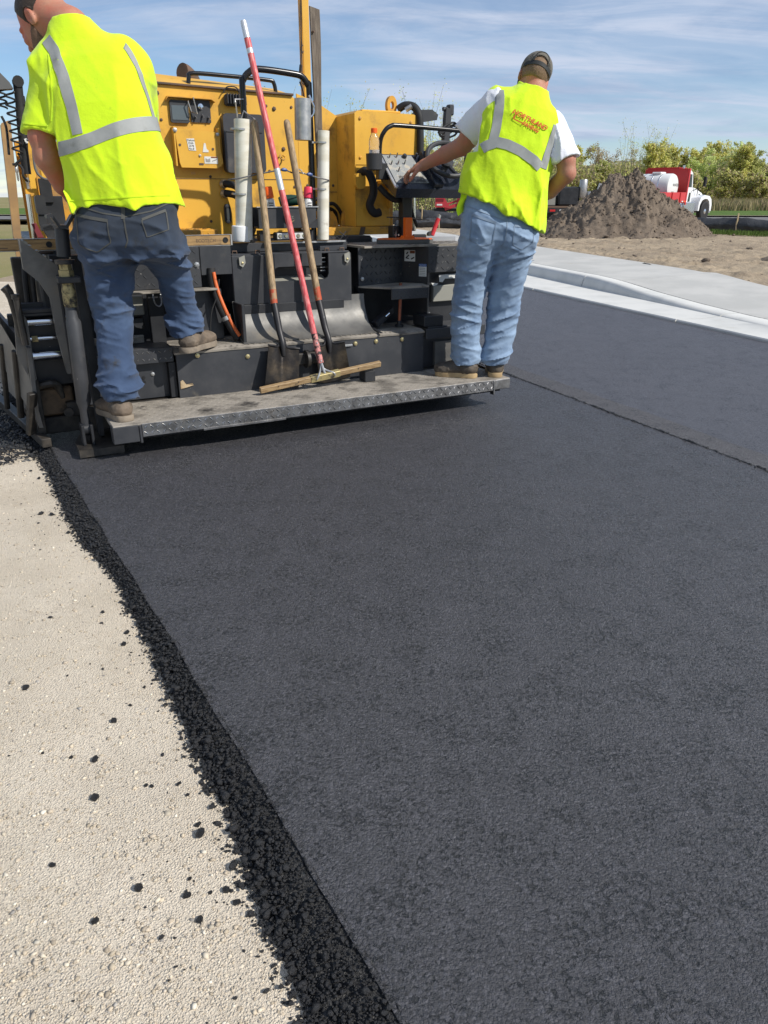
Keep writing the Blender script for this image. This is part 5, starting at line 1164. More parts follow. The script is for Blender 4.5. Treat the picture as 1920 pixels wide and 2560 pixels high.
STIT = pm('denim_seam', (.070, .070, .064), .8); STIL = pm('pale_denim_seam', (.19, .25, .33), .8)
TEE = cloth_mat('white_cotton', (.78, .79, .82), (.70, .71, .76), soft=.3)
SKA = skin_mat('sunburnt_skin', (.42, .200, .130), (.46, .145, .095)); SKB = skin_mat('tanned_skin', (.40, .195, .125), (.46, .175, .115))
HAIR = pm('dark_short_hair', (.030, .020, .014), .6, bump=.6, bscale=420, col2=(.060, .040, .026), scale=220)
HAIRB = pm('sandy_short_hair', (.17, .105, .058), .65, bump=.6, bscale=420, col2=(.24, .155, .09), scale=200)
STUB = pm('stubble', (.19, .110, .075), .7, col2=(.095, .058, .040), scale=300, bump=.4, bscale=500)
BOOTL = pm('dusty_leather', (.165, .125, .090), .75, col2=(.085, .066, .050), scale=11, dirt=(.26, .22, .17), dscale=8, dlo=.5, dhi=.75, bump=.25, bscale=80)
SOLEL = pm('dusty_sole', (.25, .205, .155), .85, col2=(.17, .14, .11), scale=14, bump=.2)
BOOTR = pm('dark_leather', (.055, .045, .036), .6, col2=(.10, .080, .060), scale=12, dirt=(.16, .13, .095), dscale=7, dlo=.55, dhi=.8, bump=.2, bscale=70)
SOLER = pm('crepe_sole', (.42, .30, .155), .75, col2=(.33, .23, .12), scale=16, dirt=(.12, .09, .06), dscale=12, dlo=.6, dhi=.8)
CAPM = cloth_mat('grey_cap_cloth', (.135, .125, .105), (.112, .104, .088), soft=.1, sheen=.05); CAPD = pm('cap_trim', (.022, .024, .024), .7)

def axes(fwd, up):
    f_ = np.array(fwd, float); f_ /= np.linalg.norm(f_); u_ = np.array(up, float); u_ -= f_*(u_@f_); u_ /= np.linalg.norm(u_); r_ = np.cross(f_, u_); return np.stack([r_, f_, u_])   # right, forward, up

def add_head(F, c, fwd, up, s=1.0, nape=None, nose=True):
    A = axes(fwd, up); P = lambda r_, f_, u_: np.array(c) + s*(A[0]*r_ + A[1]*f_ + A[2]*u_)
    F.ell(P(0, -.012, .025), A, (.077*s, .098*s, .092*s), .02)                 # skull
    F.ell(P(0, .030, -.035), A, (.064*s, .066*s, .085*s), .03)                 # face
    F.ell(P(0, .052, -.088), A, (.047*s, .040*s, .036*s), .03)                 # jaw
    F.ell(P(0, .082, .008), A, (.052*s, .018*s, .014*s), .015)                 # brow
    if nose: F.seg(P(0, .092, -.004), P(0, .113, -.040), .008*s, .014*s, .012)
    for sg in (-1, 1):
        F.ell(P(.034*sg, .083, -.036), A, (.022*s, .016*s, .02*s), .015)       # cheeks
        F.ell(P(.030*sg, .101, -.010), A, (.015*s, .010*s, .008*s), .006, op='c')   # eye hollow
        F.ell(P(.030*sg, .090, -.010), A, (.012*s, .010*s, .010*s), .004)      # eye
        F.ell(P(.079*sg, -.008, -.012), axes(A[1]+A[0]*sg*-.35, A[2]), (.009*s, .020*s, .034*s), .006)   # ear
        F.ell(P(.086*sg, -.004, -.010), A, (.006*s, .010*s, .020*s), .003, op='c')
    F.ell(P(0, .098, -.072), A, (.024*s, .009*s, .006*s), .006); F.ell(P(0, .096, -.084), A, (.021*s, .009*s, .007*s), .006)   # lips
    return A, P

def add_hand(F, wrist, fdir, pdir, curl=.6, s=1.0, spread=.1, left=True):
    """palm along fdir, back of the hand facing -pdir (fingers curl toward pdir)"""
    A = axes(fdir, -np.array(pdir, float)); w_ = np.array(wrist, float); P = lambda r_, f_, u_: w_ + s*(A[0]*r_+A[1]*f_+A[2]*u_)
    F.ell(P(0, .048, 0), A, (.041*s, .055*s, .017*s), .012)
    F.seg(w_, P(0, .03, 0), .027*s, .026*s, .02)
    th = -1 if left else 1
    for i, (off, ln) in enumerate(((-.030, .074), (-.010, .083), (.011, .078), (.030, .060))):
        off *= -th; b_ = P(off, .092, .002); d = A[1] + A[0]*off*spread*10; ang = 0
        for j, fr in enumerate((.48, .30, .22)):
            ang += curl*(.75 if j == 0 else .9); dd = d*math.cos(ang) - A[2]*math.sin(ang); e = b_ + dd*ln*fr*s
            F.seg(b_, e, (.0098-.0008*j)*s, (.0092-.0010*j)*s, .004); b_ = e
    b_ = P(th*.030, .020, -.004); d1 = A[1]*.55 + A[0]*th*.70 - A[2]*.35; d1 /= np.linalg.norm(d1)
    e = b_ + d1*.046*s; F.seg(b_, e, .0145*s, .0115*s, .012); d2 = A[1]*.85 + A[0]*th*.12 - A[2]*.5; d2 /= np.linalg.norm(d2)
    e2 = e + d2*.032*s; F.seg(e, e2, .0112*s, .0100*s, .006); F.seg(e2, e2 + d2*.022*s, .0098*s, .0082*s, .004)

def boot(parent, heel, toe, mat_, sole, top, h=.0055, wd=1.0, shaft=None):
    heel = np.array(heel, float); toe = np.array(toe, float); L_ = np.linalg.norm(toe-heel); f_ = (toe-heel)/L_; A = axes(f_, (0, 0, 1)); c = lambda r_, q, u_: heel + A[0]*r_ + A[1]*q*L_ + A[2]*u_
    lo = np.minimum(heel, toe)-.10; hi = np.maximum(heel, toe)+.10; hi[2] = heel[2]+.30
    F = Field(lo, hi, h)
    F.ell(c(0, .17, .060), A, (.043*wd, .058, .052), .02); F.ell(c(0, .42, .060), A, (.042*wd, .085, .050), .03); F.ell(c(0, .70, .050), A, (.050*wd, .085, .038), .03); F.ell(c(0, .82, .046), A, (.045*wd, .055, .030), .03)
    F.seg(c(0, .24, .07), np.array(top), .046, .052, .03)
    F.noise(.006, 30, 30, 40, 2.0); F.cut(c(0, 0, .024), (0, 0, -1))
    o = F.build('boot', mat_, parent)
    prof = [(-.02, .0), (.0, .026), (.06, .037), (.2, .040), (.4, .037), (.6, .047), (.75, .052), (.88, .047), (.97, .030), (1.0, .0)]
    out = [c(r_*wd, q, 0) for q, r_ in prof] + [c(-r_*wd, q, 0) for q, r_ in prof[-2:0:-1]]
    n = len(out); vs = [tuple(p + A[2]*z + (p-c(0, .5, 0))*g_*np.array([1, 1, 0])) for z, g_ in ((0.001, 0), (.006, .01), (.024, .01), (.032, -.012)) for p in out]
    fs = [tuple(range(n-1, -1, -1)), tuple(range(3*n, 4*n))] + [(k*n+i, k*n+(i+1) % n, (k+1)*n+(i+1) % n, (k+1)*n+i) for k in range(3) for i in range(n)]
    MB().add(vs, fs).build('sole', sole, o, smooth=50)
    return o

# ------------------------------------------------------------------ worker on the left
PB = (-1.30, 4.10, .19)
def person_left():
    B = Field((-1.90, 3.70, .22), (-.90, 4.75, 2.36), .0062)
    HC = ((-1.622, 4.225, 2.072), (-.74, .26, -.54), (-.46, .18, .86), 1.20)
    A, HP = add_head(B, *HC)
    B.seg((-1.475, 4.165, 2.03), (-1.565, 4.205, 2.085), .080, .082, .035)
    B.seg((-1.40, 4.14, 1.90), (-1.46, 4.16, 2.03), .075, .074, .04)
    # trunk and legs inside the clothes keep the figure one piece
    B.loft([(1.02, -1.27, 4.04, .15, .10), (1.30, -1.26, 4.03, .17, .11), (1.60, -1.31, 4.05, .16, .11), (1.84, -1.37, 4.12, .14, .085), (1.92, -1.40, 4.14, .08, .06)], .04)
    B.seg((-1.39, 4.02, 1.06), (-1.425, 4.08, .76), .065, .05, .03); B.seg((-1.425, 4.08, .76), (-1.43, 4.02, .30), .045, .036, .03)
    B.seg((-1.15, 4.10, 1.06), (-1.137, 4.28, .90), .055, .045, .03); B.seg((-1.137, 4.28, .90), (-1.145, 4.42, .60), .042, .036, .03)
    # arms
    B.seg((-1.59, 4.12, 1.84), (-1.632, 4.03, 1.56), .060, .056, .03); B.seg((-1.632, 4.03, 1.56), (-1.622, 4.03, 1.47), .058, .056, .02)
    B.seg((-1.622, 4.035, 1.47), (-1.605, 4.12, 1.35), .057, .042, .02); B.seg((-1.605, 4.12, 1.35), (-1.590, 4.17, 1.30), .040, .031, .015)
    add_hand(B, (-1.588, 4.175, 1.295), (.10, .60, -.75), (.85, .2, .1), .55, 1.06, left=True)
    B.seg((-1.20, 4.16, 1.88), (-1.24, 4.40, 1.62), .058, .052, .03); B.seg((-1.24, 4.40, 1.62), (-1.40, 4.50, 1.40), .05, .034, .02)
    add_hand(B, (-1.41, 4.505, 1.39), (-.6, .35, -.7), (-.4, .1, -.8), .55, 1.06, left=False)
    V, Fc = B.mesh()
    per = np_mesh('person', V, Fc, SKA, True, None, PB); BASE[per.name] = Vector(PB)
    setp(per, 'worker in hi-vis yellow T-shirt and dark jeans stooping at the left', 'person')
    # hair cap, beard
    Hh = Field((-1.90, 4.00, 1.96), (-1.42, 4.45, 2.38), .0055); add_head(Hh, *HC, nose=False); Hh.D -= .005
    hc = HP(0, 0, 0)
    Hh.cut(HP(0, .040, .03), A[1]*.8 - A[2]*.35); Hh.cut(HP(0, -.05, -.028), -A[2]*.95 + A[1]*.1)
    for sg in (-1, 1): Hh.ell(HP(.083*sg, -.006, -.012), A, (.03, .030, .044), .0, op='c')
    Hh.noise(.003, 120, 120, 120); Hh.build('hair', HAIR, per)
    Bd = Field((-1.92, 4.00, 1.92), (-1.42, 4.50, 2.32), .0055); add_head(Bd, *HC, nose=False); Bd.D -= .0035
    Bd.cut(HP(0, .030, -.036), A[2]*.70 + A[1]*.55); Bd.cut(HP(0, .008, -.05), -A[1]); Bd.noise(.002, 150, 150, 150); Bd.build('beard', STUB, per)
    # jeans
    J = Field((-1.66, 3.78, .22), (-.88, 4.66, 1.36), .0062)
    J.loft([(1.03, -1.26, 4.035, .245, .150), (1.08, -1.262, 4.01, .252, .165), (1.16, -1.262, 3.995, .247, .160), (1.27, -1.258, 4.01, .238, .140), (1.33, -1.26, 4.02, .228, .13)], .03, 2.5)
    J.ell((-1.375, 3.945, 1.125), np.eye(3), (.115, .085, .105), .05); J.ell((-1.145, 3.96, 1.125), np.eye(3), (.110, .080, .105), .05)
    J.loft([(.300, -1.408, 3.995, .088, .090), (.35, -1.420, 4.01, .100, .098), (.40, -1.425, 4.025, .088, .088), (.55, -1.425, 4.05, .088, .088), (.76, -1.415, 4.085, .094, .094), (.92, -1.398, 4.05, .114, .128), (1.01, -1.390, 4.025, .124, .155), (1.09, -1.385, 4.01, .128, .160)], .05, 2.2)
    J.loft([(.585, -1.130, 4.44, .085, .088), (.63, -1.138, 4.43, .097, .096), (.70, -1.140, 4.395, .084, .086), (.90, -1.138, 4.30, .088, .096), (1.0, -1.142, 4.18, .106, .150), (1.09, -1.142, 4.06, .118, .165)], .05, 2.2)
    J.cut((-1.26, 4.0, 1.325), (0, 0, 1)); 
    ek = lambda x, y, z: np.exp(-((z-.80)/.10)**2)*.8 + np.exp(-((z-.36)/.09)**2)*1.2 + np.exp(-((z-.96)/.07)**2)*.9 + .15
    J.noise(.038, 4.2, 4.2, 15, 1.3, shear=-.25, lo=(-1.70, 3.78, .20), hi=(-1.24, 4.66, 1.06), env=ek)
    er = lambda x, y, z: np.exp(-((z-.62)/.09)**2)*1.3 + np.exp(-((z-.98)/.07)**2)*.8 + .15
    J.noise(.040, 4.2, 4.2, 14, 7.7, shear=.45, lo=(-1.29, 3.78, .45), hi=(-.86, 4.66, 1.08), env=er)
    J.noise(.018, 6, 6, 11, 3.1, shear=.2, lo=(-1.70, 3.78, .98), hi=(-.86, 4.66, 1.40))
    J.noise(.010, 9, 9, 30, 5.5, shear=.3, lo=(-1.70, 3.78, .20), hi=(-.86, 4.66, 1.10))
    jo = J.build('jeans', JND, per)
    # pockets, seams
    def line(fld, pts, m_, w_=.006, parent=jo, name='seam', th=.002):
        pts = np.array(pts, float); L_ = np.linalg.norm(np.diff(pts, axis=0), axis=1); n = max(3, int(L_.sum()/.012)); s_ = np.concatenate([[0], np.cumsum(L_)]); t_ = np.linspace(0, s_[-1], n)
        x = np.interp(t_, s_, pts[:, 0]); z = np.interp(t_, s_, pts[:, 1]); dx = np.gradient(x); dz = np.gradient(z); l = np.hypot(dx, dz)+1e-9; nx, nz = -dz/l, dx/l
        P = np.stack([np.stack([x+nx*o, np.full(n, pts[0, 2]), z+nz*o], 1) for o in (-w_/2, w_/2)], 1)
        return ribbon(name, fld, P, np.broadcast_to(np.array([0., 1, 0]), P.shape), m_, parent, th, .0012)
    Y0 = 3.6
    for poly in ([(-1.475, 1.215, Y0), (-1.305, 1.190, Y0), (-1.302, 1.095, Y0), (-1.375, 1.050, Y0), (-1.462, 1.085, Y0), (-1.475, 1.215, Y0)], [(-1.145, 1.195, Y0), (-1.045, 1.235, Y0), (-1.035, 1.150, Y0), (-1.130, 1.118, Y0), (-1.145, 1.195, Y0)]):
        line(J, poly, STIT, .0045)
    line(J, [(-1.475, 1.217, Y0), (-1.305, 1.192, Y0)], STIT, .014); line(J, [(-1.145, 1.197, Y0), (-1.045, 1.237, Y0)], STIT, .012)
    line(J, [(-1.47, 1.262, Y0), (-1.33, 1.225, Y0), (-1.22, 1.210, Y0), (-1.10, 1.235, Y0), (-1.03, 1.27, Y0)], STIT, .006)
    line(J, [(-1.232, 1.30, Y0), (-1.226, 1.20, Y0), (-1.222, 1.10, Y0), (-1.24, 1.07, Y0)], STIT, .006); line(J, [(-1.234, 1.30, Y0), (-1.230, 1.20, Y0)], STIT, .018, name='belt_loop', th=.004)
    # shirt
    S_ = Field((-1.92, 3.74, 1.20), (-.92, 4.62, 2.16), .0062)
    S_.loft([(1.20, -1.268, 4.015, .246, .170), (1.29, -1.270, 4.02, .243, .164), (1.40, -1.290, 4.03, .243, .160), (1.55, -1.318, 4.045, .243, .160), (1.70, -1.338, 4.075, .236, .158), (1.82, -1.36, 4.105, .225, .145), (1.90, -1.385, 4.12, .200, .130), (1.97, -1.415, 4.14, .150, .110), (2.03, -1.445, 4.15, .108, .098), (2.075, -1.465, 4.155, .085, .088)], .03, 2.4, tilt=.10, x0=-1.3, yaw=.05)
    S_.seg((-1.555, 4.12, 1.855), (-1.632, 4.04, 1.58), .092, .088, .06); S_.seg((-1.47, 4.14, 1.97), (-1.56, 4.12, 1.87), .085, .088, .05); S_.seg((-1.24, 4.14, 1.90), (-1.22, 4.20, 1.84), .10, .095, .05)
    S_.seg((-1.20, 4.17, 1.86), (-1.23, 4.34, 1.68), .09, .085, .05)
    S_.cut((-1.632, 4.04, 1.577), (-.05, -.12, -.90), lo=(-1.92, 3.74, 1.25), hi=(-1.535, 4.25, 1.66))
    S_.cut((-1.235, 4.37, 1.65), (0, .55, -.8), lo=(-1.40, 4.27, 1.40), hi=(-1.05, 4.62, 1.80))
    S_.cut((-1.26, 4.0, 1.262), (.06, 0, -1)); S_.cut((-1.490, 4.155, 2.050), (-.74, .32, .58), lo=(-1.68, 3.98, 1.93), hi=(-1.33, 4.42, 2.16))
    S_.noise(.034, 4, 4, 4.5, 4.4, shear=1.0, env=lambda x, y, z: .30+np.clip((1.62-z)/.3, 0, 1)*.8); S_.noise(.010, 10, 10, 9, 2.4, shear=.8, env=lambda x, y, z: np.clip((1.55-z)/.25, 0, 1))
    S_.noise(.026, 8, 8, 4, 8.1, shear=-.8, lo=(-1.95, 3.74, 1.45), hi=(-1.42, 4.3, 1.95))
    so_ = S_.build('t_shirt', HVS, per)
    # reflective bands on the shirt
    n = 90; th_ = np.linspace(0, 2*math.pi, n); zs = np.array([-.030, -.015, 0, .015, .030])
    zc = 1.555 + .062*np.cos(th_ - .05)
    P = np.stack([np.stack([-1.315+.6*np.cos(th_), 4.05+.6*np.sin(th_), zc + o], 1) for o in zs], 1); Dr = np.stack([-np.cos(th_), -np.sin(th_), 0*th_], 1)[:, None, :]*np.ones((1, 5, 1))
    Q = S_.cast(P, Dr); good = (np.hypot(Q[:, :, 0]+1.315, (Q[:, :, 1]-4.05)*1.4) < .30).all(1)
    ids = np.where(good)[0]; runs = np.split(ids, np.where(np.diff(ids) > 1)[0]+1)
    for rn in runs:
        if len(rn) > 3: ribbon('reflective_band', S_, P[rn], Dr[rn], REFL, so_, .0018, .0015)
    def strap(xs, zs_, w_=.052, dr=(0., 1., 0.)):
        # down the back: ray starts behind the man
        t_ = np.linspace(0, 1, 40); x = np.interp(t_, np.linspace(0, 1, len(xs)), xs); z = np.interp(t_, np.linspace(0, 1, len(zs_)), zs_)
        dx = np.gradient(x); dz = np.gradient(z); l = np.hypot(dx, dz); nx, nz = -dz/l, dx/l
        dr = np.array(dr)/np.linalg.norm(dr)
        P = np.stack([np.stack([x+nx*o, np.full(40, 4.05), z+nz*o], 1) for o in np.linspace(-w_/2, w_/2, 5)], 1) - dr*.36
        d = np.broadcast_to(dr, P.shape)
        ribbon('reflective_strap', S_, P, d, REFL, so_, .0018, .0015)
    strap([-1.548, -1.505, -1.460, -1.428, -1.408], [1.965, 1.912, 1.80, 1.68, 1.562])
    strap([-1.185, -1.145, -1.120, -1.112], [1.940, 1.865, 1.75, 1.605], .05, (-.85, .52, 0))
    HEM = cloth_mat('hi_vis_hem', (.58, .80, .016), (.54, .75, .016), soft=.1)
    line(S_, [(-1.49, 1.279, 3.6), (-1.40, 1.284, 3.6), (-1.26, 1.291, 3.6), (-1.12, 1.300, 3.6), (-1.03, 1.304, 3.6)], HEM, .006, so_, 'hem_seam')
    line(S_, [(-1.535, 1.90, 3.6), (-1.520, 1.80, 3.6), (-1.525, 1.70, 3.6), (-1.54, 1.62, 3.6)], HEM, .006, so_, 'sleeve_seam')
    line(S_, [(-1.70, 1.617, 3.6), (-1.62, 1.606, 3.6), (-1.56, 1.601, 3.6)], HEM, .006, so_, 'sleeve_hem')
    boot(per, (-1.365, 3.920, .1905), (-1.575, 4.165, .1905), BOOTL, SOLEL, (-1.418, 4.01, .36), wd=1.25)
    boot(per, (-1.135, 4.335, .474), (-1.040, 4.635, .474), BOOTL, SOLEL, (-1.135, 4.42, .65), wd=1.18)
    return per
PL = person_left()

# ------------------------------------------------------------------ worker on the right
def person_right():
    PB = (.70, 5.06, .19)
    B = Field((-.02, 4.74, .22), (1.26, 5.70, 2.08), .0062)
    hc = (.888, 5.165, 1.946); hf, hu = (-.08, .94, -.32), (.36, .26, .90)
    A, HP = add_head(B, hc, hf, hu, 1.04)
    B.seg((.890, 5.105, 1.82), (.886, 5.14, 1.90), .070, .064, .03); B.seg((.86, 5.09, 1.74), (.890, 5.10, 1.84), .10, .072, .04)
    B.loft([(1.0, .70, 5.02, .14, .09), (1.30, .72, 5.02, .15, .10), (1.55, .77, 5.05, .15, .10), (1.72, .83, 5.08, .15, .08), (1.78, .85, 5.09, .10, .07)], .04)
    B.seg((.60, 5.0, 1.04), (.535, 5.03, .63), .07, .055, .03); B.seg((.535, 5.03, .63), (.555, 5.03, .28), .05, .04, .03)
    B.seg((.81, 5.02, 1.03), (.770, 5.05, .62), .07, .055, .03); B.seg((.770, 5.05, .62), (.730, 5.03, .28), .05, .04, .03)
    B.seg((.64, 5.10, 1.80), (.525, 5.24, 1.63), .055, .056, .03); B.seg((.525, 5.24, 1.63), (.495, 5.28, 1.59), .058, .054, .02)
    B.seg((.495, 5.28, 1.59), (.39, 5.345, 1.545), .055, .049, .02); B.seg((.39, 5.345, 1.545), (.262, 5.415, 1.488), .048, .033, .015)
    add_hand(B, (.255, 5.418, 1.485), (-.80, .34, -.34), (.1, .15, -.95), .62, 1.06, left=True)
    B.seg((1.01, 5.07, 1.68), (1.085, 5.0, 1.50), .056, .056, .03); B.seg((1.085, 5.0, 1.50), (1.098, 4.995, 1.425), .056, .050, .02)
    B.seg((1.098, 4.995, 1.425), (1.03, 5.11, 1.33), .052, .045, .02); B.seg((1.03, 5.11, 1.33), (.955, 5.21, 1.265), .043, .032, .015)
    add_hand(B, (.95, 5.215, 1.26), (-.75, .55, -.35), (-.3, .3, -.85), .6, 1.06, left=False)
    V, Fc = B.mesh(); per = np_mesh('person', V, Fc, SKB, True, None, PB); BASE[per.name] = Vector(PB)
    setp(per, 'worker in grey cap and hi-vis vest with lettering, hand on the console', 'person')
    Hh = Field((.70, 4.98, 1.76), (1.08, 5.38, 2.14), .0055); add_head(Hh, hc, hf, hu, 1.04, nose=False); Hh.D -= .0045
    Hh.cut(HP(0, .045, .03), A[1]*.9 - A[2]*.2); Hh.cut(HP(0, -.05, -.035), -A[2]); 
    for sg in (-1, 1): Hh.ell(HP(.084*sg, -.004, -.014), A, (.03, .030, .042), .0, op='c')
    Hh.noise(.003, 120, 120, 120); Hh.build('hair', HAIRB, per)
    # cap: crown with the arched opening at the back, strap, peak
    C_ = Field((.66, 4.94, 1.82), (1.12, 5.50, 2.16), .0048)
    C_.ell(HP(0, -.006, .040), A, (.093, .114, .100), .0)
    C_.cut(HP(0, -.02, .012), -A[2]*.99 - A[1]*.06)
    C_.ell(HP(0, -.014, .036), A, (.084, .104, .089), .0, op='c')
    C_.ell(HP(0, -.125, .035), A, (.042, .08, .044), .0, op='c')
    C_.noise(.003, 16, 16, 16, 5.0)
    cp = C_.build('cap', CAPM, per)
    def hp(a, r1, r2, u_): return HP(r1*math.sin(a), -.008 - r2*math.cos(a), u_)
    MB().sheet(lambda u, v_: tuple(hp((u-.5)*2.3, .0895, .1095, .012+.022*v_ + .004*math.cos((u-.5)*6))), 30, 3, .003).build('cap_strap', CAPD, cp)
    MB().tube([hp(s_*(.46)+0, .0925, .1125, .034+.047*q) for s_, q in [(-1, 0), (-1.0, .35), (-.92, .7), (-.7, .95), (-.35, 1.1), (0, 1.15), (.35, 1.1), (.7, .95), (.92, .7), (1.0, .35), (1, 0)]], .0028, 6, smooth=3).build('opening_trim', CAPD, cp)
    MB().sheet(lambda u, v_: tuple(HP((u-.5)*.15*(1-.35*v_*v_), .085+.085*v_+.02*(1-(2*u-1)**2), .035-.02*v_-.018*(2*u-1)**2)), 16, 8, .004).build('peak', CAPM, cp)
    # jeans
    J = Field((.30, 4.74, .20), (1.06, 5.32, 1.42), .0062)
    J.loft([(.98, .705, 5.03, .222, .13), (1.05, .700, 5.0, .232, .155), (1.12, .702, 4.985, .230, .158), (1.22, .712, 5.0, .222, .138), (1.32, .716, 5.01, .205, .125), (1.38, .716, 5.02, .20, .12)], .03, 2.5, tilt=-.16, x0=.71)
    J.ell((.595, 4.935, 1.095), np.eye(3), (.105, .080, .10), .05); J.ell((.815, 4.945, 1.075), np.eye(3), (.105, .080, .10), .05)
    J.loft([(.280, .545, 5.03, .082, .088), (.33, .548, 5.03, .092, .094), (.42, .535, 5.035, .088, .088), (.62, .533, 5.045, .097, .094), (.78, .553, 5.03, .103, .104), (.95, .580, 5.01, .116, .135), (1.06, .595, 5.0, .120, .15)], .03, 2.2)
    J.loft([(.280, .730, 5.045, .082, .088), (.33, .738, 5.04, .092, .094), (.42, .755, 5.05, .090, .09), (.62, .770, 5.06, .098, .095), (.78, .782, 5.04, .106, .106), (.95, .800, 5.02, .120, .135), (1.06, .812, 5.0, .122, .15)], .03, 2.2)
    J.cut((.71, 5.0, 1.335), (.16, 0, 1))
    e1_ = lambda x, y, z: np.exp(-((z-.58)/.12)**2)*.9 + np.exp(-((z-.32)/.06)**2)*1.3 + np.exp(-((z-.94)/.08)**2)*.6 + .15
    J.noise(.026, 4.5, 4.5, 17, 2.6, shear=.25, lo=(.25, 4.74, .15), hi=(.67, 5.32, 1.06), env=e1_); J.noise(.026, 4.5, 4.5, 17, 5.6, shear=-.3, lo=(.64, 4.74, .15), hi=(1.10, 5.32, 1.06), env=e1_)
    J.noise(.012, 6, 6, 11, 9.1, shear=.5, lo=(.25, 4.74, .95), hi=(1.10, 5.32, 1.46))
    J.noise(.010, 9, 9, 30, 4.5, shear=-.3, lo=(.25, 4.74, .15), hi=(1.10, 5.32, 1.10))
    jo = J.build('jeans', JNL, per)
    def line(pts, w_=.006, name='seam', th=.002, m_=STIL):
        pts = np.array(pts, float); L_ = np.linalg.norm(np.diff(pts, axis=0), axis=1); n = max(3, int(L_.sum()/.012)); s_ = np.concatenate([[0], np.cumsum(L_)]); t_ = np.linspace(0, s_[-1], n)
        x = np.interp(t_, s_, pts[:, 0]); z = np.interp(t_, s_, pts[:, 1]); dx = np.gradient(x); dz = np.gradient(z); l = np.hypot(dx, dz)+1e-9; nx, nz = -dz/l, dx/l
        P = np.stack([np.stack([x+nx*o, np.full(n, 4.68), z+nz*o], 1) for o in (-w_/2, w_/2)], 1)
        return ribbon(name, J, P, np.broadcast_to(np.array([0., 1, 0]), P.shape), m_, jo, th, .0012)
    line([(.525, 1.195), (.665, 1.150), (.652, 1.035), (.585, 1.020), (.515, 1.055), (.525, 1.195)], .005); line([(.525, 1.197), (.665, 1.152)], .014)
    line([(.778, 1.135), (.905, 1.12), (.90, 1.04), (.835, 1.00), (.775, 1.03), (.778, 1.135)], .005); line([(.778, 1.137), (.905, 1.122)], .012)
    line([(.50, 1.245), (.62, 1.20), (.735, 1.160), (.83, 1.165), (.92, 1.18)], .006); line([(.735, 1.30), (.735, 1.16), (.728, 1.05), (.708, 1.02)], .006)
    line([(.738, 1.275), (.737, 1.225)], .018, 'belt_loop', .004); line([(.555, 1.335), (.552, 1.27)], .015, 'belt_loop', .004)
    # white T-shirt under the vest
    T_ = Field((.34, 4.72, 1.26), (1.26, 5.44, 1.90), .0062)
    T_.loft([(1.30, .715, 5.03, .20, .12), (1.50, .755, 5.05, .20, .13), (1.70, .805, 5.07, .20, .125), (1.81, .840, 5.09, .15, .10), (1.88, .875, 5.10, .085, .08)], .03, 2.3, tilt=-.28, x0=.8)
    T_.seg((.675, 5.10, 1.80), (.515, 5.215, 1.668), .084, .080, .05); T_.seg((.99, 5.07, 1.675), (1.078, 5.0, 1.505), .082, .085, .05)
    T_.cut((.508, 5.225, 1.668), (-.62, .35, -.70), lo=(.34, 4.95, 1.45), hi=(.62, 5.44, 1.83)); T_.cut((1.085, 4.99, 1.508), (.28, -.1, -.90), lo=(.97, 4.72, 1.30), hi=(1.26, 5.25, 1.60))
    T_.ell((.895, 5.12, 1.89), np.eye(3), (.078, .085, .05), .01, op='c')
    T_.noise(.022, 9, 9, 6, 2.2, shear=1.2)
    T_.build('t_shirt', TEE, per)
    # vest
    Vt = Field((.38, 4.72, 1.08), (1.16, 5.36, 1.92), .0062)
    Vt.loft([(1.00, .70, 5.0, .255, .168), (1.20, .705, 5.0, .252, .165), (1.32, .715, 5.02, .245, .160), (1.45, .745, 5.03, .236, .155), (1.60, .785, 5.05, .232, .152), (1.72, .815, 5.07, .222, .145), (1.80, .835, 5.08, .185, .125), (1.86, .862, 5.09, .115, .105), (1.905, .880, 5.095, .082, .090)], .03, 2.4, tilt=-.28, x0=.80)
    Vt.cut((.458, 4.98, 1.325), (-.40, 0, -1))
    Vt.seg((.655, 5.10, 1.83), (.70, 5.09, 1.82), .062, .06, .05)
    Vt.seg((.985, 5.06, 1.70), (.95, 5.07, 1.715), .068, .065, .05)
    Vt.ell((.900, 5.15, 1.915), axes((-.2, .9, -.3), (0, 0, 1)), (.076, .13, .052), .008, op='c')
    Vt.cut((.592, 5.1, 1.75), (-.96, .12, .06), lo=(.38, 4.72, 1.55), hi=(.70, 5.36, 1.92)); Vt.cut((1.045, 5.05, 1.62), (.95, .05, .32), lo=(.95, 4.72, 1.46), hi=(1.16, 5.36, 1.80))
    Vt.noise(.034, 4.2, 4.2, 2.6, 6.6, shear=1.7, env=lambda x, y, z: .4+.7*np.clip((1.6-z)/.3, 0, 1)); Vt.noise(.012, 11, 11, 6, 1.6, shear=-1.0)
    vo = Vt.build('vest', HVV, per)
    MB().sheet(lambda u, v_: (.452+.115*u+.012*math.sin(v_*6), 4.955+.05*u+.012*math.sin(u*9+v_*4), 1.352-.165*v_*(1-.55*u)), 12, 14, .003).build('vest_flap', HVV, vo)
    def strip(name, pts, w_, m_=REFL, off=.0018):
        pts = np.array(pts, float); L_ = np.linalg.norm(np.diff(pts, axis=0), axis=1); n = max(4, int(L_.sum()/.012)); s_ = np.concatenate([[0], np.cumsum(L_)]); t_ = np.linspace(0, s_[-1], n)
        x = np.interp(t_, s_, pts[:, 0]); z = np.interp(t_, s_, pts[:, 1]); dx = np.gradient(x); dz = np.gradient(z); l = np.hypot(dx, dz)+1e-9; nx, nz = -dz/l, dx/l
        P = np.stack([np.stack([x+nx*o, np.full(n, 4.66), z+nz*o], 1) for o in np.linspace(-w_/2, w_/2, 5)], 1)
        return ribbon(name, Vt, P, np.broadcast_to(np.array([0., 1, 0]), P.shape), m_, vo, .0018, off)
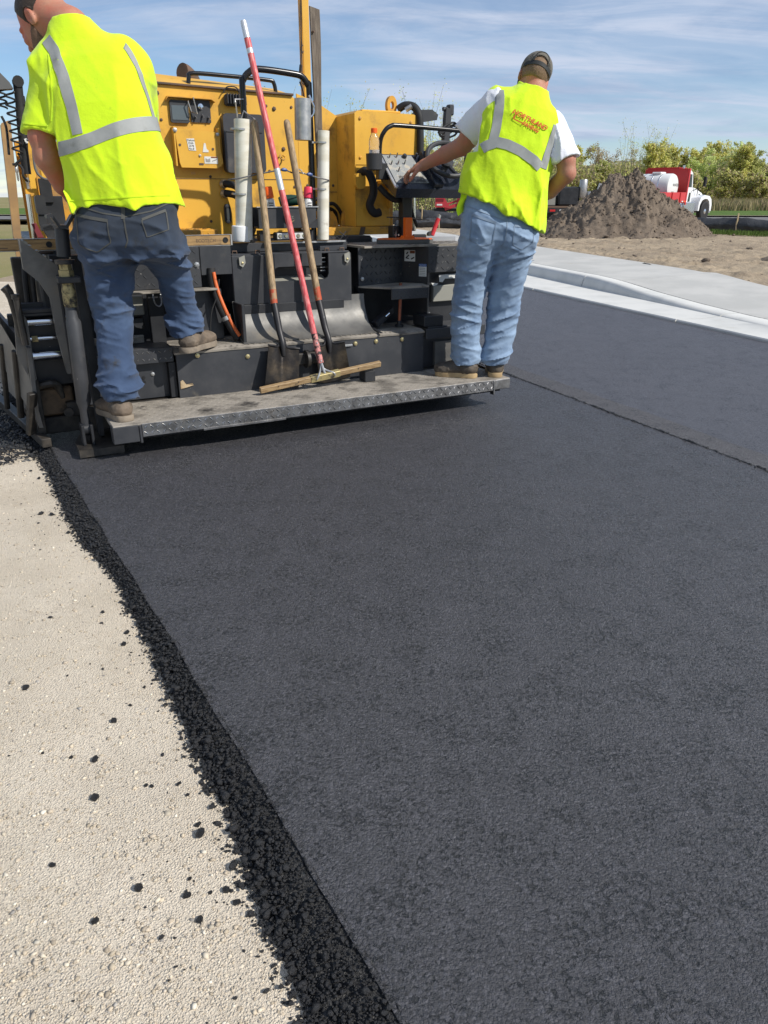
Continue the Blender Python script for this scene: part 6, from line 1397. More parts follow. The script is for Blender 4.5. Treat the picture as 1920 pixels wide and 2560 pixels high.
    strip('reflective_strap', [(.672, 1.872), (.668, 1.78), (.652, 1.67), (.632, 1.585)], .052)
    strip('reflective_strap', [(1.012, 1.680), (.988, 1.60), (.960, 1.52), (.940, 1.45)], .046)
    strip('reflective_band', [(.572, 1.556), (.60, 1.572), (.655, 1.590), (.72, 1.575), (.80, 1.540), (.88, 1.490), (.918, 1.455)], .056, off=.0028)
    # lettering on the back
    for txt, sz_, px, pz in (('NORTHLAND', .036, .842, 1.706), ('PAVING', .030, .846, 1.668)):
        V_, F_ = text_verts(txt, sz_, 0, .25, bold=.0012); a = -.42
        P = np.array([[px + v_.x*math.cos(a) - v_.y*math.sin(a), 4.66, pz + v_.x*math.sin(a) + v_.y*math.cos(a)] for v_ in V_]); Q = Vt.cast(P, np.broadcast_to(np.array([0., 1, 0]), P.shape)); Q[:, 1] -= .0045
        MB().add([tuple(q) for q in Q], F_).build('lettering', pm('red_orange_print', (.62, .10, .02), .7), vo, smooth=0)
    sw_ = [(.742, 1.715), (.752, 1.730), (.758, 1.728), (.752, 1.712), (.800, 1.690), (.798, 1.685), (.750, 1.706)]
    P = np.array([[x, 4.66, z] for x, z in sw_]); Q = Vt.cast(P, np.broadcast_to(np.array([0., 1, 0]), P.shape)); Q[:, 1] -= .0045
    MB().add([tuple(q) for q in Q], [tuple(range(len(sw_)))]).build('logo_swoosh', MATS['red_orange_print'], vo, smooth=0)
    boot(per, (.610, 4.985, .1905), (.345, 5.075, .1905), BOOTR, SOLER, (.560, 5.02, .33), wd=1.2)
    boot(per, (.735, 4.985, .1905), (.765, 5.265, .1905), BOOTR, SOLER, (.735, 5.04, .33), wd=1.2)
    return per
PR = person_right()
# ================================================================== tools and loose things on the paver
def PW(p): return tuple(PM @ Vector(p))

def shovel(label, top, joint_, neck, foot, base):
    t_ = thing('shovel', label, 'shovel', base)
    top, joint_, neck, foot = map(Vector, (top, joint_, neck, foot))
    d = (joint_-top).normalized(); red = joint_ - d*.085
    pts = [top + d*.004, top + d*.012, top + d*.03] + [top.lerp(red, q) for q in (.2, .5, .8, 1.0)]
    MB().tube(pts, [.009, .017, .0205, .021, .0212, .0212, .0215], 14).build('handle', WOOD, t_)
    MB().tube([red, joint_], [.0217, .0218], 14).build('dipped_end', WOODR, t_)
    bend = neck + (joint_-neck).normalized()*.10
    MB().tube([joint_, joint_.lerp(bend, .6), bend, neck + Vector((0, -.004, .02)), neck - Vector((0, .01, .05))], [.0222, .0215, .0205, .018, .011], 14, smooth=4).build('socket', SHNK, t_)
    # blade: square mouth, dished, turned steps at the shoulders
    dn = (foot-neck).normalized(); sx = dn.cross(Vector((0, 1, 0))).normalized(); sx = sx if sx.x > 0 else -sx; nn = sx.cross(dn).normalized(); nn = nn if nn.y > 0 else -nn
    L_ = (foot-neck).length; W_ = .108
    def bl(u, v_):
        x = (u-.5)*2; w_ = W_*(.93+.10*v_)*(1-.0*x); dish = .020*(x*x)*(1-.55*v_) - .012*math.exp(-(x*5)**2)*(1-v_)**.6
        p = neck + dn*(L_*(v_*(1-.05*x*x))) + sx*(x*w_) - nn*dish
        return tuple(p - nn*(-.02*v_*v_))
    bo = MB().sheet(bl, 18, 16, .0022).build('blade', SHOV, t_)
    for s_ in (-1, 1):
        a = neck + sx*(s_*.028) ; b_ = neck + sx*(s_*.104) - nn*.012
        MB().tube([neck + sx*(s_*.012) - dn*.06, a - dn*.005, a.lerp(b_, .5) - nn*.012, b_ - nn*.012], [.004, .006, .006, .005], 8, smooth=3).build('step', SHNK, bo)
    return t_
shovel('wooden handled square shovel, the one nearer the thick left pipe, against the red pole', (1.085, .730, 1.715), (1.072, .520, .690), (1.078, .425, .440), (1.030, .335, .200), (1.03, .335, .19))
shovel('wooden handled square shovel, the one nearer the thin right pipe', (1.278, .715, 1.722), (1.372, .530, .690), (1.392, .435, .432), (1.412, .385, .200), (1.41, .385, .19))

# red-handled lute (asphalt rake)
lu = thing('asphalt_lute', 'red handled asphalt lute with silver tip and wide wooden batten on the walkway', 'lute', (1.29, .30, .20))
a, b_ = Vector((1.072, .782, 2.212)), Vector((1.292, .305, .275)); d = b_-a
def on(q): return a + d*q
MB().tube([on(0), on(.006), on(.045)], [.016, .0182, .0186], 14).build('handle_tip', TAPE, lu)
MB().tube([on(.046), on(.25), on(.395)], .0186, 14).tube([on(.455), on(.7), on(.875)], .0188, 14).build('pole', REDP, lu)
MB().tube([on(.395), on(.455)], .0191, 14).build('tape_band', TAPE, lu)
MB().tube([on(.875), on(.965)], .0189, 14).build('pole_end', REDT, lu)
MB().tube([on(.072), on(.085)], .0190, 14).build('tape_band', TAPE, lu)
for q in (.90, .955): bolt(lu, on(q)+Vector((0, -.017, -.004)), (0, -1, .2), .005, .006, GALV)
ra, rb_ = Vector((.872, .292, .222)), Vector((1.690, .302, .305)); rd = (rb_-ra).normalized()
bt = MB().obox(ra, rb_, .028, .034, (0, -.25, 1), .003).build('batten', RAKEW, lu)
rc = ra + rd*.43
MB().obox(rc - rd*.10, rc + rd*.10, .034, .040, (0, -.25, 1), .002).build('head_plate', BRASS, lu)
mb = MB()
for s_ in (-1, 1): mb.tube([on(.965), on(.985) + rd*(s_*.012), rc + rd*(s_*.050) + Vector((0, -.018, .014)), rc + rd*(s_*.062) + Vector((0, -.02, -.006))], [.009, .007, .006, .005], 8, smooth=3)
mb.tube([on(.955), rc + Vector((0, -.006, .01))], [.010, .008], 8).build('brace', GALV, lu)
mb = MB(); n = 52
for i in range(n):
    p = ra + rd*(.018 + (rb_-ra).length*.985*i/n) - Vector((0, 0, .017)); mb.add([p - rd*.006 + Vector((0, -.008, 0)), p + rd*.006 + Vector((0, -.008, 0)), p + rd*.006 + Vector((0, .008, 0)), p - rd*.006 + Vector((0, .008, 0)), p - Vector((0, 0, .011))], [(0, 1, 4), (1, 2, 4), (2, 3, 4), (3, 0, 4), (3, 2, 1, 0)])
mb.build('tar_teeth', TAR, lu, kind='stuff')
for q in (.14, .30, .60, .80): bolt(lu, ra.lerp(rb_, q) + Vector((0, -.0145, .004)), (0, -1, .1), .004, .004, EXH)
# little prop under the raised end of the batten
MB().box(1.585, 1.660, .31, .40, .1905, .262, .004).build('hinge_stop', BLK, pv)

# spirit level across the deck
LV = (0.24, .672, 1.058)
lv = thing('spirit_level', 'long worn brown box beam spirit level lying across the deck behind the jeans', 'level', LV)
MB().box(-.62, .868, .660, .684, 1.030, 1.086, .003).build('beam', LEVW, lv)
MB().box(-.62, .868, .657, .687, 1.0865, 1.0895, .001).box(-.62, .868, .657, .687, 1.0265, 1.0295, .001).build('milled_edge', GALV, lv)
MB().box(.8685, .880, .657, .687, 1.027, 1.089, .002).build('end_cap', GALV, lv)
for x in (.547, -.267):
    MB().lathe([(.0235, 0), (.0235, .004), (.0185, .004), (.0185, .0015), (.001, .0015)], (x, .660, 1.058), (0, -1, 0), 24).build('vial_window', GREYB, lv)
MB().lathe([(.016, 0), (.016, .003), (.011, .003), (.011, .001), (.001, .001)], (.838, .660, 1.058), (0, -1, 0), 20).build('hang_hole', INKB, lv)
MB().lathe([(.016, 0), (.016, .003), (.011, .003), (.011, .001), (.001, .001)], (-.14, .660, 1.058), (0, -1, 0), 20).build('hang_hole', INKB, lv)
lettering(lv, 'ECOTECH', .026, (.720, .6592, 1.056), (1, 0, 0), (0, 0, 1), EXH)
MB().prism([(-.41, 1.070), (-.385, 1.070), (-.385, 1.066), (-.405, 1.066), (-.405, 1.046), (-.345, 1.046), (-.345, 1.042), (-.41, 1.042)], 'y', .6585, .6598).build('print_mark', EXH, lv)

# spray cans
def can(label, cap_m, base, tilt, band):
    t_ = thing('spray_can', label, 'spray can', base, group='spray cans in the tray'); B_ = Vector(base); ax = Vector(tilt).normalized()
    bd = MB().lathe([(.030, 0), (.0325, .004), (.0325, .150), (.029, .160), (.022, .166)], B_, ax, 24).build('can', CANW, t_)
    MB().lathe([(.0328, .02), (.0329, .021), (.0329, .055), (.0328, .056)], B_, ax, 24).build('label_band', band, bd)
    MB().lathe([(.0315, .166), (.0330, .168), (.0305, .225), (.027, .232), (.012, .233)], B_, ax, 24).build('cap', cap_m, t_)
    mb = MB()
    for k in range(5): mb.add([B_ + ax*(.075+.015*k) + Vector((-.016, -.0332, 0)), B_ + ax*(.080+.015*k) + Vector((-.016, -.0332, 0)), B_ + ax*(.080+.015*k) + Vector((.012, -.0335, 0)), B_ + ax*(.075+.015*k) + Vector((.012, -.0335, 0))], [(0, 3, 2, 1)])
    mb.build('fine_print', INKB, bd, smooth=0, kind='stuff')
can('white spray can with orange cap standing in the tray behind the left shovel', ORGC, (1.205, .835, 1.1225), (-.12, 0, 1), pm('can_red_band', (.45, .03, .02), .4))
can('white spray can with pink cap standing in the tray beside the thin right pipe', PINK, (1.432, .83, 1.1225), (.10, 0, 1), pm('can_grey_band', (.30, .30, .31), .4))
gt = thing('cordless_drill', 'dark green and black tool sitting in the tray between the spray cans', 'tool', (1.325, .86, 1.1225))
MB().tube([(1.325, .87, 1.1235), (1.325, .865, 1.24)], [.024, .021], 12).build('grip', PLG, gt)
MB().tube([(1.27, .88, 1.265), (1.30, .87, 1.272), (1.345, .855, 1.275), (1.385, .84, 1.275)], [.026, .034, .034, .028], 16, smooth=3).build('motor_housing', pm('dark_green_plastic', (.012, .045, .032), .4), gt)
MB().lathe([(.022, 0), (.020, .03), (.012, .04)], (1.385, .84, 1.275), (.9, -.3, 0), 14).build('chuck', PLG, gt)

# weathered board standing in the right pipe
pb = thing('wooden_board', 'dark weathered wooden board standing up in the thin white pipe', 'board', (1.520, .778, 1.10))
vs = []; n = 24
for i in range(n+1):
    q = i/n; z = 1.095+1.222*q; cx = 1.518 - .004*q + .002*math.sin(q*9); hw = (.0215+.0095*min(1, max(0, q-.45)*1.9)) * (1+.03*math.sin(q*17)); hy = .008
    ztop = (.008 if i == n else 0)
    vs += [(cx-hw, .777+.02*q-hy, z+ztop*.6), (cx+hw, .777+.02*q-hy, z-ztop), (cx+hw, .777+.02*q+hy, z-ztop*1.2), (cx-hw, .777+.02*q+hy, z+ztop)]
fs = [(i*4+k, i*4+(k+1) % 4, (i+1)*4+(k+1) % 4, (i+1)*4+k) for i in range(n) for k in range(4)] + [(3, 2, 1, 0), (n*4, n*4+1, n*4+2, n*4+3)]
MB().add(vs, fs).build('board', WOODD, pb, smooth=25)
MB().tube([(1.49, .790, 2.19), (1.50, .775, 2.195)], .006, 8).build('nail', EXH, pb)

# bungee cord
bg_ = thing('bungee_cord', 'grey bungee cord with blue hooks strapping the handles between the two pipes', 'bungee cord', (1.25, .70, 1.42))
MB().tube([(.922, .80, 1.388), (.925, .735, 1.392), (.972, .712, 1.398), (1.07, .705, 1.418), (1.165, .690, 1.436), (1.215, .668, 1.444)], .0042, 8, smooth=5).build('cord', pm('bungee_sleeve', (.10, .10, .105), .7, col2=(.22, .21, .20), scale=120, lo=.5, hi=.6), bg_)
MB().tube([(1.255, .672, 1.440), (1.30, .685, 1.428), (1.345, .685, 1.43), (1.40, .695, 1.420), (1.47, .715, 1.405), (1.545, .728, 1.392), (1.568, .775, 1.388)], .0042, 8, smooth=5).build('cord', MATS['bungee_sleeve'], bg_)
BLU = pm('blue_hook', (.03, .07, .22), .45)
for x, y, z in ((1.232, .664, 1.443), (1.405, .688, 1.420)): MB().tube([(x-.016, y, z+.002), (x, y, z+.003), (x+.016, y+.002, z)], [.008, .011, .008], 8).build('hook_end', BLU, bg_)
MB().tube([(1.33, .676, 1.45), (1.345, .670, 1.442), (1.352, .672, 1.425), (1.362, .678, 1.43)], .0035, 7, smooth=3).build('wire_hook', GALV, bg_)

# drink bottle in the cup holder
bo_ = thing('drink_bottle', 'clear plastic drink bottle with orange cap in the console cup holder', 'bottle', (1.925, .84, 1.466))
m, t, b = node_mat('clear_plastic'); b.inputs['Base Color'].default_value = (.93, .93, .95, 1); b.inputs['Transmission Weight'].default_value = .92; b.inputs['Roughness'].default_value = .08; b.inputs['IOR'].default_value = 1.2; CLR = m
m, t, b = node_mat('pale_drink'); b.inputs['Base Color'].default_value = (.80, .81, .84, 1); b.inputs['Transmission Weight'].default_value = .55; b.inputs['Roughness'].default_value = .12; b.inputs['IOR'].default_value = 1.33; DRK = m
MB().lathe([(.030, 0), (.0345, .006), (.0345, .055), (.032, .062), (.0345, .070), (.0345, .120), (.031, .128), (.0345, .138), (.034, .165), (.026, .190), (.0185, .203), (.0175, .212)], (1.925, .84, 1.4665), (0, 0, 1), 26).build('bottle_shell', CLR, bo_)
MB().lathe([(.028, .003), (.0325, .008), (.0325, .110), (.001, .111)], (1.925, .84, 1.4665), (0, 0, 1), 24).build('drink', DRK, bo_)
mb = MB().lathe([(.0205, .209), (.0205, .234), (.018, .237), (.004, .237)], (1.925, .84, 1.4665), (0, 0, 1), 22)
mb.build('cap', ORGC, bo_)

# orange float with grey base on the right deck
fl = thing('hand_float', 'orange plate on thick grey foam with upright orange handle on the black deck', 'tool', (2.14, .80, .9985))
pl_ = [(1.945, .84), (1.99, .80), (2.10, .735), (2.20, .705), (2.275, .70), (2.315, .72), (2.31, .76), (2.20, .87), (2.05, .915), (1.97, .90)]
MB().prism(pl_, 'z', 1.001, 1.026).build('foam_base', FOAM, fl)
MB().prism([(2.13+(x-2.13)*.97, .81+(y-.81)*.95) for x, y in pl_], 'z', 1.0262, 1.033).build('plate', ORG, fl)
MB().box(2.130, 2.182, .775, .815, 1.033, 1.165, .004).build('handle_block', ORG, fl)
MB().prism([(2.11, 1.033), (2.20, 1.033), (2.19, 1.050), (2.12, 1.050)], 'y', .77, .82).build('handle_foot', ORG, fl)
sb_ = thing('aluminium_bar', 'flat silver bar with black collar lying on the deck beside the orange float', 'bar', (2.40, .80, .9985))
MB().obox((2.265, .855, 1.024), (2.53, .775, 1.024), .030, .034, b=.003).build('bar', TAPE, sb_)
MB().obox((2.235, .864, 1.028), (2.325, .837, 1.028), .045, .052, b=.006).build('collar', PLG, sb_)
rt = thing('pipe_wrench', 'red handled tool propped at the far edge of the deck behind the silver bar', 'tool', (2.52, 1.0, .9985))
MB().tube([(2.485, 1.02, 1.035), (2.535, 1.02, 1.150)], .0165, 12).build('handle', pm('red_grip', (.55, .04, .05), .4), rt)
MB().tube([(2.535, 1.02, 1.150), (2.545, 1.02, 1.172)], .014, 12).build('handle_cap', GALV, rt)
MB().lathe([(.028, -.012), (.032, -.008), (.032, .008), (.028, .012)], (2.47, 1.02, 1.032), (.3, -1, .2), 18).build('jaw', TAR, rt)
MB().obox((2.40, 1.03, 1.035), (2.475, 1.02, 1.025), .03, .02, b=.004).build('shank', BRASS, rt)
# ================================================================== things beyond the road
# --- heap of dug soil
PC = (7.22, 24.3)
def pile(u, v_):
    a = 2*math.pi*u; r_ = v_
    rx = 3.25 if math.cos(a) < 0 else 2.95; ry = 2.4
    x = r_*rx*math.cos(a); y = r_*ry*math.sin(a)
    h = 1.96*max(0, 1-r_)**1.06
    h += .26*math.exp(-((x+.55)**2+(y+.2)**2)/.10) + .12*math.exp(-((x-.15)**2+(y)**2)/.06) - .10*math.exp(-((x+.22)**2+y*y)/.03)
    h -= .18*math.exp(-((r_-.0)/.10)**2)
    n_ = fbm(x, y, 3, 6, 1.7)*.22 + abs(fbm(x, y, 8, 5, 4.2))*.20 - abs(fbm(x, y, 12, 4, 9.0))*.09
    h += n_*min(1, (1-r_)*5)*(.45+.55*min(1, h))
    rr = 1 + .10*fbm(math.cos(a)*2, math.sin(a)*2, 5, 3)*(r_ > .3)
    return (PC[0]+x*rr, PC[1]+y*rr, .035+h-.06*(r_ > .985))
dp = thing('dirt_pile', 'big brown heap of dug soil behind the pavement', 'dirt pile', (PC[0], PC[1], .03), False)
MB().grid(pile, 260, 110).build('heap', SOIL, dp, smooth=180)
n = 3400; uu = RNG.random(n); vv = RNG.beta(1.6, 1.2, n); S = np.clip(RNG.lognormal(math.log(.017), .55, n), .008, .075)
P = np.array([pile(a, min(.99, c)) for a, c in zip(uu, vv)]); P[:, 2] += S*.25
stones('clods', P, S, SOIL, RNG, parent=dp)['kind'] = 'stuff'
n = 2600; xx = RNG.uniform(2.5, 20, n); yy = RNG.uniform(10, 30, n); keep = np.array([float((np.array([a, c])-KO)@KN) - wb(float((np.array([a, c])-KO)@KD)) for a, c in zip(xx, yy)])
kk = (keep > .1) & (RNG.random(n) < np.exp(-keep/4)+.12); xx, yy = xx[kk], yy[kk]; S = np.clip(RNG.lognormal(math.log(.016), .6, len(xx)), .006, .08)
setp(stones('soil_clods', np.stack([xx, yy, np.array([sz(a, c) for a, c in zip(xx, yy)])+S*.3], 1), S, SOIL, RNG), 'loose soil clods scattered over the sandy ground', 'soil', kind='stuff')
# low mound of soil at the right edge of the sand
def mound(u, v_):
    a = 2*math.pi*u; x = v_*1.15*math.cos(a); y = v_*.7*math.sin(a); h = .24*(1-v_**2)+.12*fbm(x, y, 3, 5, 4)*(1-v_)
    return (8.05+x, 14.75+y, sz(8.05+x, 14.75+y)-.02+max(0, h))
setp(MB().grid(mound, 60, 20).build('soil_mound', SOIL, smooth=180, loc=(8.05, 14.75, 0)), 'low dark soil mound at the right edge of the sandy ground', 'soil mound')

# --- silt fence: sagging black fabric between stakes
FABR = pm('silt_fabric', (.035, .036, .040), .45, col2=(.055, .056, .060), scale=5, bump=.5, bscale=18, bdist=.03, dirt=(.13, .12, .10), dscale=2.5, dlo=.55, dhi=.85)
STAK = pm('stake_wood', (.50, .38, .22), .8)
def silt(label, pts, hgt, name='silt_fence'):
    t_ = thing(name, label, 'silt fence', (pts[0][0], pts[0][1], 0), False)
    for i, (p, q) in enumerate(zip(pts[:-1], pts[1:])):
        p_, q_ = Vector((*p, 0)), Vector((*q, 0)); L_ = (q_-p_).length; d = (q_-p_)/L_; s_ = Vector((d.y, -d.x, 0)); sd = i*3.7
        def f(u, v_):
            sag = math.sin(math.pi*u); a = math.pi*(v_*1.08-.04)
            hh = hgt*(1-.13*sag) + .02*fbm(u*6, v_*3, sd, 3); bulge = .20*(.35+.65*sag)
            c = p_ + d*(L_*(.006+.988*u)) + s_*(math.sin(a)*bulge*(.7+.3*fbm(u*4, v_*2, sd, 3)))
            g0 = sz(c.x, c.y)
            return (c.x, c.y, max(-.05, g0 if g0 > -.2 else -.05)-.03 + hh*(v_**.8) + .015*math.sin(v_*9+u*12+sd)*sag)
        MB().sheet(f, 36, 12, .012).build('fabric', FABR, t_, smooth=180)
    for p in pts:
        g0 = max(-.05, sz(*p)); MB().box(p[0]-.022, p[0]+.022, p[1]-.05, p[1]-.01, g0-.05, g0+hgt+.10, .004).build('stake', STAK, t_)
    return t_
silt('black silt fence with pale stakes right of the dirt heap', [(10.2, 29.2), (12.15, 28.0), (14.3, 26.9), (16.6, 25.9)], .56)
silt('black silt fence seen below the console, left of the standing worker', [(-.9, 34.6), (1.6, 34.3), (3.95, 33.8), (6.4, 32.8)], .62)
silt('low front row of black silt fence below the console', [(-.2, 31.2), (2.1, 31.0), (4.6, 30.8)], .36)

# --- road, verge beyond
FROAD = earth_mat('far_asphalt', (.16, .155, .15), (.19, .185, .18), (.13, .125, .12), .4, 30, .01)
GRASS = earth_mat('spring_grass', (.075, .135, .028), (.11, .16, .04), (.05, .09, .02), .8, 30, .05)
setp(MB().grid(lambda u, v_: (-60+150*u, 46.5+8*v_-.06*(150*u-75), .012), 20, 2).build('far_road', FROAD), kind='structure')
setp(MB().grid(lambda u, v_: (-60+150*u, 54.6+.5*v_-.06*(150*u-75), .10), 20, 1).build('far_kerb', earth_mat('far_kerb_concrete', (.48, .40, .30), (.52, .45, .35), (.44, .37, .28))), kind='structure')
setp(MB().grid(lambda u, v_: (-60+150*u, 55.2+22*v_-.06*(150*u-75), .10+.1*v_), 20, 4).build('grass_verge', GRASS), kind='structure')
# tall dry grass and a strip of short grass by the fence
def blades(name, label, n, xf, yf, hl, hh, cols, w_=.03, zf=lambda x, y: .1, seed=3):
    rg = np.random.default_rng(seed); x = xf(rg, n); y = yf(rg, n); h = rg.uniform(hl, hh, n); a = rg.uniform(0, math.pi, n); lx = rg.normal(0, .22, n)*h; ly = rg.normal(0, .12, n)*h
    z = np.array([zf(p, q) for p, q in zip(x, y)]); dx, dy = np.cos(a)*w_, np.sin(a)*w_
    V = np.stack([np.stack([x-dx, y-dy, z], 1), np.stack([x+dx, y+dy, z], 1), np.stack([x+lx*.4+dx*.7, y+ly*.4+dy*.7, z+h*.6], 1), np.stack([x+lx*.4-dx*.7, y+ly*.4-dy*.7, z+h*.6], 1), np.stack([x+lx, y+ly, z+h], 1)], 1).reshape(-1, 3)
    b0 = np.arange(n)[:, None]*5; F = np.concatenate([b0+np.array([[0, 1, 2]]), b0+np.array([[0, 2, 3]]), b0+np.array([[3, 2, 4]])])
    o = np_mesh(name, V, F, BLADE, False); C = np.repeat(np.array(cols)[rg.integers(0, len(cols), n)]*rg.uniform(.7, 1.2, (n, 1)), 5, axis=0); C = np.concatenate([C, np.ones((len(C), 1))], 1)
    at = o.data.color_attributes.new('tint', 'FLOAT_COLOR', 'POINT'); at.data.foreach_set('color', C.astype(np.float32).ravel())
    return setp(o, label, 'grass', kind='stuff')
def leaf_material(name, tr):
    m, t, b = node_mat(name); g = NG(t); at = g.n('ShaderNodeVertexColor', layer_name='tint'); g.l(at.outputs['Color'], b.inputs['Base Color']); b.inputs['Roughness'].default_value = .7; b.inputs['Specular IOR Level'].default_value = .2
    td = g.n('ShaderNodeBsdfTranslucent'); g.l(at.outputs['Color'], td.inputs['Color']); mx = g.n('ShaderNodeMixShader'); mx.inputs[0].default_value = tr
    g.l(b.outputs[0], mx.inputs[1]); g.l(td.outputs[0], mx.inputs[2]); g.l(mx.outputs[0], t.nodes['Material Output'].inputs['Surface']); return m
BLADE = leaf_material('grass_blades', .35); LEAF = leaf_material('spring_leaves', .62)
blades('dry_grass', 'tall dry tan grass in front of the tree line', 26000, lambda r, n: r.uniform(-8, 62, n), lambda r, n: r.uniform(68, 88, n), .25, 1.15, [(.34, .27, .15), (.28, .23, .12), (.22, .22, .09), (.38, .31, .18)], .05)
blades('short_grass', 'fresh green grass tufts along the foot of the silt fence', 9000, lambda r, n: r.uniform(9, 19, n), lambda r, n: np.full(n, 0.0)+r.normal(26.2, .55, n), .05, .16, [(.10, .17, .03), (.13, .19, .05), (.09, .13, .03)], .012, lambda x, y: sz(x, y), 5)
go = bpy.data.objects['short_grass']; co = np.empty(len(go.data.vertices)*3, np.float32); go.data.vertices.foreach_get('co', co); co = co.reshape(-1, 3); co[:, 1] += (-.45*(co[:, 0]-13.0)); go.data.vertices.foreach_set('co', co.ravel()); go.data.update()

# --- trees and shrubs in young leaf
BARK = pm('grey_bark', (.12, .098, .075), .9, col2=(.17, .145, .115), scale=3, bump=.4, bscale=12)
def grow(seed, H_, spread, nlimb, nleaf, ls, cols, trunk=True, whip=False):
    r_ = random.Random(seed); rg = np.random.default_rng(seed); mb = MB(); tips = []
    def branch(p, d, L_, rad, lvl):
        pts = [p]; q = p.copy(); dd = d.copy()
        for k in range(4):
            dd = (dd + Vector((r_.gauss(0, .14), r_.gauss(0, .14), r_.gauss(.05, .10)))).normalized(); q = q + dd*(L_/4); pts.append(q.copy())
        mb.tube(pts, [rad*(1-.20*k) for k in range(5)], 5 if lvl else 7)
        for k in range(2, 5): tips.append((pts[k], L_, lvl))
        if lvl < 3 and rad > .006:
            for k in range(4 if lvl else nlimb):
                i = r_.randint(1, 4) if lvl else r_.randint(1, 4); a = r_.uniform(0, 6.28); up = r_.uniform(.3, 1.0)
                nd = (dd*.5 + Vector((math.cos(a)*spread, math.sin(a)*spread, up))).normalized()
                branch(pts[i], nd, L_*r_.uniform(.45, .68), rad*.5, lvl+1)
    if whip:
        for k in range(nlimb):
            a = r_.uniform(0, 6.28); o = Vector((math.cos(a), math.sin(a), 0))*r_.uniform(0, spread*1.4); d = Vector((math.cos(a)*.10, math.sin(a)*.10, 1)).normalized(); L_ = H_*r_.uniform(.55, 1.0)
            pts = [o + d*(L_*i/5) + Vector((r_.gauss(0, .04), r_.gauss(0, .04), 0))*i for i in range(6)]; mb.tube(pts, [.022, .018, .014, .010, .007, .004], 5)
            for i in range(1, 6): tips.append((pts[i], L_*.28, 2)); tips.append((pts[i]*.5+pts[i-1]*.5, L_*.25, 2))
    else: branch(Vector((0, 0, 0)), Vector((r_.gauss(0, .05), r_.gauss(0, .05), 1)).normalized(), H_*.55, H_*.016, 0)
    T = np.array([t_[0][:] for t_ in tips if t_[2] >= 1]); LL = np.array([t_[1] for t_ in tips if t_[2] >= 1])
    idx = rg.integers(0, len(T), nleaf); c = T[idx] + rg.normal(0, 1, (nleaf, 3))*(LL[idx]*(.10 if whip else .17))[:, None]; c[:, 2] = np.maximum(c[:, 2], .15)
    s_ = ls*rg.uniform(.6, 1.3, nleaf); RM = rotm(nleaf, rg); q = np.array([[-1, -.5, 0], [1, -.5, 0], [.4, .7, .15], [-.6, .6, -.1]])
    V = (np.einsum('nij,kj->nki', RM, q)*s_[:, None, None] + c[:, None, :]).reshape(-1, 3); F = np.arange(nleaf*4).reshape(-1, 4)
    C = np.repeat(np.array(cols)[rg.integers(0, len(cols), nleaf)]*rg.uniform(.7, 1.25, (nleaf, 1)), 4, axis=0)
    tm = mb.build('trunk', BARK, None); cm = np_mesh('crown', V, F, LEAF, False); at = cm.data.color_attributes.new('tint', 'FLOAT_COLOR', 'POINT'); C = np.concatenate([np.minimum(C*1.8, .88), np.ones((len(C), 1))], 1); at.data.foreach_set('color', C.astype(np.float32).ravel())
    md = (tm.data, cm.data); bpy.data.objects.remove(tm); bpy.data.objects.remove(cm); return md
YG = [(.38, .38, .12), (.42, .40, .15), (.34, .35, .11), (.43, .37, .19)]
DG = [(.28, .30, .10), (.32, .32, .13), (.25, .26, .10)]
BR = [(.33, .27, .18), (.28, .23, .16), (.29, .27, .15)]
PG = [(.38, .42, .17), (.34, .40, .14), (.42, .43, .21)]
KINDS = {'yellow': [grow(21+i, 7.5, .75, 9, 9000, .115, YG) for i in range(3)], 'dark': [grow(41+i, 7.0, .7, 9, 9000, .11, DG) for i in range(2)], 'bare': [grow(61+i, 7.2, .75, 10, 3800, .08, BR) for i in range(3)], 'pale': [grow(81+i, 8.2, .85, 8, 6000, .10, PG) for i in range(2)],
         'whip': [grow(101+i, 6.3, .8, 22, 2400, .038, PG+YG, whip=True) for i in range(3)], 'shrub': [grow(121+i, 3.6, 1.1, 11, 6500, .10, YG+DG+BR) for i in range(3)], 'brush': [grow(141+i, 3.2, 1.1, 11, 2600, .11, BR+DG) for i in range(2)]}
LABEL = {'yellow': ('tree', 'yellow green tree in young leaf in the far tree line', 'tree'), 'dark': ('tree', 'darker green tree in the far tree line', 'tree'), 'bare': ('tree', 'nearly bare brownish tree in the far tree line', 'tree'), 'pale': ('tree', 'tall pale green airy tree rising over the far tree line', 'tree'),
         'whip': ('young_tree', 'thin upright whips of young trees standing against the sky', 'tree'), 'shrub': ('shrub', 'green shrub at the foot of the far tree line', 'shrub'), 'brush': ('shrub', 'brown leafless shrub at the foot of the far tree line', 'shrub')}
TR = random.Random(77)
def plant(kind, x, y, s_, label=None):
    nm, lb, cat = LABEL[kind]
    if not label and kind != 'whip':
        r = x/y; lb = lb.replace(' in the far tree line', '').replace(' at the foot of the far tree line', '') + (' in the back row' if y > 113 else (' in the front row' if y > 97 else ' at the foot of the tree line'))
        lb += ' behind the standing worker' if r < .235 else (' above the dirt heap' if r < .335 else (' behind the truck' if r < .405 else (' just right of the truck' if r < .45 else ' at the right edge')))
    o = thing(nm, label or lb, cat, (x, y, .05), False, group={'tree': 'trees of the far tree line', 'shrub': 'shrubs under the far tree line'}[cat])
    md = TR.choice(KINDS[kind]); o.rotation_euler = (0, 0, TR.uniform(0, 6.28)); o.scale = (s_*TR.uniform(.9, 1.15), s_*TR.uniform(.9, 1.15), s_)
    for nm_, d_ in zip(('trunk', 'crown'), md):
        c = bpy.data.objects.new(nm_, d_); COL.objects.link(c); c.parent = o
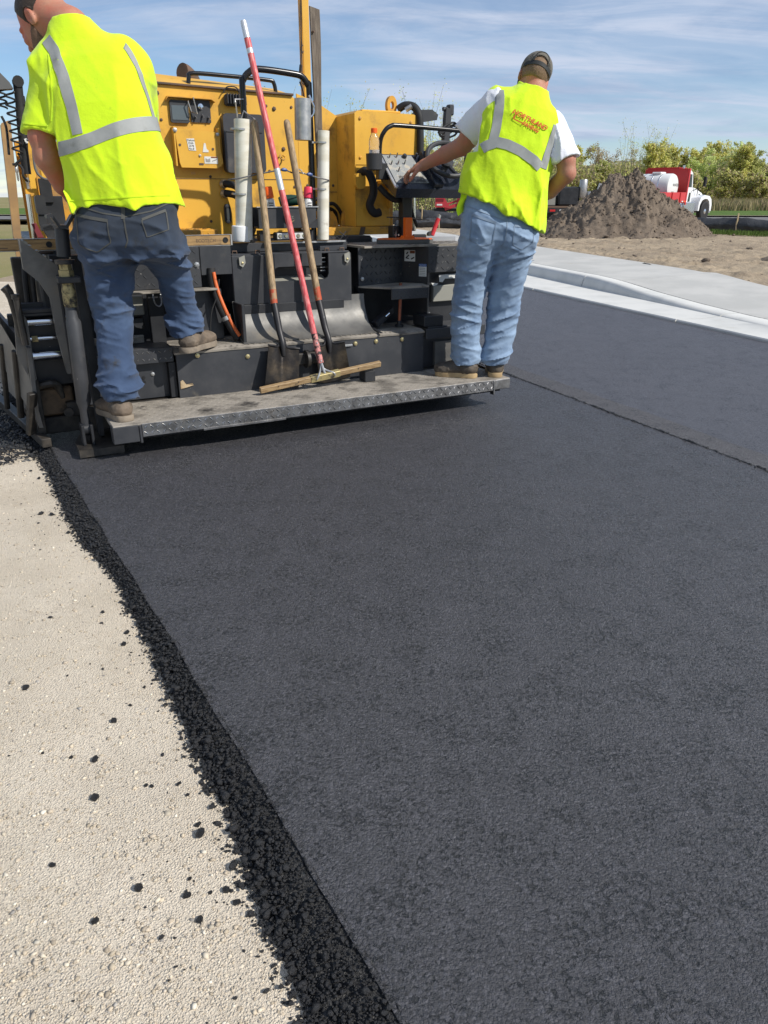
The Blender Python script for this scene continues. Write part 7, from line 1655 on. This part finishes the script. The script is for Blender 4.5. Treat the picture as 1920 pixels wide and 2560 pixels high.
for i in range(24):
    x = 2 + 62*(i+TR.random()*.7)/24; plant(TR.choice(['yellow', 'yellow', 'bare', 'dark', 'bare']), x, TR.uniform(98, 112), TR.uniform(.72, .95)*(1 if x < 30 else 1.02))
for i in range(22):
    x = 2 + 62*(i+TR.random()*.7)/22; plant(TR.choice(['yellow', 'dark', 'bare', 'yellow']), x, TR.uniform(114, 124), TR.uniform(.92, 1.08))
for i in range(34):
    x = 2 + 58*(i+TR.random()*.6)/34; plant(TR.choice(['shrub', 'shrub', 'brush', 'shrub']), x, TR.uniform(90, 97), TR.uniform(.75, 1.15))
# the wood behind, too thick to tell its stems apart
rgw = np.random.default_rng(9); nw = 100000; xw = rgw.uniform(-6, 74, nw); hw_ = 5.2 + 1.4*np.array([fbm(a*.16, 1.0, 0, 4) for a in xw]); yw = rgw.uniform(103, 140, nw); zw = rgw.random(nw)**.8*hw_
qw = np.array([[-1, -.5, 0], [1, -.5, 0], [.4, .7, .15], [-.6, .6, -.1]]); Vw = (np.einsum('nij,kj->nki', rotm(nw, rgw), qw)*(.17*rgw.uniform(.6, 1.3, nw))[:, None, None] + np.stack([xw, yw, zw], 1)[:, None, :]).reshape(-1, 3)
wo = np_mesh('woodland', Vw, np.arange(nw*4).reshape(-1, 4), LEAF, False); Cw = np.repeat(np.array(YG+BR+BR+DG)[rgw.integers(0, 13, nw)]*rgw.uniform(1.1, 1.9, (nw, 1)), 4, axis=0); Cw = np.concatenate([Cw, np.ones((len(Cw), 1))], 1)
wo.data.color_attributes.new('tint', 'FLOAT_COLOR', 'POINT').data.foreach_set('color', Cw.astype(np.float32).ravel()); setp(wo, 'dense young wood filling in behind the tree line', 'woodland', kind='stuff')
plant('pale', 39.2, 101, 1.0, 'tall pale green airy tree right of the truck cab, highest of the far tree line'); plant('pale', 46.5, 104, .97, 'airy pale tree at the right edge of the far tree line')
for x, y, s_ in ((30.3, 100, 1.22), (33.2, 101, 1.15)): plant('whip', x, y, s_*1.25, 'tall spiky whips rising above the tree line over the truck')
for x, y, s_ in ((-2.1, 40, .92), (-3.9, 41, .86), (-.4, 42, .84), (1.9, 41, .96), (2.9, 43, .92), (4.0, 42, .80), (-5.3, 40, .95), (5.1, 43, .75)): plant('whip', x, y, s_)
for x, y, s_ in ((1.6, 47, .70), (3.2, 48.5, .78), (4.9, 47.6, .72), (6.6, 49, .76), (.2, 47, .65), (8.3, 49.5, .62)): plant('shrub', x, y+22, s_*1.25, 'green bushes seen between the console and the standing worker')

# --- water truck beyond the heap
def truck():
    base = Vector((17.25, 44.6, .012)); hd = math.atan2(.70, .714)
    t_ = bpy.data.objects.new('water_truck', None); COL.objects.link(t_); t_.location = base; t_.rotation_euler = (0, 0, hd); BASE[t_.name] = Vector((0, 0, 0))
    setp(t_, 'white truck with red dump bed carrying a white water tank', 'truck')
    WH = pm('truck_white', (.74, .75, .76), .28, coat=.4); RD = pm('truck_red', (.45, .02, .022), .38, dirt=(.22, .03, .03), dscale=2, dlo=.55, dhi=.85); RDL = pm('truck_red_side', (.52, .045, .05), .4)
    TY = pm('tyre', (.018, .018, .019), .8); AL = pm('polished_alu', (.62, .63, .65), .25, .9); GL = pm('cab_glass', (.02, .035, .03), .05); TK = pm('tank_white', (.70, .70, .68), .4, dirt=(.45, .43, .40), dscale=2, dlo=.55, dhi=.8)
    # origin under the right front wheel; x ahead, y to the left
    def wheel(x, y):
        w_ = MB().lathe([(.30, -.13), (.45, -.14), (.505, -.10), (.51, 0), (.505, .10), (.45, .14), (.30, .13)], (x, y, .51), (0, -1, 0), 28).build('wheel', TY, t_)
        rm = MB().lathe([(.30, .06), (.30, .125), (.27, .13), (.25, .08), (.15, .075), (.13, .14), (.08, .16), (.01, .16)], (x, y, .51), (0, -1, 0), 28).build('rim', AL, w_)
        mb = MB()
        for k in range(8): a = k*math.pi/4; mb.lathe([(.035, 0), (.035, .004)], (x+.205*math.cos(a), y-.078, .51+.205*math.sin(a)), (0, -1, 0), 10)
        mb.build('rim_holes', TY, rm, kind='stuff')
    wheel(0, -.13); wheel(0, 2.08); wheel(-4.6, -.05); wheel(-4.6, 2.0)
    MB().box(-6.2, .9, .35, .50, .62, .82, .01).build('frame_rail', TY, t_); MB().box(-6.2, .9, 1.45, 1.60, .62, .82, .01).build('frame_rail', TY, t_)
    # hood and fender
    MB().prism([(-1.05, .80), (-.62, .80), (-.60, .95), (-.45, 1.12), (-.20, 1.20), (.25, 1.20), (.50, 1.05), (.60, .80), (.75, .72), (.80, 1.05), (.72, 1.30), (.55, 1.42), (-.30, 1.66), (-1.05, 1.78)], 'y', .30, 1.65).build('hood', WH, t_)
    for y0, y1 in ((-.22, .299), (1.651, 2.17)):
        MB().prism([(-.80, .55), (-.66, .55), (-.60, .85), (-.42, 1.06), (-.15, 1.14), (.20, 1.14), (.45, 1.02), (.58, .80), (.62, .55), (.80, .52), (.82, .85), (.70, 1.12), (.45, 1.28), (-.20, 1.34), (-.60, 1.22), (-.78, .95)], 'y', y0, y1).build('fender', WH, t_)
    MB().box(.78, .95, -.15, 2.1, .42, .72, .03).build('bumper', AL, t_)
    MB().prism([(.15, 1.36), (.45, 1.22), (.42, 1.32), (.18, 1.42)], 'y', .292, .299).build('hood_vent', GL, t_)
    # cab
    MB().prism([(-2.15, .75), (-1.06, .75), (-1.06, 1.78), (-1.22, 2.40), (-1.45, 2.52), (-2.15, 2.55)], 'y', .12, 1.85).build('cab', WH, t_)
    MB().prism([(-2.0, 1.72), (-1.18, 1.72), (-1.30, 2.34), (-2.0, 2.36)], 'y', .108, .118).build('side_window', GL, t_)
    MB().prism([(-2.03, .80), (-1.10, .80), (-1.10, 1.66), (-2.03, 1.66)], 'y', .104, .117).build('door', WH, t_)
    MB().prism([(-1.50, 1.0), (-1.22, 1.0), (-1.22, 1.45), (-1.42, 1.45)], 'y', .098, .103).build('door_window', GL, t_)
    MB().add([(-1.07, .2, 1.80), (-1.07, 1.77, 1.80), (-1.215, 1.77, 2.38), (-1.215, .2, 2.38)], [(0, 1, 2, 3)]).build('windscreen', GL, t_)
    MB().tube([(-1.15, .05, 1.55), (-.75, -.30, 1.75), (-.72, -.34, 1.78)], .02, 8).prism([(-.80, 1.75), (-.64, 1.75), (-.62, 2.20), (-.78, 2.22)], 'y', -.42, -.30).build('mirror', TY, t_)
    MB().tube([(-.2, .22, 1.30), (-.55, .05, 1.95)], .02, 8).build('hood_mirror_arm', TY, t_)
    MB().box(-2.25, -.95, -.10, .30, .40, .98, .03).build('step_box', AL, t_)
    MB().lathe([(.30, 0), (.32, .03), (.32, 1.0), (.30, 1.03)], (-3.45, .10, .66), (1, 0, 0), 24).build('fuel_tank', AL, t_)
    MB().tube([(-2.28, .16, .95), (-2.28, .16, 2.75)], .06, 12).build('exhaust_stack', AL, t_)
    # bed
    B0, B1, Y0, Y1 = -6.3, -2.45, -.22, 2.17
    MB().box(B0, B1, Y0, Y1, .98, 1.08, .01).build('bed_floor', RD, t_)
    MB().box(B1-.06, B1, Y0, Y1, 1.08, 2.60, .01).box(B1-.055, B1+.75, Y0+.5, Y1-.1, 2.60, 2.66, .01).build('headboard', RD, t_)
    MB().prism([(B1-.06, .86), (B1+.04, .86), (B1+.10, 2.58), (B1-.02, 2.60)], 'y', Y0-.06, Y0-.002).build('front_post', RDL, t_)
    sd_ = MB().box(B0, B1-.07, Y0-.05, Y0-.003, .96, 1.46, .01).build('side_board', RDL, t_)
    for x in (-5.9, -5.0, -4.1, -3.2): MB().box(x, x+.07, Y0-.09, Y0-.051, .96, 1.45, .006).build('side_rib', RD, sd_)
    MB().box(B0, B1-.07, Y1+.003, Y1+.05, .96, 1.46, .01).build('side_board', RDL, t_)
    for x, m_ in ((-3.0, WLAB), (-2.75, ORGC)): MB().box(x, x+.16, Y0-.096, Y0-.091, 1.0, 1.06, .002).build('marker', m_, sd_)
    # tank across the bed
    c = (-3.62, Y0+.14, 1.72)
    tk = MB().lathe([(.02, 0), (.45, .01), (.58, .05), (.62, .14), (.62, 1.92), (.58, 2.02), (.45, 2.06), (.02, 2.07)], c, (0, 1, 0), 36).build('water_tank', TK, t_)
    for y in (.55, .95, 1.45): MB().lathe([(.622, 0), (.63, .005), (.63, .055), (.622, .06)], (c[0], c[1]+y, c[2]), (0, 1, 0), 36).build('tank_strap', AL, tk)
    MB().box(-3.90, -3.34, .55, 1.05, 2.30, 2.42, .04).build('tank_hatch', TK, tk)
    MB().prism([(-3.78, 1.50), (-3.60, 1.50), (-3.62, 1.38), (-3.68, 1.16), (-3.78, 1.16)], 'y', c[1]-.03, c[1]+.06).build('tank_outlet', GREYB, tk)
    lettering(tk, 'WATER', .19, (-3.42, c[1]-.012, 1.80), (1, 0, 0), (0, 0, 1), INKB)
truck()

# --- flatbed trailer with machinery behind the right worker
tl = thing('flatbed_trailer', 'low flatbed trailer with red and white marker strips beside the dirt heap', 'trailer', (10.0, 42.5, 0), False)
MB().box(6.9, 11.6, 42.0, 44.2, .72, .82, .01).build('deck', pm('trailer_deck', (.14, .09, .06), .8), tl)
MB().box(6.9, 11.6, 41.94, 41.998, .50, .72, .005).build('side_rail', BLK, tl)
for i in range(7): MB().box(8.0+.5*i, 8.28+.5*i, 41.92, 41.938, .56, .66, .002).build('marker_strip', pm('red_marker', (.5, .02, .02), .3) if i % 2 else WLAB, tl)
for x in (7.6, 8.7): MB().lathe([(.2, 0), (.40, .02), (.42, .10), (.40, .2), (.2, .22)], (x, 42.1, .42), (0, 1, 0), 20).build('wheel', RUB, tl)
mc = thing('compressor', 'black and grey machine strapped on the flatbed trailer', 'machine', (9.6, 43, .825), False)
MB().box(9.0, 10.1, 42.4, 43.6, .825, 1.75, .08).build('housing', BLK, mc)
MB().box(8.1, 8.9, 42.5, 43.5, .825, 1.35, .05).build('engine', GREYB, mc)
MB().lathe([(.18, 0), (.2, .03), (.2, .85), (.18, .88)], (10.25, 42.5, 1.2), (0, 0, 1), 16).build('filter_drum', GALV, mc)
MB().lathe([(.14, 0), (.15, .03), (.15, .5), (.14, .52)], (10.6, 42.5, 1.0), (0, 0, 1), 16).build('filter_drum', GALV, mc)
MB().obox((10.9, 42.8, .83), (11.2, 42.8, 1.9), .14, .10, (0, 1, 0)).build('boom', GALV, mc)
MB().box(10.7, 11.5, 42.4, 43.4, .825, 1.45, .05).build('battery_box', PLG, mc)
rm_ = thing('tilt_trailer', 'red tilt trailer with two wedge shaped mudguards behind the silt fence', 'trailer', (3.2, 39.5, 0), False)
RT = pm('trailer_red', (.42, .035, .045), .4)
for x in (2.45, 3.50): MB().prism([(x, .80), (x+.42, .80), (x+.75, .74), (x+.42, 1.22), (x, 1.24)], 'y', 39.0, 39.5).build('mudguard', RT, rm_); MB().lathe([(.12, 0), (.30, .02), (.31, .1), (.30, .2), (.12, .22)], (x+.25, 39.1, .52), (0, 1, 0), 18).build('wheel', RUB, rm_)
for x in (2.47, 3.52): MB().box(x, x+.36, 38.985, 38.999, 1.06, 1.18, .002).build('rear_lamp', pm('dark_red_lamp', (.16, .01, .015), .3), rm_); MB().box(x+.04, x+.30, 38.985, 38.999, .88, .95, .002).build('marker', WLAB, rm_)
MB().obox((2.9, 39.2, .72), (3.7, 39.2, .98), .3, .14).obox((2.9, 39.3, .90), (3.6, 39.3, 1.12), .2, .08).build('deck_beam', RT, rm_)
MB().box(2.4, 4.2, 39.3, 41, .62, .74, .01).build('deck', BLK, rm_)
